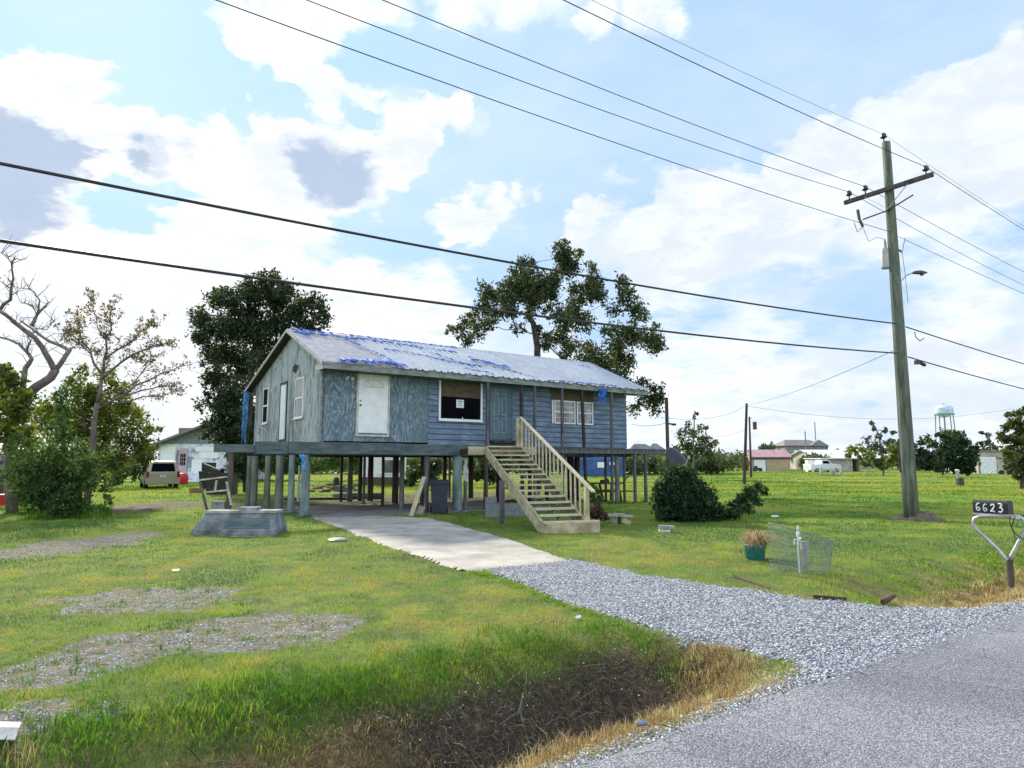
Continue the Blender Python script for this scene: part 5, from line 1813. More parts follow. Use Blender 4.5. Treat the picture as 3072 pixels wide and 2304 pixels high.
        return pr('tarp_scrap', m, mat, lab, roof)
    ribbon([(-.2, .04), (.6, .10), (1.6, .13), (2.4, .10), (3.6, .15), (4.7, .20), (6.0, .22)], .20, 'thin strip of blue tarp along the ridge', seed=1)
    ribbon([(-.2, .02), (.8, .0), (2.4, .01), (4.4, .015), (6.6, .02)], .10, seed=2)
    ribbon([(-.15, .10), (.3, .18)], .28, seed=3)
    ribbon([(1.4, .15), (1.9, .5), (2.3, .82)], .10, seed=4)
    ribbon([(.25, .985), (.9, .97), (1.6, .93), (2.5, .96)], .42, 'crumpled blue tarp rolled at the left eave', seed=5, lift=.05)
    ribbon([(.3, 1.0), (1.3, .99), (2.2, .93)], .30, seed=15, lift=.09)
    ribbon([(2.6, .42), (3.5, .45), (4.6, .62), (5.4, .68), (6.1, .72)], .16, seed=6)
    ribbon([(4.1, .16), (4.8, .45), (5.5, .78)], .08, seed=7)
    ribbon([(4.9, .84), (5.5, .90), (6.0, .95)], .12, seed=8)
    ribbon([(5.9, .55), (6.4, .52), (6.9, .66), (7.3, .68)], .34, 'knotted bundle of blue tarp in the middle of the roof', seed=9, lift=.08)
    ribbon([(6.0, .46), (6.3, .60), (6.9, .72)], .22, seed=10, lift=.1)
    ribbon([(6.6, .70), (7.3, .82), (7.9, .97)], .04, mat='black', seed=11)
    ribbon([(8.3, 1.0), (9.4, .985), (10.2, .995), (11.2, .985), (12.0, .99)], .12, 'blue tarp edge along the eave', seed=12)
    ribbon([(12.3, .2), (13.0, .26)], .06, seed=13)
    ribbon([(-.1, -.02), (.15, -.05)], .15, mat='white', seed=14, lift=.1)
    # bare rib of shingle shadow lines between sheets
    # hanging tatters
    def tatter(x, y, z0, z1, w, n, mat, lab=None, seed=0, dx=0.0):
        r2 = random.Random(seed)
        m = MB()
        for k in range(n):
            xx = x + r2.uniform(-w, w)
            top = Vector((xx, y + r2.uniform(-.02, .02), z0))
            zb = z1 + (z0 - z1) * r2.uniform(0, .45)
            pts = []
            for i in range(7):
                t_ = i / 6
                pts.append(Vector((xx + dx * t_ + r2.uniform(-.03, .03), y + r2.uniform(-.03, .03), z0 + (zb - z0) * t_)))
            ww = r2.uniform(.02, .06)
            vs = []
            for i, p in enumerate(pts):
                q = ww * (1 - .6 * i / 6)
                sk = r2.uniform(-.02, .02)
                vs += [p + Vector((-q, sk, 0)), p + Vector((q, -sk, 0))]
            m.add(vs, [(2 * i, 2 * i + 1, 2 * i + 3, 2 * i + 2) for i in range(6)])
        return pr('hanging_tarp', m, mat, lab)
    tatter(11.05, -.70, 4.50, 3.85, .22, 12, 'tarp', 'blue tarp tatters hanging from the right eave', 1)
    tatter(12.2, -.70, 4.50, 4.2, .06, 3, 'fascia', None, 2, .1)
    tatter(-.22, 7.9, 4.45, 2.25, .10, 12, 'tarp_pale', 'long blue tarp strip hanging off the rear corner of the gable', 3, -.02)
    tatter(-.20, 7.98, 4.45, 2.35, .06, 8, 'tarp_pale', None, 7, -.05)
    x, _ = F(905, 1380, -.7)
    tatter(x, -.70, 1.86, 1.25, .06, 5, 'tarp_pale', 'blue tarp shred caught on the corner piling', 4, .14)
    # pale cloth on the central piling
    x, y = loc_of(1390, 1541)
    r2 = random.Random(5)
    cl = MB()
    px0 = F(1392, 1400, min(y, -.45) - .05)[0]
    rows_ = []
    for i in range(9):
        t_ = i / 8
        w = .03 + .16 * t_ * (1.2 - t_)
        z = 1.78 - .75 * t_
        rows_.append([(px0 + (-w + 2 * w * j / 4) + r2.uniform(-.015, .015), min(y, -.45) - .14 + .03 * (j % 2) + r2.uniform(-.01, .01), z + r2.uniform(-.02, .02)) for j in range(5)])
    vs = [p for r_ in rows_ for p in r_]
    cl.add(vs, [(i * 5 + j, i * 5 + j + 1, (i + 1) * 5 + j + 1, (i + 1) * 5 + j) for i in range(8) for j in range(4)])
    o = part('hanging_cloth', cl, 'curtain', None)
    o.location = C0
    o.rotation_euler = (0, 0, HROT)
    props(o, 'limp pale cloth hung on the thick piling under the middle of the house', 'cloth')
    return H


def build_stairs():
    bc = G(1694, 1598)
    top = P(1512, 1345, 20.3)
    run = Vector((bc.x - top.x, bc.y - top.y, 0))
    L_ = run.length
    rz = math.atan2(run.y, run.x) + math.pi / 2       # local -Y runs down the stair
    T = thing('wooden_staircase', 'new pale timber staircase with one handrail climbing to the missing porch', 'staircase', (top.x, top.y, 0), rz)
    n = 15
    zt = 2.12
    wd = 1.10
    hw = wd / 2
    for i in range(n):
        y = -L_ * i / (n - 1)
        z = zt - (zt - .27) * i / (n - 1)
        e = .0
        x0, x1 = -hw + .02, hw - .02
        if i == n - 1:
            x0, x1 = -hw - .02, hw + .28
        tr = MB().bb((x0, y - .16, z - .04), (x1, y + .12, z))
        part('tread', tr, 'tread_wood', T)
        if 0 < i < n - 1:
            part('cleat', MB().bb((-.02, y - .02, z - .15), (.02, y + .09, z - .042)), 'new_wood', T)
    for x in (-hw - .02, hw - .02):
        st = MB()
        y0, y1 = .02, -L_ - .14
        st.loft([[(x + d, y0, zt - .30), (x + d, y0, zt - .02), (x + d, y1 + .02, .22), (x + d, y1 - .06, .0), (x + d, y1 + .30, -.03)] for d in (0, .038)])
        part('stringer', st, 'new_wood', T)
    part('bottom_riser', MB().bb((-hw + .02, -L_ - .19, -.04), (hw + .27, -L_ - .155, .228)), 'new_wood', T)
    part('landing_beam', MB().bb((-hw - .55, .04, zt - .26), (hw + .5, .08, zt - .02)), 'new_wood', T, 'pale board across the head of the stairs')
    # two bearers tie the head of the stair back to the house front
    dist = 2.6
    for x in (-hw - .2, hw + .1):
        part('bearer', MB().bb((x, .082, zt - .25), (x + .06, dist, zt - .05)), 'dark_wood', T)
    # newels, rail, balusters on the right side
    X = hw + .06
    part('newel', MB().bb((X - .045, .10, zt - .3), (X + .045, .19, zt + .86)), 'new_wood', T)
    part('newel', MB().bb((X - .045 - .12, .10, zt - .02), (X + .045 - .12, .19, zt + .86)), 'new_wood', T)
    part('newel', MB().bb((X - .045, -L_ + .02, -.1), (X + .045, -L_ + .11, 1.06)), 'new_wood', T)
    p0 = Vector((X, .22, zt + .90))
    p1 = Vector((X, -L_ - .32, .95))
    part('handrail', MB().beam(p0, p1, .09, .04), 'tread_wood', T)
    nb = 16
    for i in range(nb):
        t_ = (i + .8) / (nb + .6)
        y = -L_ * t_
        zr = p0.z + (p1.z - p0.z) * (p0.y - y) / (p0.y - p1.y)
        zb = zt - (zt - .27) * t_ - .10
        part('baluster', MB().bb((X - .0, y - .018, zb), (X + .036, y + .018, zr - .02)), 'tread_wood', T)
    # short prop post and brace on the left
    part('prop_post', MB().bb((-hw - .24, -2.15, -.1), (-hw - .12, -2.03, 1.15)), 'post', T)


def build_yard_things():
    # weathered box lying left of the house
    base = G(722, 1602)
    B = thing('concrete_tank', 'stained grey concrete tank with sloping sides left of the house', 'tank', base, .04)
    b = MB()
    b.loft([[(-.96, -.38, .0), (.90, -.38, .0), (.92, .5, .0), (-.93, .5, .0)], [(-.95, -.37, .12), (.89, -.37, .12), (.91, .5, .12), (-.92, .5, .12)],
            [(-.80, -.04, .47), (.78, -.04, .47), (.78, .44, .47), (-.80, .44, .47)]])
    part('body', b, 'tank_grey', B)
    part('lid', MB().bb((-.83, -.07, .472), (.81, .48, .53)).bb((-.1, .05, .532), (.32, .36, .60)), 'old_concrete', B)
    part('patch', MB().add([(-.28, -.352, .16), (.76, -.352, .16), (.68, -.15, .375), (-.24, -.15, .375), (-.28, -.33, .15), (.76, -.33, .15), (.68, -.13, .365), (-.24, -.13, .365)],
                           [(0, 1, 2, 3), (4, 5, 1, 0), (3, 2, 6, 7), (1, 5, 6, 2), (4, 0, 3, 7)]), 'beam', B, 'dark stained patch')
    part('footing', MB().bb((-1.02, -.50, -.08), (.86, .56, -.003)), 'old_concrete', B)
    # broken trestle behind it
    t0 = G(640, 1540)
    Tt = thing('broken_trestle', 'broken wooden trestle frame with two sloping pale rails', 'frame', t0, .1)
    w = lambda px, py, Y=17.6: P(px, py, Y)
    for nm, a_, b_, ww, mt in (('rail', (592, 1441), (682, 1430), .05, 'grey_plank'), ('rail', (605, 1478), (684, 1470), .05, 'grey_plank'), ('leg', (600, 1445), (622, 1535), .06, 'bark'), ('leg', (680, 1445), (694, 1515), .06, 'grey_plank'),
                               ('strut', (650, 1442), (645, 1472), .05, 'new_wood'), ('strut', (612, 1390), (660, 1410), .03, 'grey_plank')):
        part(nm, MB().beam(w(*a_), w(*b_), ww, ww * .8), mt, Tt, None, True)
    solo('wooden_box', MB().box((0, 0, .14), (.5, .4, .24)).box((0, -.21, .14), (.54, .02, .28)), 'rust', 'small rust-brown box on the lawn left of the broken trestle', 'box', G(588, 1480), .1)
    solo('stone_block', MB().box((0, 0, .12), (.42, .3, .3)), 'old_concrete', 'squat grey block on the grass behind the concrete tank', 'block', G(656, 1527), .2)
    solo('manhole_lid', MB().lathe([(.17, .0), (.19, .04), (.15, .065), (.04, .075)], (0, 0, 0), 18), 'steel', 'small round grey lid on the lawn left of the driveway', 'lid', G(1013, 1624), 0)
    # trash bin
    g = P(1319, 1400, 21.7)
    Bn = thing('trash_bin', 'dark slate wheeled trash bin under the middle of the house', 'bin', (g.x, g.y, 0), .15)
    b = MB()
    b.loft([[(-.22, -.25, .04), (.22, -.25, .04), (.22, .22, .04), (-.22, .22, .04)], [(-.28, -.32, .93), (.28, -.32, .93), (.28, .28, .93), (-.28, .28, .93)], [(-.31, -.35, .94), (.31, -.35, .94), (.31, .31, .94), (-.31, .31, .94)], [(-.31, -.35, .99), (.31, -.35, .99), (.31, .31, .99), (-.31, .31, .99)]])
    part('body', b, 'bin', Bn)
    part('lid', MB().loft([[(-.33, -.38, .993), (.33, -.38, .993), (.33, .30, .993), (-.33, .30, .993)], [(-.28, -.3, 1.05), (.28, -.3, 1.05), (.28, .24, 1.07), (-.28, .24, 1.07)]]), 'bin', Bn)
    part('handle', MB().tube([(-.25, .33, .96), (-.25, .40, .98), (.25, .40, .98), (.25, .33, .96)], .014, 6), 'black', Bn)
    for sx in (-.26, .26):
        part('wheel', MB().lathe([(.10, -.025), (.105, 0), (.10, .025)], (sx, .22, .10), 12, Matrix.Rotation(math.pi / 2, 3, 'Y')), 'rubber', Bn)
    # planks leaning
    a_, b_ = P(1233, 1547, 20.0), P(1273, 1431, 21.0)
    a_.z = .04
    solo('leaning_plank', MB().beam((0, 0, 0), b_ - a_, .13, .05), 'new_wood', 'pale board leaning against a piling left of the bin', 'plank', a_)
    a_ = G(1262, 1545)
    solo('plywood_scrap', MB().box((0, 0, .14), (.20, .03, .30), Matrix.Rotation(.35, 3, 'Y') @ Matrix.Rotation(.3, 3, 'X')), 'grey_plank', 'small board scrap propped beside the foot of the leaning plank', 'board', a_)
    # block wall
    x0, y0 = loc_of(1457, 1550)
    p0 = G(1457, 1552)
    p1 = G(1580, 1549)
    Wl = thing('block_wall', 'low unfinished grey block wall under the stairs', 'wall', p0, math.atan2(p1.y - p0.y, p1.x - p0.x))
    L_ = (p1 - p0).length
    m = MB()
    rowh = .2
    for r in range(3):
        off = .2 * (r % 2)
        xx = 0.0
        xe = L_ if r < 2 else .32
        cut = off
        while xx < xe - .01:
            x2 = min(xx + .4 - cut, xe)
            cut = 0
            m.bb((xx + .004, -.095, .004 + r * rowh), (x2 - .004, .095, (r + 1) * rowh - .004))
            xx = x2
    part('blocks', m, 'block', Wl)
    part('mortar', MB().bb((.0, -.088, .0), (L_, .088, .392)), 'block', Wl)
    # stuff under and right of the house
    g = G(1822, 1503)
    Pt = thing('picnic_table', 'old dark picnic table under the right end of the house', 'table', g, .35)
    part('table_top', MB().bb((-.75, -.35, .72), (.6, .35, .77)), 'pile_dark', Pt)
    for sx in (-.5, .35):
        part('leg', MB().beam((sx, -.28, .715), (sx + .05, -.5, 0), .05, .1), 'pile_dark', Pt)
        part('leg', MB().beam((sx, .28, .715), (sx + .05, .5, 0), .05, .1), 'pile_dark', Pt)
    part('bench', MB().bb((-.8, -.75, .40), (.85, -.5, .45)), 'pile_dark', Pt)
    part('bench', MB().bb((-.8, .5, .40), (.85, .75, .45)), 'pile_dark', Pt)
    solo('box_of_junk', MB().box((0, 0, .06), (.34, .2, .12)).box((.12, .02, .14), (.1, .1, .06)), 'black', 'dark carton lying on the old picnic table', 'box', g + Vector((-.1, 0, .77)), .3)
    g = G(1856, 1571)
    Bc = thing('low_bench', 'low plank bench propped on blocks right of the stairs', 'bench', g, -.12)
    part('seat', MB().box((0, 0, .22), (.74, .24, .04), Matrix.Rotation(.05, 3, 'Y')).box((.02, .0, .255), (.3, .2, .02)), 'grey_plank', Bc)
    part('leg', MB().bb((-.02, -.08, -.03), (.06, .08, .196)), 'dark_wood', Bc)
    part('block', MB().bb((-.2, -.1, .0), (-.04, .1, .15)), 'block', Bc)
    part('block', MB().box((.2, -.02, .06), (.24, .14, .13), Matrix.Rotation(.5, 3, 'Y')), 'new_wood', Bc)
    g = G(2000, 1595)
    Bk = thing('paver_stack', 'two flat pale pavers stacked on the lawn before the mound', 'pavers', g, -.1)
    part('paver', MB().box((0, 0, .11), (.36, .2, .07), Matrix.Rotation(.05, 3, 'Y')), 'old_concrete', Bk)
    part('paver', MB().box((-.06, -.04, .02), (.26, .2, .07)), 'cream', Bk)
    solo('paper_scrap', MB().box((0, 0, .02), (.22, .1, .03), Matrix.Rotation(.2, 3, 'X')), 'paper', 'scrap of white litter on the grass right of the vine mound', 'litter', G(2325, 1551), .3)
    solo('bucket', MB().lathe([(.10, 0), (.13, .28), (.14, .29), (.12, .28)], (0, 0, 0), 12), 'pvc', 'white bucket standing under the left of the house', 'bucket', G(897, 1468), 0)
    solo('white_post', MB().tube([(0, 0, 0), (.02, 0, 1.5)], .05, 8), 'pvc', 'thin white pipe standing behind the corner piling', 'pipe', P(896, 1440, 28) * 1.0 - Vector((0, 0, P(896, 1440, 28).z)), 0)
    g = G(1000, 1492)
    for i, (px, py, ln, lab) in enumerate(((1075, 1497, 2.2, 'round grey log lying across the back of the slab'),)):
        q = G(px, py)
        solo('log', MB().tube([(-ln / 2, 0, .13), (0, .05, .14), (ln / 2, 0, .13)], [.14, .15, .13], 10), 'pile', lab, 'log', q, .05, None, True)
    q = G(965, 1500)
    solo('timber', MB().beam((-1.6, 0, .05), (1.3, .2, .06), .2, .1), 'pile_dark', 'long dark timber lying beyond the left edge of the slab', 'timber', q, .02)
    q = G(1008, 1462)
    solo('tyre', MB().lathe([(.18, -.1), (.33, -.1), (.35, 0), (.33, .1), (.18, .1)], (0, 0, .33), 16, Matrix.Rotation(math.pi / 2, 3, 'Y')), 'rubber', 'old black tyre standing among rubble behind the house', 'tyre', q, .6, None, True)
    r2 = random.Random(8)
    rb = MB()
    for i in range(42):
        c = G(r2.uniform(925, 1075), r2.uniform(1458, 1478))
        q0 = G(1000, 1470)
        s = r2.uniform(.1, .35)
        rb.box((c.x - q0.x, c.y - q0.y, s * .3), (s * 1.6, s, s * .7), Matrix.Rotation(r2.uniform(0, 3), 3, 'Z') @ Matrix.Rotation(r2.uniform(-.4, .4), 3, 'X'))
    o = solo('rubble', rb, 'dirt', 'low heap of brown rubble behind the left half of the house', 'rubble', G(1000, 1470))
    o['kind'] = 'stuff'
    # white shed with a window seen through the pilings
    c = P(1155, 1400, 46)
    Sh = thing('white_shed', 'white shed with a broad window seen between the pilings', 'shed', (c.x, c.y, 0), .1)
    part('wall', MB().bb((-1.6, 0, 0), (1.3, 2.5, 2.35)), 'white', Sh)
    part('roof', MB().bb((-1.8, -.25, 2.36), (1.5, 2.7, 2.48)), 'grey_roof', Sh)
    wn_ = part('window', MB().bb((-.2, -.03, .9), (1.0, -.002, 1.75)), 'glass', Sh)
    part('sill', MB().bb((-.5, -.08, .80), (1.1, -.003, .87)), 'white', wn_)
    part('skirt', MB().bb((-1.62, -.012, 0), (1.32, -.0035, .6)), 'brown_board', Sh)
    # deep blue shed / truck behind right end
    c = P(1800, 1405, 74)
    Bs = thing('blue_shed', 'deep blue tarpaulin-covered shelter far behind the right pilings', 'shed', (c.x, c.y, 0), .2)
    part('cover', MB().loft([[(-3, 0, 0), (3, 0, 0), (3, 3, 0), (-3, 3, 0)], [(-3, 0, 1.9), (3, 0, 1.9), (3, 3, 1.9), (-3, 3, 1.9)], [(-2.6, .8, 2.5), (2.6, .8, 2.5), (2.6, 2.2, 2.5), (-2.6, 2.2, 2.5)]]), 'blue_sheet', Bs)
    part('white_panel', MB().bb((-.3, -.04, 1.0), (.5, -.003, 1.6)), 'white', Bs)
    part('white_panel', MB().bb((1.1, -.04, 1.3), (1.7, -.003, 1.6)), 'white', Bs)
    # satellite dish
    c = P(2018, 1390, 20.5)
    Dd = thing('satellite_dish', 'dark satellite dish tilted to the sky above the vine mound', 'dish', (c.x, c.y, 0), 0)
    dish = MB()
    R = Vector((-.52, .66, -.54)).normalized().to_track_quat('Z', 'Y').to_matrix()
    prof = [(.02, 0), (.15, .01), (.3, .045), (.42, .095), (.46, .115), (.46, .122), (.42, .10), (.3, .055), (.15, .02), (.02, .012)]
    dish.lathe(prof, (c.x + .22, c.y, c.z + .17), 28, R)
    part('dish', dish, 'black', Dd, None, True, True)
    part('mast', MB().tube([(0, 0, 0), (0, 0, c.z - .1), (.1, 0, c.z + .0)], .03, 8), 'steel', Dd)
    part('arm', MB().tube([(.1, -.02, c.z - .02), (.28, -.2, c.z - .16), (.42, -.3, c.z + .16)], .015, 6).box((.42, -.3, c.z + .18), (.06, .06, .1)), 'steel', Dd)
    # planter
    g = G(2266, 1678)
    Pl = thing('plant_pot', 'teal plastic pot full of dead grass, beside the mesh ring', 'pot', g, 0)
    part('pot', MB().lathe([(.13, 0), (.155, .02), (.17, .2), (.185, .22), (.185, .26), (.165, .262), (.16, .22), (.12, .2)], (0, 0, 0), 20), 'teal', Pl, None, False, True)
    part('soil', MB().lathe([(.16, .215), (.05, .235)], (0, 0, 0), 12), 'dirt', Pl)
    V, n = [], 900
    for i in range(n):
        th = r2.uniform(0, 2 * math.pi)
        out = r2.uniform(.1, .5) * (1.0 + .5 * math.cos(th))
        h = r2.uniform(.04, .26)
        p0 = Vector((r2.uniform(-.1, .1), r2.uniform(-.1, .1), .22))
        p1 = p0 + Vector((math.cos(th) * out * .5, math.sin(th) * out * .5, h))
        p2 = p0 + Vector((math.cos(th) * out, math.sin(th) * out, h * r2.uniform(-.5, 1)))
        p2.z = max(p2.z, .01)
        s = Vector((-math.sin(th), math.cos(th), 0)) * r2.uniform(.002, .005)
        V += [p0 - s, p0 + s, p1 + s, p1 - s, p2]
    b5 = (np.arange(n) * 5)[:, None]
    idx = np.concatenate([b5, b5 + 1, b5 + 2, b5 + 3, b5 + 3, b5 + 2, b5 + 4], 1).ravel()
    me = mesh_np('dead_plant', np.array([tuple(v) for v in V]), idx, np.tile([4, 3], n), MAT['straw_blade'], np.repeat(rng.uniform(.1, .9, n), 5))
    link('dead_plant', me, Pl)
    # mesh ring round a standpipe
    g = G(2398, 1720)
    Mr = thing('water_standpipe', 'white plastic standpipe with a tap', 'pipe', g, 0)
    part('riser', MB().tube([(0, 0, -.05), (0, 0, .42), (.01, 0, .70)], .014, 8), 'pvc', Mr)
    part('tap', MB().tube([(0, 0, .48), (-.05, -.02, .50), (-.06, -.02, .42)], .014, 6).tube([(0, 0, .46), (.05, 0, .52)], .014, 6).box((.01, 0, .58), (.045, .035, .05)), 'pvc', Mr)
    wire = MB()
    rad_, hgt = .43, .60
    for k in range(56):
        a0 = 2 * math.pi * k / 56
        if 2.2 < a0 < 2.9:
            continue
        rr_ = rad_ * (1 + .08 * math.sin(3 * a0))
        lean = .06 * math.cos(a0)
        wire.tube([(rr_ * math.cos(a0), rr_ * .62 * math.sin(a0), 0), (rr_ * 1.08 * math.cos(a0) + .05, rr_ * .66 * math.sin(a0), hgt - lean * 2.2)], .0034, 3, False)
    for j in range(13):
        z = hgt * j / 12
        ring = []
        for k in range(49):
            a0 = 2.9 + (2 * math.pi - .7) * k / 48
            rr_ = rad_ * (1 + .08 * math.sin(3 * a0)) * (1 + .08 * z / hgt)
            ring.append((rr_ * math.cos(a0) + .05 * z / hgt, rr_ * .62 * math.sin(a0), z * (1 - .06 * 2.2 * math.cos(a0) / hgt)))
        wire.tube(ring, .0034 if j < 12 else .006, 3, False)
    solo('mesh_ring', wire, 'mesh_wire', 'loose ring of green wire mesh standing around the white standpipe', 'wire mesh', g + Vector((.03, .02, 0)))
    solo('fence_stub', MB().tube([(0, 0, 0), (.02, 0, .35)], [.05, .045], 8).box((.02, 0, .40), (.10, .08, .12)), 'old_concrete', 'short weathered stub inside the green mesh ring', 'stub', g + Vector((.10, .06, 0)))
    # strip of old board edging by the gravel
    a_, b_ = G(2205, 1735), G(2400, 1790)
    solo('edging_board', MB().beam((0, 0, .02), Vector((b_.x - a_.x, b_.y - a_.y, -.04)), .05, .05), 'brown_board', 'thin half-buried board between lawn and gravel', 'board', a_)
    a_, b_ = G(2440, 1797), G(2540, 1803)
    solo('edging_board', MB().beam((0, 0, .03), Vector((b_.x - a_.x, b_.y - a_.y, .02)), .05, .04), 'dark_wood', 'short dark stick at the gravel edge below the mesh ring', 'board', a_)
    a_, b_ = G(2650, 1812), G(2685, 1797)
    solo('driftwood', MB().tube([(0, 0, .02), Vector((b_.x - a_.x, b_.y - a_.y, .04))], [.035, .02], 6), 'pile_dark', 'short dark stick at the gravel corner near the mailbox', 'stick', a_)
    # litter
    solo('paper_box', MB().box((0, 0, .05), (.15, .09, .07), Matrix.Rotation(.2, 3, 'Y')), 'paper', 'crumpled white carton at the bottom left corner', 'carton', G(8, 2218), .5)
    solo('paper_scrap', MB().box((0, 0, .025), (.10, .05, .02), Matrix.Rotation(.3, 3, 'X')), 'paper', 'small white litter scrap on the lawn left of the concrete drive', 'litter', G(527, 1716), .3)
    solo('paper_scrap', MB().box((0, 0, .03), (.07, .03, .02), Matrix.Rotation(.8, 3, 'X')), 'paper', 'white litter scrap on the grass beside the gravel drive', 'litter', G(1735, 1860), .8)
    q = G(1925, 2180)
    solo('plastic_rag', MB().box((0, 0, .015), (.07, .02, .012), Matrix.Rotation(.3, 3, 'X')).box((.02, .02, .012), (.04, .03, .01), Matrix.Rotation(.9, 3, 'Z')), 'blue_blanket', 'crushed dark blue wrapper on the road shoulder', 'litter', q, .3)
    # big twigs in the ditch
    for k, (pts, lab) in enumerate((([(1500, 2030), (1560, 2010), (1585, 2035), (1660, 2040)], 'forked grey branch lying across the ditch'), ([(1555, 2010), (1570, 1990), (1615, 1985)], 'short grey twig standing on the ditch bank'), ([(1210, 2160), (1265, 2220), (1275, 2150)], 'stiff straw stalk bent over at the ditch bottom'))):
        q0 = G(*pts[0])
        q0.z = hz_at(q0.x, q0.y)
        vv = []
        for i, p in enumerate(pts):
            q = G(*p)
            vv.append((q.x - q0.x, q.y - q0.y, hz_at(q.x, q.y) - q0.z + .03 + .04 * (i % 2)))
        solo('fallen_branch', MB().tube(vv, [.005, .0045, .0035, .002][:len(vv)], 5), 'pile', lab, 'branch', q0)


def build_mailbox():
    g = G(3030, 1712)
    g.z = .0
    MBX = thing('mailbox_post', 'heart-shaped bent pipe post carrying a black mailbox', 'post', g, math.radians(-44))
    tube = [(0, -.38), (0, .10), (-.03, .16), (-.14, .32), (-.30, .50), (-.40, .60), (-.425, .68), (-.40, .76), (-.32, .80), (-.2, .815), (.1, .80), (.18, .78)]
    part('pipe', MB().tube([(x, 0, z) for x, z in tube], .028, 10), 'steel', MBX, None, False, True)
    tube = [(.0, .14), (.03, .22), (.14, .44), (.22, .60), (.235, .70), (.22, .78), (.16, .82), (.06, .82)]
    part('pipe', MB().tube([(x, .02, z) for x, z in tube], .028, 10), 'steel', MBX, None, False, True)
    part('weld_collar', MB().tube([(0, .01, -.38), (0, .01, .16)], .045, 10), 'pile_dark', MBX)
    part('bindweed', MB().tube([(.12, -.03, .82), (.07, -.05, .66), (.12, -.04, .55), (.18, -.03, .50), (.24, -.02, .46)], .008, 5).tube([(.06, -.03, .82), (.05, -.04, .70), (.09, -.05, .60), (.10, -.03, .48)], .006, 5), 'dark_wood', MBX, 'dark dead vine twisted round the pipe')
    g = G(3040, 1712)
    g.z = 0.0
    B = thing('mailbox', 'black mailbox hand-painted with the white number 6623', 'mailbox', g, math.radians(-58))
    z0 = .845
    part('base_board', MB().bb((-.46, -.09, z0 - .022), (.06, .09, z0)), 'grey_plank', B)
    prof = [(-.085, z0 + .002), (.085, z0 + .002), (.085, z0 + .165), (.065, z0 + .20), (-.065, z0 + .20), (-.085, z0 + .165)]
    b = MB().loft([[(-.45, y, z) for y, z in prof], [(.02, y, z) for y, z in prof]])
    part('body', b, 'black', B)
    pr2 = [(y * 1.06, z0 + .0 + (z - z0) * 1.03) for y, z in prof]
    part('door', MB().loft([[(.0205, y, z) for y, z in pr2], [(.034, y, z) for y, z in pr2]]), 'black', B)
    six = [(.9, 1.75), (.55, 1.9), (.2, 1.5), (.05, .9), (.15, .3), (.5, .05), (.85, .25), (.9, .6), (.6, .85), (.25, .7)]
    two = [(.1, 1.5), (.35, 1.85), (.75, 1.8), (.85, 1.4), (.55, .8), (.1, .12), (.4, .2), (.95, .1)]
    three = [(.15, 1.8), (.6, 1.9), (.85, 1.6), (.55, 1.15), (.35, 1.05), (.8, .95), (.95, .5), (.6, .1), (.15, .2)]
    num = MB()
    for k, (dg, s) in enumerate(((six, 1.0), (six, .95), (two, 1.0), (three, 1.15))):
        ox = -.405 + .098 * k + (.006 if k > 1 else 0)
        pts = [(ox + x * .062 * s, -.0885, z0 + .035 + z * .064 * s - .004 * k) for x, z in dg]
        num.tube(pts, [.0105 * (.8 if k < 2 else 1.15) * (1 + .2 * ((i * 7) % 3 - 1)) for i in range(len(pts))], 6)
    part('house_number', num, 'paint_white', B, 'white hand-painted number 6623')


# ---------------------------------------------------------------- poles and wires
PX = Vector((11.38, 19.3, 0))


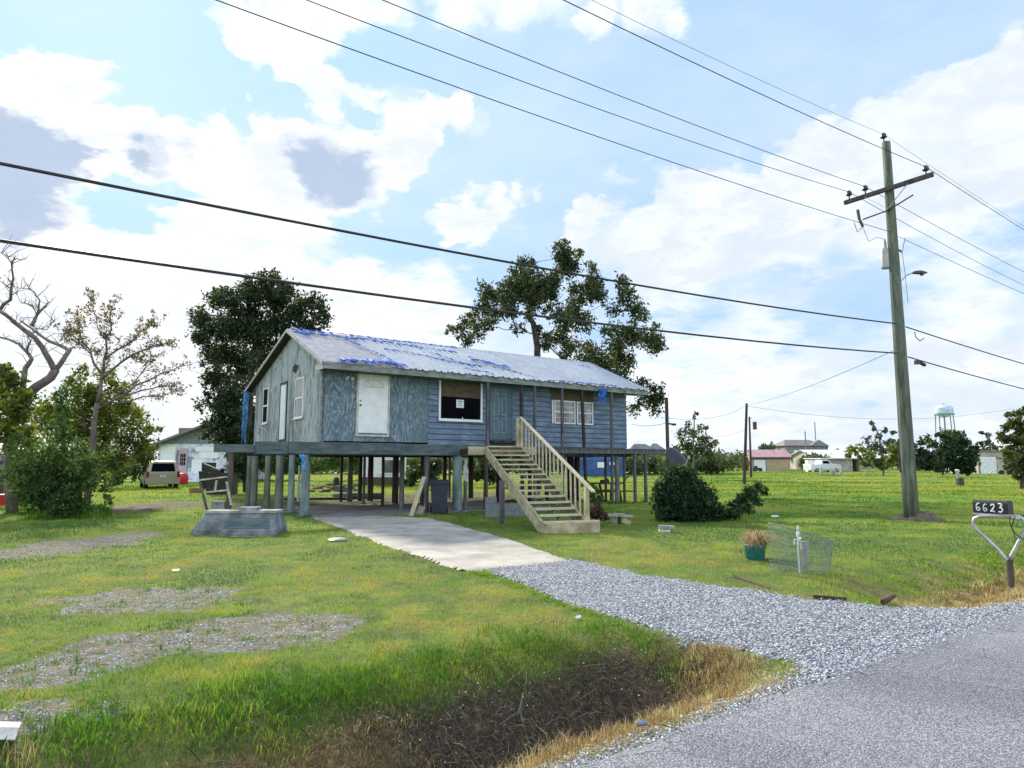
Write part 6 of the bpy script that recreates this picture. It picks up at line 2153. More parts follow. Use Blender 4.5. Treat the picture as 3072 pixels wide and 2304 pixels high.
def build_pole():
    g = PX.copy()
    U = thing('utility_pole', 'tall wooden utility pole with crossarm and street light at right', 'utility pole', g, 0)
    topz = P(2659, 438, 19.3)
    tz = 11.3
    dx = (topz.x - g.x) * 1.0
    lean = .0
    pts = [(lean * t + .0, 0, -.3 + (tz + .3) * t) for t in (0, .15, .3, .5, .7, .85, 1.0)]
    part('pole', MB().tube(pts, [.205, .195, .18, .162, .142, .128, .118], 14), 'pole', U, None, False, True)
    r2 = random.Random(4)
    # crossarm runs across the line of the road
    d = HV.copy()
    def at(s, z, off=0.0):
        return Vector((lean * z / tz, 0, 0)) + d * -s + HU * off + Vector((0, 0, z))
    za = 9.78
    part('crossarm', MB().beam(at(-1.28, za - .02, -.17), at(1.28, za, -.17), .10, .12), 'crossarm', U)
    for s in (-.62, .62):
        part('arm_brace', MB().beam(at(s, za - .06, -.22), at(0, za - .62, -.18), .03, .012), 'steel', U)
    def insulator(pos, parent=U, label=None):
        part('insulator', MB().lathe([(.018, -.12), (.018, 0), (.07, .0), (.10, .03), (.07, .06), (.085, .09), (.06, .13), (.03, .16)], pos, 12), 'insul', parent, None, False, True)
    ins = [at(1.10, za + .17, -.17), at(-.62, za + .17, -.17), at(-1.12, za + .17, -.17)]
    for p in ins:
        insulator(p)
    topi = Vector((lean - .06, 0, tz + .14))
    insulator(topi)
    # fused cutout bracket below the arm
    zb = 9.12
    part('cutout_bracket', MB().tube([at(-.75, zb - .06, -.16), at(0, zb, -.16), at(.72, zb + .24, -.16)], .022, 6), 'insul', U)
    part('fuse_cutout', MB().tube([at(-.88, zb + .28, -.18), at(-.84, zb - .02, -.2)], .045, 8).tube([at(-.84, zb - .02, -.2), at(-.74, zb - .30, -.22)], .04, 8).tube([at(-1.0, zb - .1, -.2), at(-.92, zb - .42, -.2), at(-.78, zb - .32, -.2)], .012, 5), 'insul', U)
    part('jumper_wire', MB().tube([at(-.75, zb - .3, -.2), at(-.6, zb - .8, -.2), at(-.35, zb - .75, -.2), Vector((-.19, .1, 8.3))], .008, 5), 'wire_grey', U)
    tr = Vector((lean * .6 + .06, .42, 0))
    part('transformer', MB().lathe([(.06, 7.38), (.13, 7.40), (.135, 7.46), (.135, 7.94), (.11, 8.0), (.05, 8.03), (.05, 8.2), (.03, 8.3)], Vector((-.17, .13, 0)), 16), 'grey_can', U, None, False, True)
    part('ground_wire', MB().tube([Vector((-.17, -.02, 7.3)), Vector((-.21, -.02, 3.2)), Vector((-.225, -.03, .05))], .008, 4), 'wire_grey', U)
    part('conduit', MB().tube([Vector((-.245, -.02, 1.35)), Vector((-.255, -.03, 2.3))], .022, 6), 'dark_wood', U)
    part('service_loop', MB().tube([Vector((.15, 0, 7.95)), Vector((.28, .0, 7.9)), Vector((.33, .02, 8.1)), Vector((.42, .05, 8.32))], .010, 5).tube([Vector((.12, 0, 7.95)), Vector((.26, 0, 7.85))], .022, 6).tube([Vector((.26, 0, 7.85)), Vector((.30, 0, 7.2)), Vector((.33, 0, 6.3))], .008, 5), 'wire_grey', U)
    # street light on a curved arm
    za2 = 6.72
    arm = [Vector((.07, 0, za2)), Vector((.14, .0, za2 + .22)), Vector((.32, .0, za2 + .42)), Vector((.55, 0, za2 + .52))]
    part('lamp_arm', MB().tube(arm, .02, 8), 'steel', U)
    part('street_lamp', MB().loft([[(.52 + x, y * w, za2 + .50 + z * h) for y, z in ((-1, -.3), (1, -.3), (1, .3), (.5, 1), (-.5, 1), (-1, .3))] for x, w, h in ((0, .04, .03), (.08, .07, .06), (.25, .09, .07), (.42, .05, .03))]), 'crossarm', U)
    part('lamp_glass', MB().lathe([(.02, -.06), (.06, -.03), (.07, 0)], (.80, 0, za2 + .475), 10), 'glass', U)
    # earth mound at the foot
    mo = MB()
    rings = []
    for r, z in ((.85, -.04), (.6, .06), (.4, .16), (.2, .24)):
        rings.append([(.35 * (1 - r * .4) + r * math.cos(a) * (1 + .12 * math.sin(3 * a)), r * .8 * math.sin(a) + .05, z + .02 * math.sin(5 * a)) for a in [k * 2 * math.pi / 18 for k in range(18)]])
    mo.loft(rings)
    solo('earth_mound', mo, 'dirt', 'small earth mound at the foot of the tall utility pole', 'mound', g, 0, None, True)
    return g, ins, topi


def exit_z(px, py, p0, u=HU):
    """where the sight line through (px,py) crosses the vertical plane of a wire that leaves p0 along u"""
    d = ray(px, py)
    n = Vector((-u.y, u.x, 0))
    t = p0.dot(n) / (d.x * n.x + d.y * n.y)
    q = Vector((d.x * t, d.y * t, EYE + d.z * t))
    return (q - Vector((p0.x, p0.y, 0))).dot(u), q.z


def wire(label, p0, s_end, seen=None, r=.009, mat='wire', u=HU, name='power_line', cat='wire', group=None, end_dz=0.0, n=26):
    """sagging line from p0 along u to distance s_end; the sag makes it pass the seen pixel"""
    p0 = Vector(p0)
    z0, z1 = p0.z, p0.z + end_dz
    k = None
    if seen:
        s, z = exit_z(seen[0], seen[1], p0, u)
        lin = z0 + (z1 - z0) * s / s_end
        k = (z - lin) / (s * (s - s_end))
        k = max(min(k, .02), 0.0002) if k > 0 else .0003
    else:
        k = .0009
    pts = []
    for i in range(n + 1):
        s = s_end * i / n
        z = z0 + (z1 - z0) * s / s_end + k * s * (s - s_end)
        q = Vector((p0.x, p0.y, 0)) + u * s
        pts.append(Vector((q.x - p0.x, q.y - p0.y, z - p0.z)))
    o = solo(name, MB().tube(pts, r, 5), mat, label, cat, p0, 0, group)
    return o


def build_wires(g, ins, topi):
    gr = 'overhead lines on the tall utility pole'
    W = lambda *a, **k: wire(*a, group=gr, **k)
    gi = [g + p + Vector((0, 0, .12)) for p in ins]
    ti = g + topi + Vector((0, 0, .12))
    W('upper power line leaving the right arm insulator toward the photographer', gi[0], -46, (1690, 0), r=.009)
    W('thin topmost power line running off the pole top to the left', ti, -46, (1775, 0), r=.005, mat='wire_grey')
    W('power line from the inner left insulator, third line from the top', gi[1], -46, (1148, 0), r=.0085)
    W('power line from the outer left insulator, fourth line from the top', gi[2], -46, (920, 0), r=.0085)
    nz = g + Vector((-.1, -.15, 8.42))
    W('neutral line below the crossarm, fifth line from the top', nz, -46, (648, 0), r=.008)
    c1 = g + Vector((-.16, -.16, 5.40))
    c2 = g + Vector((-.18, -.18, 4.58))
    z1 = P(2655, 972, g.y - .1)
    c1.z = z1.z
    z2 = P(2662, 1061, g.y - .1)
    c2.z = z2.z
    W('thick upper black cable crossing in front of the house', c1, -46, (0, 490), r=.021, name='telephone_cable', cat='cable')
    W('thick lower black cable crossing just above the house roof', c2, -46, (0, 722), r=.021, name='telephone_cable', cat='cable')
    # onward to the right
    W('power line running on to the right from the right arm insulator', gi[0], 46, (3070, 688), r=.009)
    W('thin topmost line running on to the right from the pole top', ti, 46, (3070, 678), r=.005, mat='wire_grey')
    W('power line running on to the right from the inner left insulator', gi[1], 46, (3070, 815), r=.0085)
    W('power line running on to the right from the outer left insulator', gi[2], 46, (3070, 855), r=.0085)
    W('neutral line running on to the right below the street light', nz + Vector((.25, .1, -.1)), 46, (2957, 830), r=.008)
    c1r, c2r = g + Vector((.14, -.12, 0)), g + Vector((.15, -.12, 0))
    c1r.z, c2r.z = P(2703, 983, g.y).z, P(2709, 1073, g.y).z
    W('black cable with a slack loop running right from mid pole', c1r, 46, (3072, 1092), r=.019, name='telephone_cable', cat='cable')
    W('lowest black cable running right with a splice case', c2r, 46, (3072, 1167), r=.019, name='telephone_cable', cat='cable')
    q = c2r + HU * .75 + Vector((0, 0, -.1))
    u3 = Vector((HU.x, HU.y, -.16)).normalized()
    SC = thing('splice_case', 'black splice case hanging on the lowest cable right of the pole', 'splice case', q)
    part('case', MB().tube([u3 * -.02, u3 * .28], [.055, .055], 10), 'black', SC)
    part('tap_box', MB().box(u3 * -.2 + Vector((0, 0, -.04)), (.14, .08, .12)), 'insul', SC)
    LP = thing('cable_loop', 'slack loop hanging under the upper black cable right of the pole', 'cable loop', c1r + HU * .55)
    part('loop', MB().tube([Vector((0, 0, -.08)), HU * .05 + Vector((0, 0, -.24)), HU * .3 + Vector((0, 0, -.33)), HU * .62 + Vector((0, 0, -.20))], .013, 6), 'wire', LP)
    # service line from the pole to the two far dark poles
    a_ = g + Vector((-.15, 0, 0))
    a_.z = P(2672, 1050, g.y).z
    far1 = P(2240, 1215, 50)
    dvec = far1 - a_
    L_ = Vector((dvec.x, dvec.y, 0)).length
    uu = Vector((dvec.x, dvec.y, 0)).normalized()
    wire('thin service line slanting down from the tall pole to the dark pole in the field', a_, L_, None, .011, 'wire_grey', uu, end_dz=dvec.z, group=None)
    # dark poles in the field
    def dpole(base, top, Y, w, lab, lampp=False):
        p, q = P(base[0], base[1], Y), P(top[0], top[1], Y)
        T = thing('field_pole', lab, 'pole', (p.x, p.y, 0), 0)
        part('pole', MB().tube([(0, 0, -.3), (q.x - p.x, 0, q.z)], [w / 2, w * .36], 8), 'pole_dark', T)
        return T, q
    T1, q1 = dpole((2232, 1450), (2240, 1210), 50, .26, 'tall dark bare pole standing in the lawn left of the garage')
    T2, q2 = dpole((2253, 1420), (2248, 1250), 72, .26, 'dark pole with a small transformer, just right of the tall bare pole')
    part('transformer', MB().lathe([(.1, 0), (.22, .02), (.22, .8), (.1, .86)], (.62, 0, q2.z - 1.4), 10), 'crossarm', T2)
    part('bracket', MB().beam((0, 0, q2.z - .2), (.4, 0, q2.z - .15), .05, .05), 'pole_dark', T2)
    def span(lab, a, b, r=.012, sag=.5):
        d_ = b - a
        pts = [a.lerp(b, i / 14) - Vector((0, 0, sag * 4 * (i / 14) * (1 - i / 14))) for i in range(15)]
        solo('service_line', MB().tube([p - a for p in pts], r, 4), 'wire_grey', lab, 'wire', a)
    span('thin line from the tall bare pole toward the house end', q1 - Vector((0, 0, .1)), P(2005, 1255, 26.5), .010, .4)
    span('thin line sagging right from the tall bare pole past the water tower', q1 - Vector((0, 0, .2)), P(3040, 1225, 62), .014, 1.0)
    span('faint line dropping from the tall bare pole behind the conifer', q1 - Vector((0, 0, 1.9)), P(2150, 1310, 52), .010, .1)
    span('short line between house corner pole and eave', P(2000, 1268, 25.5), P(1895, 1272, 26.5), .010, .1)


# ---------------------------------------------------------------- far buildings
def gable_house(name, label, cat, c, rotz, w, d, hw_, hr, wallm, roofm, over=.3, ridge_along='x', group=None):
    T = thing(name, label, cat, (c.x, c.y, 0), rotz, group)
    m = MB()
    if ridge_along == 'x':
        prof = [(0, 0), (d, 0), (d, hw_), (d / 2, hr), (0, hw_)]
        m.loft([[(0, y, z) for y, z in prof], [(w, y, z) for y, z in prof]])
        r = MB()
        s = (hr - hw_) / (d / 2)
        A = [(-over, hw_ - over * s + .03), (d / 2, hr + .03), (d + over, hw_ - over * s + .03), (d + over, hw_ - over * s + .15), (d / 2, hr + .16), (-over, hw_ - over * s + .15)]
        r.loft([[(-over, y, z) for y, z in A], [(w + over, y, z) for y, z in A]])
    else:
        prof = [(0, 0), (w, 0), (w, hw_), (w / 2, hr), (0, hw_)]
        m.loft([[(x, 0, z) for x, z in prof], [(x, d, z) for x, z in prof]])
        r = MB()
        s = (hr - hw_) / (w / 2)
        A = [(-over, hw_ - over * s + .03), (w / 2, hr + .03), (w + over, hw_ - over * s + .03), (w + over, hw_ - over * s + .15), (w / 2, hr + .16), (-over, hw_ - over * s + .15)]
        r.loft([[(x, -over, z) for x, z in A], [(x, d + over, z) for x, z in A]])
    part('wall', m, wallm, T)
    part('roof', r, roofm, T)
    return T


def build_far():
    # tan garage with red roof: near long wall faces left-front
    Y = 118
    a_, b_, c_ = P(2254, 1400, Y), P(2371, 1400, Y - 1), P(2428, 1400, Y + 6)
    w = (Vector((b_.x - a_.x, b_.y - a_.y, 0))).length
    rz = math.atan2(b_.y - a_.y, b_.x - a_.x)
    T = gable_house('metal_garage', 'tan metal garage with a dusty red roof', 'garage', Vector((a_.x, a_.y, 0)), rz, w, 7.0, 2.45, 3.65, 'tan_siding', 'red_roof', .25)
    part('roof_trim', MB().bb((-.3, -.32, 2.12), (w + .3, -.285, 2.3)), 'dark_wood', T)
    part('garage_door', MB().bb((.45, -.05, 0), (2.4, -.003, 2.0)), 'white_roof', T)
    part('door_trim', MB().bb((.28, -.07, 0), (.447, -.004, 2.15)).bb((2.403, -.07, 0), (2.55, -.004, 2.15)).bb((.448, -.07, 2.003), (2.402, -.004, 2.15)), 'grey_roof', T)
    rr = MB()
    p0 = Vector((w + .27, -.25, 2.33)); pk = Vector((w + .27, 3.5, 3.75)); p2 = Vector((w + .27, 7.25, 2.33))
    rr.beam(p0, pk, .06, .16).beam(pk, p2, .06, .16)
    part('rake_trim', rr, 'dark_wood', T)
    c = P(2270, 1405, Y - 6)
    solo('mower', MB().box((0, 0, .4), (1.5, .8, .45)).box((-.2, 0, .75), (.5, .6, .4)).lathe([(.3, -.1), (.3, .1)], (.5, -.4, .3), 10, Matrix.Rotation(math.pi / 2, 3, 'X')).lathe([(.3, -.1), (.3, .1)], (-.5, -.4, .3), 10, Matrix.Rotation(math.pi / 2, 3, 'X')), 'black', 'small dark machine parked before the garage door', 'machine', (c.x, c.y, 0))
    # grey two-storey house
    Y = 190
    a_ = P(2357, 1380, Y)
    b_ = P(2430, 1380, Y)
    T = thing('grey_house', 'large grey two-storey house behind the garage', 'house', (a_.x, a_.y, 0), 0)
    w = (P(2487, 1380, Y) - a_).x
    m = MB().bb((0, 0, 0), (w, 9, P(2400, 1338, Y).z))
    part('wall', m, 'grey_house', T)
    ze, zr = P(2400, 1337, Y).z, P(2400, 1318, Y).z
    r = MB()
    r.add([(-.6, -.8, ze), (w * .60, -.8, ze), (w * .98 + .6, -.8, ze - .1), (w + .6, 9.8, ze), (-.6, 9.8, ze), (1.6, 4, zr), (w * .70, 4, zr)], [(0, 1, 6, 5), (1, 2, 6), (2, 3, 6), (3, 4, 5, 6), (4, 0, 5), (4, 3, 2, 1, 0)])
    part('roof', r, 'grey_roof', T)
    part('window', MB().bb((w * .75, -.06, ze + .0 - 1.6), (w * .79, -.003, ze - .9)), 'glass', T)
    part('window', MB().bb((w * .2, -.06, ze - 2.2), (w * .26, -.003, ze - 1.2)), 'white', T)
    part('gable', MB().add([(w * .56, -.85, ze), (w, -.85, ze - .1), (w * .76, -.85, zr - .1), (w * .56, .5, ze), (w, .5, ze - .1), (w * .76, .5, zr - .1)], [(0, 1, 2), (3, 5, 4), (0, 2, 5, 3), (2, 1, 4, 5), (0, 3, 4, 1)]), 'grey_house', T)
    for px, py0, lab in ((2415, 1294, 'thin utility pole before the grey house'), (2444, 1266, 'slender mast behind the grey house')):
        a_ = P(px, py0, 170 if px < 2430 else 205)
        solo('far_pole', MB().tube([(0, 0, 0), (0, 0, a_.z)], .14, 6), 'grey_roof', lab, 'pole', (a_.x, a_.y, 0))
    gable_house('grey_house', 'small pale grey gabled house right of the large grey house', 'house', P(2488, 1380, 210) * Vector((1, 1, 0)) if False else Vector((P(2488, 1380, 210).x, 210, 0)), 0, 5.2, 6, P(2500, 1360, 210).z, P(2500, 1345, 210).z, 'grey_house', 'white_roof', .3, 'y')
    # hip-roofed house line left, seen past the house corner
    T = thing('far_house', 'distant brown hip-roofed house right behind the deck corner', 'house', (P(1885, 1380, 170).x, 170, 0), 0)
    part('wall', MB().bb((0, 0, 0), (9, 6, P(1900, 1362, 170).z)), 'grey_house', T)
    z0, z1 = P(1900, 1363, 170).z, P(1900, 1331, 170).z
    part('roof', MB().add([(-.5, -.5, z0), (9.5, -.5, z0), (9.5, 6.5, z0), (-.5, 6.5, z0), (2, 3, z1), (5, 3, z1)], [(0, 1, 5, 4), (1, 2, 5), (2, 3, 4, 5), (3, 0, 4), (3, 2, 1, 0)]), 'grey_roof', T)
    T = thing('far_house', 'distant grey-green roofed house behind the deck corner, right of the brown roof', 'house', (P(1938, 1380, 175).x, 175, 0), 0)
    part('wall', MB().bb((0, 0, 0), (6.5, 6, P(1900, 1362, 175).z)), 'grey_house', T)
    part('roof', MB().add([(-.5, -.5, z0), (7, -.5, z0), (7, 6.5, z0), (-.5, 6.5, z0), (2.5, 3, z1 + .3), (3.5, 3, z1 + .3)], [(0, 1, 5, 4), (1, 2, 5), (2, 3, 4, 5), (3, 0, 4), (3, 2, 1, 0)]), 'far_leaf' if False else 'cottage_gable', T)
    # long low building
    Y = 112
    a_ = P(2466, 1400, Y)
    w = (P(2581, 1400, Y) - a_).x
    T = thing('low_building', 'long low beige building with a dark open bay at its right end', 'building', (a_.x, a_.y, 0), 0)
    hh = P(2500, 1377, Y).z
    part('wall', MB().bb((0, 0, 0), (w * .80, 6, hh)).bb((w * .97, 0, 0), (w, 6, hh)).bb((w * .80, 5.5, 0), (w * .97, 6, hh)), 'beige_wall', T)
    part('roof', MB().bb((-.3, -.5, hh + .003), (w + .3, 6.5, hh + .16)), 'white_roof', T)
    part('faded_panel', MB().bb((w * .33, -.05, .95), (w * .60, -.003, 1.5)), 'pink_door', T)
    part('doorway_back', MB().bb((w * .8, 5.0, 0), (w * .97, 5.49, hh)), 'black', T)
    T = gable_house('white_roofed_house', 'low house with a bright white metal roof behind the long beige building', 'house', Vector((P(2460, 1380, 135).x, 135, 0)), 0, (P(2672, 1380, 135) - P(2460, 1380, 135)).x, 16, P(2500, 1374, 135).z, P(2500, 1353, 150).z, 'beige_wall', 'white_roof', .5)
    # white-doored workshop at the right
    Y = 92
    a_ = P(2935, 1400, Y)
    w = (P(3030, 1400, Y) - a_).x
    T = thing('workshop', 'beige metal workshop with a big white roller door at right', 'workshop', (a_.x, a_.y, 0), -.03)
    hh = P(2980, 1355, Y).z
    part('wall', MB().bb((0, 0, 0), (w, 8, hh)), 'beige_wall', T)
    part('roof', MB().bb((-.2, -.3, hh + .003), (w + .2, 8.2, hh + .15)), 'grey_roof', T)
    part('roller_door', MB().bb((w * .05, -.06, 0), (w * .56, -.003, P(2960, 1371, Y).z)), 'white_roof', T)
    part('door_trim', MB().bb((w * .025, -.08, 0), (w * .049, -.004, P(2960, 1369, Y).z)).bb((w * .561, -.08, 0), (w * .59, -.004, P(2960, 1369, Y).z)), 'grey_roof', T)
    c = P(3008, 1405, 84)
    Tr = thing('flatbed_trailer', 'folded trailer with round hoops parked by the workshop', 'trailer', (c.x, c.y, 0), 0)
    part('frame', MB().box((0, 0, .5), (2.6, .8, .12)).beam((-1.2, 0, .5), (-1.7, 0, .1), .1, .1), 'pink_door', Tr)
    for x in (-.5, .5):
        ring = [(x + .42 * math.cos(a), -.3, 1.5 + .42 * math.sin(a)) for a in [k * math.pi / 7 for k in range(15)]]
        part('hoop', MB().tube(ring, .06, 5, False), 'grey_can', Tr)
        part('wheel', MB().lathe([(.3, -.1), (.32, 0), (.3, .1)], (x, -.45, .32), 12, Matrix.Rotation(math.pi / 2, 3, 'X')), 'rubber', Tr)
    # water tower
    Y = 620
    c = P(2837, 1300, Y)
    s = Y / FPX
    T = thing('water_tower', 'pale blue water tower on five legs above the far trees', 'water tower', (c.x, c.y, 0), 0)
    R = 24.5 * s
    zt = P(2837, 1218, Y).z
    zb = P(2837, 1243, Y).z
    zbb = P(2837, 1252, Y).z
    part('tank', MB().lathe([(R * .1, zbb), (R * .6, zbb + 1), (R * .95, zb), (R, zb + 1.2), (R, P(2837, 1224, Y).z), (R * .75, zt), (R * .3, zt + 1.0), (R * .1, zt + 1.2)], (0, 0, 0), 40), 'tank', T)
    part('balcony', MB().lathe([(R * 1.0, zb - .6), (R * 1.09, zb - .6), (R * 1.09, zb + .9), (R * 1.02, zb + .9)], (0, 0, 0), 32), 'tank_dark', T)
    part('finial', MB().lathe([(R * .12, zt + 1.1), (R * .12, zt + 2.2), (R * .05, zt + 2.3)], (0, 0, 0), 10), 'tank_dark', T)
    part('riser', MB().tube([(0, 0, 0), (0, 0, zbb + .2)], .55, 8), 'grey_house', T)
    for k in range(5):
        an = math.radians(-90 + 36 + 72 * k)
        part('leg', MB().tube([(R * 1.2 * math.cos(an), R * 1.2 * math.sin(an), 0), (R * .95 * math.cos(an), R * .95 * math.sin(an), zb)], .45, 8), 'grey_house', T)
    # blurred dark lettering band of the tank, too far off to read
    tx = MB()
    widths = [1.0, .7, 1.0, .5, 1.0, .35, .7, .7, 1.0, .9]
    ang = -1.95
    for wd in widths:
        a2 = ang + wd * .085
        ps = []
        for zz in (P(2837, 1235.2, Y).z, P(2837, 1232.6, Y).z):
            ps.append([(R * 1.012 * math.cos(t_), R * 1.012 * math.sin(t_), zz) for t_ in (ang, a2)])
        tx.add([ps[0][0], ps[0][1], ps[1][1], ps[1][0]], [(0, 1, 2, 3)])
        ang = a2 + .035
    part('lettering', tx, 'tank_dark', T, 'small dark blue lettering')
    # white water valve post in the field
    c = P(2880, 1458, 46)
    V = thing('well_head', 'white and dark well head post standing in the field near the mailbox', 'post', (c.x, c.y, 0), 0)
    part('base', MB().bb((-.16, -.15, 0), (.20, .15, .55)), 'pile_dark', V)
    part('riser', MB().tube([(-.1, 0, .5), (-.12, 0, 1.02)], .09, 8), 'grey_plank', V)
    part('cap', MB().lathe([(.07, 0), (.13, .03), (.13, .1), (.06, .13)], (-.12, 0, 1.0), 8), 'pvc', V)
    # grey stump posts of a gone building
    for px, py, h_, lab in ((2464, 1424, .95, 'broad pale stump at the left of the row of stumps'), (2494, 1424, .7, 'second of the row of stumps, leaning dark one'), (2503, 1425, .8, 'third of the row of stumps, pale face and dark side'), (2524, 1425, .75, 'right-hand stump of the row before the beige building'), (2597, 1429, .6, 'small lone pale stump right of the row'), (2651, 1431, .7, 'thin dark stake near the tall utility pole')):
        c = P(px, py, 82)
        solo('stump_post', MB().tube([(0, 0, -.1), (0, 0, h_ * .5), (.04, 0, h_)], [.2, .18, .16] if px < 2590 else [.09, .09, .08], 8), 'grey_plank' if px != 2651 else 'pile_dark', lab, 'post', (c.x, c.y, hz_at(c.x, c.y)), 0, 'old posts in the field before the beige building')
    # old cottage behind the tan car
    Y = 56
    a_ = P(470, 1440, Y)
    w = (P(680, 1440, Y) - a_).x
    zr = P(623, 1273, Y).z
    ze = P(480, 1332, Y).z
    T = thing('old_cottage', 'run-down cottage with peeling blue and white front behind the tan car', 'cottage', (a_.x, a_.y, 0), 0)
    part('wall', MB().bb((0, 0, 0), (w, 9, ze)), 'cottage_wall', T)
    apex = (P(623, 1273, Y) - a_).x
    gb = MB()
    L0, R0 = -.2, 2 * apex + .2
    gb.loft([[(L0, y, ze + .003), (R0, y, ze + .003), (apex, y, zr - .2)] for y in (-.02, .1)])
    part('gable', gb, 'cottage_gable', T)
    rf = MB()
    A = [(L0 - .9, ze - .35), (apex, zr), (R0 + .9, ze - .35), (R0 + .9, ze - .5), (apex, zr - .15), (L0 - .9, ze - .5)]
    rf.loft([[(x, y, z) for x, z in A] for y in (-.8, 9.4)])
    part('roof', rf, 'grey_roof', T)
    part('vent_dormer', MB().box((apex - 2.6, 3, zr - .55), (1.6, 2, .7)), 'grey_roof', T)
    x0 = (P(532, 1400, Y) - a_).x
    x1 = (P(562, 1400, Y) - a_).x
    d = part('front_door', MB().bb((x0 + .1, -.10, .15), (x1, -.03, P(545, 1345, Y).z)), 'pink_door', T, 'faded pink door with nine panes')
    part('pane', MB().bb((x0 + .25, -.115, 1.35), (x1 - .15, -.102, 2.3)), 'dark_glass', d)
    mb = MB()
    for i in range(1, 3):
        xx = x0 + .25 + (x1 - x0 - .4) * i / 3
        mb.bb((xx - .015, -.13, 1.35), (xx + .015, -.116, 2.3))
        zz = 1.35 + .95 * i / 3
        mb.bb((x0 + .25, -.142, zz - .015), (x1 - .15, -.131, zz + .015))
    part('glazing_bar', mb, 'pink_door', d)
    part('door_trim', MB().bb((x0 - .1, -.06, 0), (x0 + .06, -.003, 2.6)), 'grey_house', T)
    for px0, px1, py0, py1 in ((480, 525, 1339, 1392), (585, 640, 1340, 1355), (598, 655, 1356, 1375), (575, 612, 1378, 1420)):
        xa, xb = (P(px0, 1400, Y) - a_).x, (P(px1, 1400, Y) - a_).x
        part('pale_board', MB().bb((xa, -.05, max(.1, P(600, py1, Y).z)), (xb, -.003, P(600, py0, Y).z)), 'white', T)
    part('step', MB().bb((x0 - .3, -1.4, 0), (x0 + 3.4, -.12, .14)), 'white', T)
    c = P(546, 1417, 49)
    solo('red_bin', MB().lathe([(.32, 0), (.42, .1), (.45, .5), (.36, .78), (.1, .82)], (0, 0, 0), 14), 'red', 'round red tub standing by the cottage door', 'tub', (c.x, c.y, 0), 0, None, True)
    c = P(622, 1420, 40)
    Bn = thing('black_bin', 'black wheeled bin with its lid open before the cottage', 'bin', (c.x, c.y, 0), .2)
    part('body', MB().loft([[(-.3, -.3, .05), (.3, -.3, .05), (.3, .3, .05), (-.3, .3, .05)], [(-.4, -.38, 1.1), (.4, -.38, 1.1), (.4, .38, 1.1), (-.4, .38, 1.1)]]), 'black', Bn)
    part('lid', MB().box((0, .3, 1.35), (.8, .05, .5)), 'black', Bn)
    part('handle', MB().tube([(-.3, -.4, 1.0), (.3, -.4, 1.0)], .02, 5), 'black', Bn)
    c = P(668, 1440, 34)
    solo('black_crate', MB().box((0, 0, .55), (1.3, .7, 1.1)).box((-.3, 0, 1.2), (.5, .6, .2)).box((0, -.36, .6), (1.34, .02, .06)), 'black', 'big black crate heaped left of the gable pilings', 'crate', (c.x, c.y, 0), .05)
    for px, lab in ((-12, 'bright white awning pole end at the left edge'),):
        c = P(20, 1380, 27)
        solo('white_canopy', MB().box((-.3, 0, 0), (1.4, .6, .05), Matrix.Rotation(.05, 3, 'Y')).tube([(-.6, 0, -.02), (-.6, 0, -c.z)], .03, 6), 'white', 'bright white canopy edge at the far left', 'canopy', c)


# ---------------------------------------------------------------- vehicles
def car(name, label, cat, loc, rotz, L_, W_, H_, paint, prof, belt=.95, group=None, rear_glass=True):
    """local -Y is the rear. prof: list of (y, ztop) roofline stations; ring at each station"""
    T = thing(name, label, cat, loc, rotz, group)
    hw_ = W_ / 2
    rings = []
    for (y, zt, wt) in prof:
        b = min(belt, zt)
        rings.append([(-hw_ * .92, y, .28), (hw_ * .92, y, .28), (hw_, y, .55), (hw_ * .985, y, b), (hw_ * wt, y, zt), (hw_ * wt * .7, y, zt + .03), (-hw_ * wt * .7, y, zt + .03), (-hw_ * wt, y, zt), (-hw_ * .985, y, b), (-hw_, y, .55)])
    part('body', MB().loft(rings), paint, T, None, False, False)
    wl_ = L_ * .30
    for sx in (-1, 1):
        for sy in (-wl_, wl_):
            w = part('wheel', MB().lathe([(.18, -.11), (.30, -.11), (.33, -.07), (.33, .07), (.30, .11), (.18, .11)], (sx * (hw_ - .10), sy, .33), 16, Matrix.Rotation(math.pi / 2, 3, 'Y')), 'rubber', T, None, False, True)
            part('rim', MB().lathe([(.05, .0), (.17, .0), (.17, .01)], (sx * (hw_ + .012), sy, .33), 12, Matrix.Rotation(math.pi / 2, 3, 'Y')), 'steel', w)
    return T, hw_


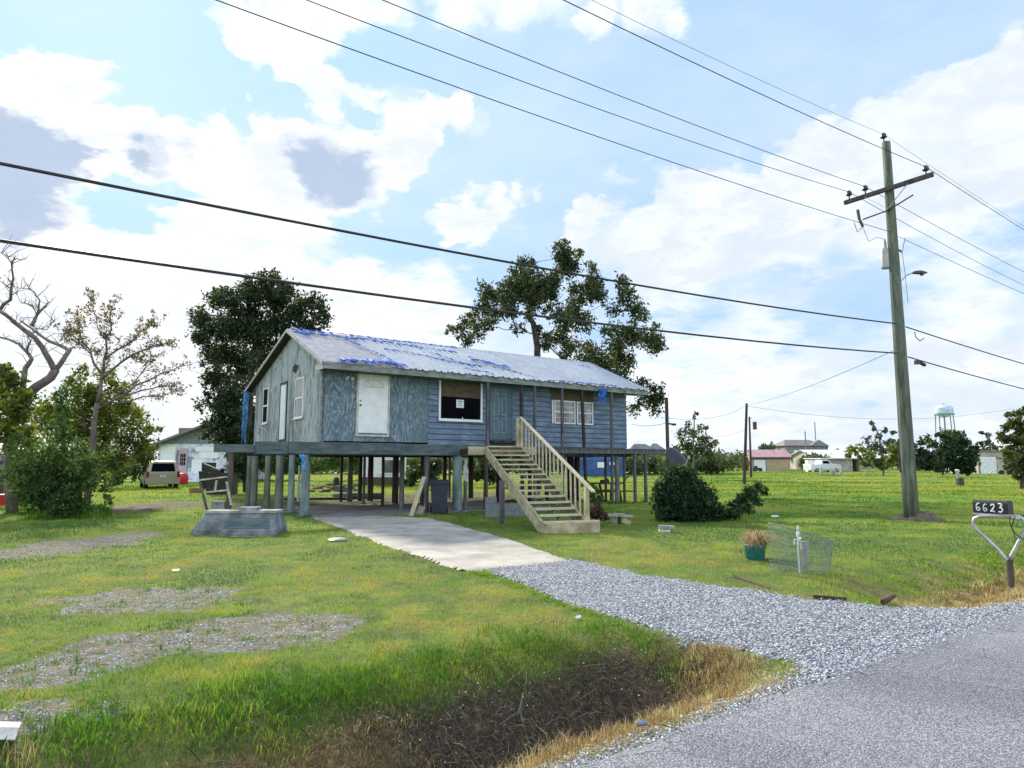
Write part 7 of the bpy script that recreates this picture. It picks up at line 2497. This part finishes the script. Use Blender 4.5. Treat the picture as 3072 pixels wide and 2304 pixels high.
def build_cars():
    # tan estate car, rear toward the photographer
    p = P(475, 1463, 43)
    prof = [(-2.35, .96, .93), (-2.30, 1.02, .92), (-2.05, 1.62, .78), (-1.8, 1.68, .76), (-.2, 1.70, .76), (.55, 1.62, .76), (1.25, 1.08, .86), (2.2, .92, .85), (2.42, .62, .85)]
    T, h = car('estate_car', 'tan estate car seen from behind, parked on the grass before the cottage', 'car', (p.x, p.y, 0), math.radians(33), 4.7, 1.86, 1.7, 'tan_paint', prof)
    part('rear_window', MB().add([(-.66, -2.315, 1.06), (.66, -2.315, 1.06), (.58, -2.10, 1.55), (-.58, -2.10, 1.55), (-.66, -2.30, 1.05), (.66, -2.30, 1.05), (.58, -2.08, 1.55), (-.58, -2.08, 1.55)], [(0, 1, 2, 3), (4, 5, 1, 0), (1, 5, 6, 2), (3, 2, 6, 7), (4, 0, 3, 7)]), 'dark_glass', T)
    part('bumper', MB().bb((-.93, -2.50, .32), (.93, -2.352, .62)), 'tan_paint', T)
    for sx in (-1, 1):
        part('tail_lamp', MB().box((sx * .84, -2.345, .88), (.16, .07, .36)), 'tail_red', T)
        part('side_window', MB().add([(sx * .925, -1.9, 1.03), (sx * .925, 1.0, 1.03), (sx * .735, .55, 1.56), (sx * .735, -1.8, 1.60)], [(0, 1, 2, 3)]), 'dark_glass', T)
        part('roof_rail', MB().tube([(sx * .66, -1.7, 1.71), (sx * .66, -1.6, 1.76), (sx * .66, .2, 1.77), (sx * .66, .3, 1.73)], .018, 5), 'fixture', T)
    part('tailgate_trim', MB().bb((-.55, -2.375, .90), (.55, -2.352, .94)), 'steel', T)
    part('number_plate', MB().bb((-.16, -2.375, .72), (.16, -2.352, .86)), 'fixture', T)
    # dark vehicle at the left edge
    p = P(-55, 1500, 27)
    prof = [(-2.5, 1.0, .93), (-2.45, 1.05, .92), (-2.2, 1.7, .8), (-1.9, 1.78, .78), (0, 1.78, .78), (.6, 1.7, .78), (1.3, 1.12, .86), (2.4, .98, .85), (2.5, .6, .85)]
    T, h = car('dark_van', 'dark blue van half hidden by the vine thicket at the left edge', 'van', (p.x, p.y, 0), math.radians(20), 5.0, 2.0, 1.8, 'dark_paint', prof)
    part('rear_window', MB().add([(-.7, -2.47, 1.1), (.7, -2.47, 1.1), (.6, -2.25, 1.62), (-.6, -2.25, 1.62)], [(0, 1, 2, 3)]), 'dark_glass', T)
    part('bumper', MB().bb((-1.0, -2.65, .32), (1.0, -2.502, .6)), 'grey_can', T)
    for sx in (-1, 1):
        part('tail_lamp', MB().box((sx * .9, -2.49, 1.0), (.14, .07, .4)), 'tail_red', T)
    p = P(38, 1500, 24)
    solo('red_barrow', MB().loft([[(-.35, -.25, .12), (.35, -.25, .12), (.35, .25, .12), (-.35, .25, .12)], [(-.5, -.35, .5), (.5, -.35, .5), (.5, .35, .5), (-.5, .35, .5)]]), 'red', 'red plastic tub in the weeds at the foot of the vine thicket', 'tub', (p.x, p.y, 0))
    # white pickup far off
    p = P(2468, 1409, 108)
    prof = [(-2.8, 1.1, .95), (-2.75, 1.25, .97), (-.9, 1.25, .97), (-.85, 1.3, .9), (-.75, 1.9, .8), (.5, 1.9, .8), (1.1, 1.32, .86), (2.6, 1.15, .88), (2.8, .7, .88)]
    T, h = car('pickup_truck', 'white pickup truck parked at the right end of the tan garage', 'pickup', (p.x, p.y, 0), math.radians(-78), 5.6, 2.0, 1.9, 'white_paint', prof, 1.25)
    for sx in (-1, 1):
        part('side_window', MB().add([(sx * 1.0, -.6, 1.35), (sx * 1.0, .7, 1.35), (sx * .82, .4, 1.82), (sx * .82, -.55, 1.82)], [(0, 1, 2, 3)]), 'dark_glass', T)
    p = P(2437, 1408, 112)
    Tl = thing('portable_toilet', 'white and blue box cabin beside the pickup', 'cabin', (p.x, p.y, 0), 0)
    part('cabin', MB().bb((-.9, -.5, 0), (.5, .6, 1.9)), 'white', Tl)
    part('door', MB().bb((.1, -.56, .05), (.5, -.503, 1.85)), 'blue_sheet', Tl)

build_ground()
build_surfaces()
build_house()
build_stairs()
build_yard_things()
build_mailbox()
g_, ins_, top_ = build_pole()
build_wires(g_, ins_, top_)
build_far()
build_cars()
build_trees()
build_grass()
build_stones()
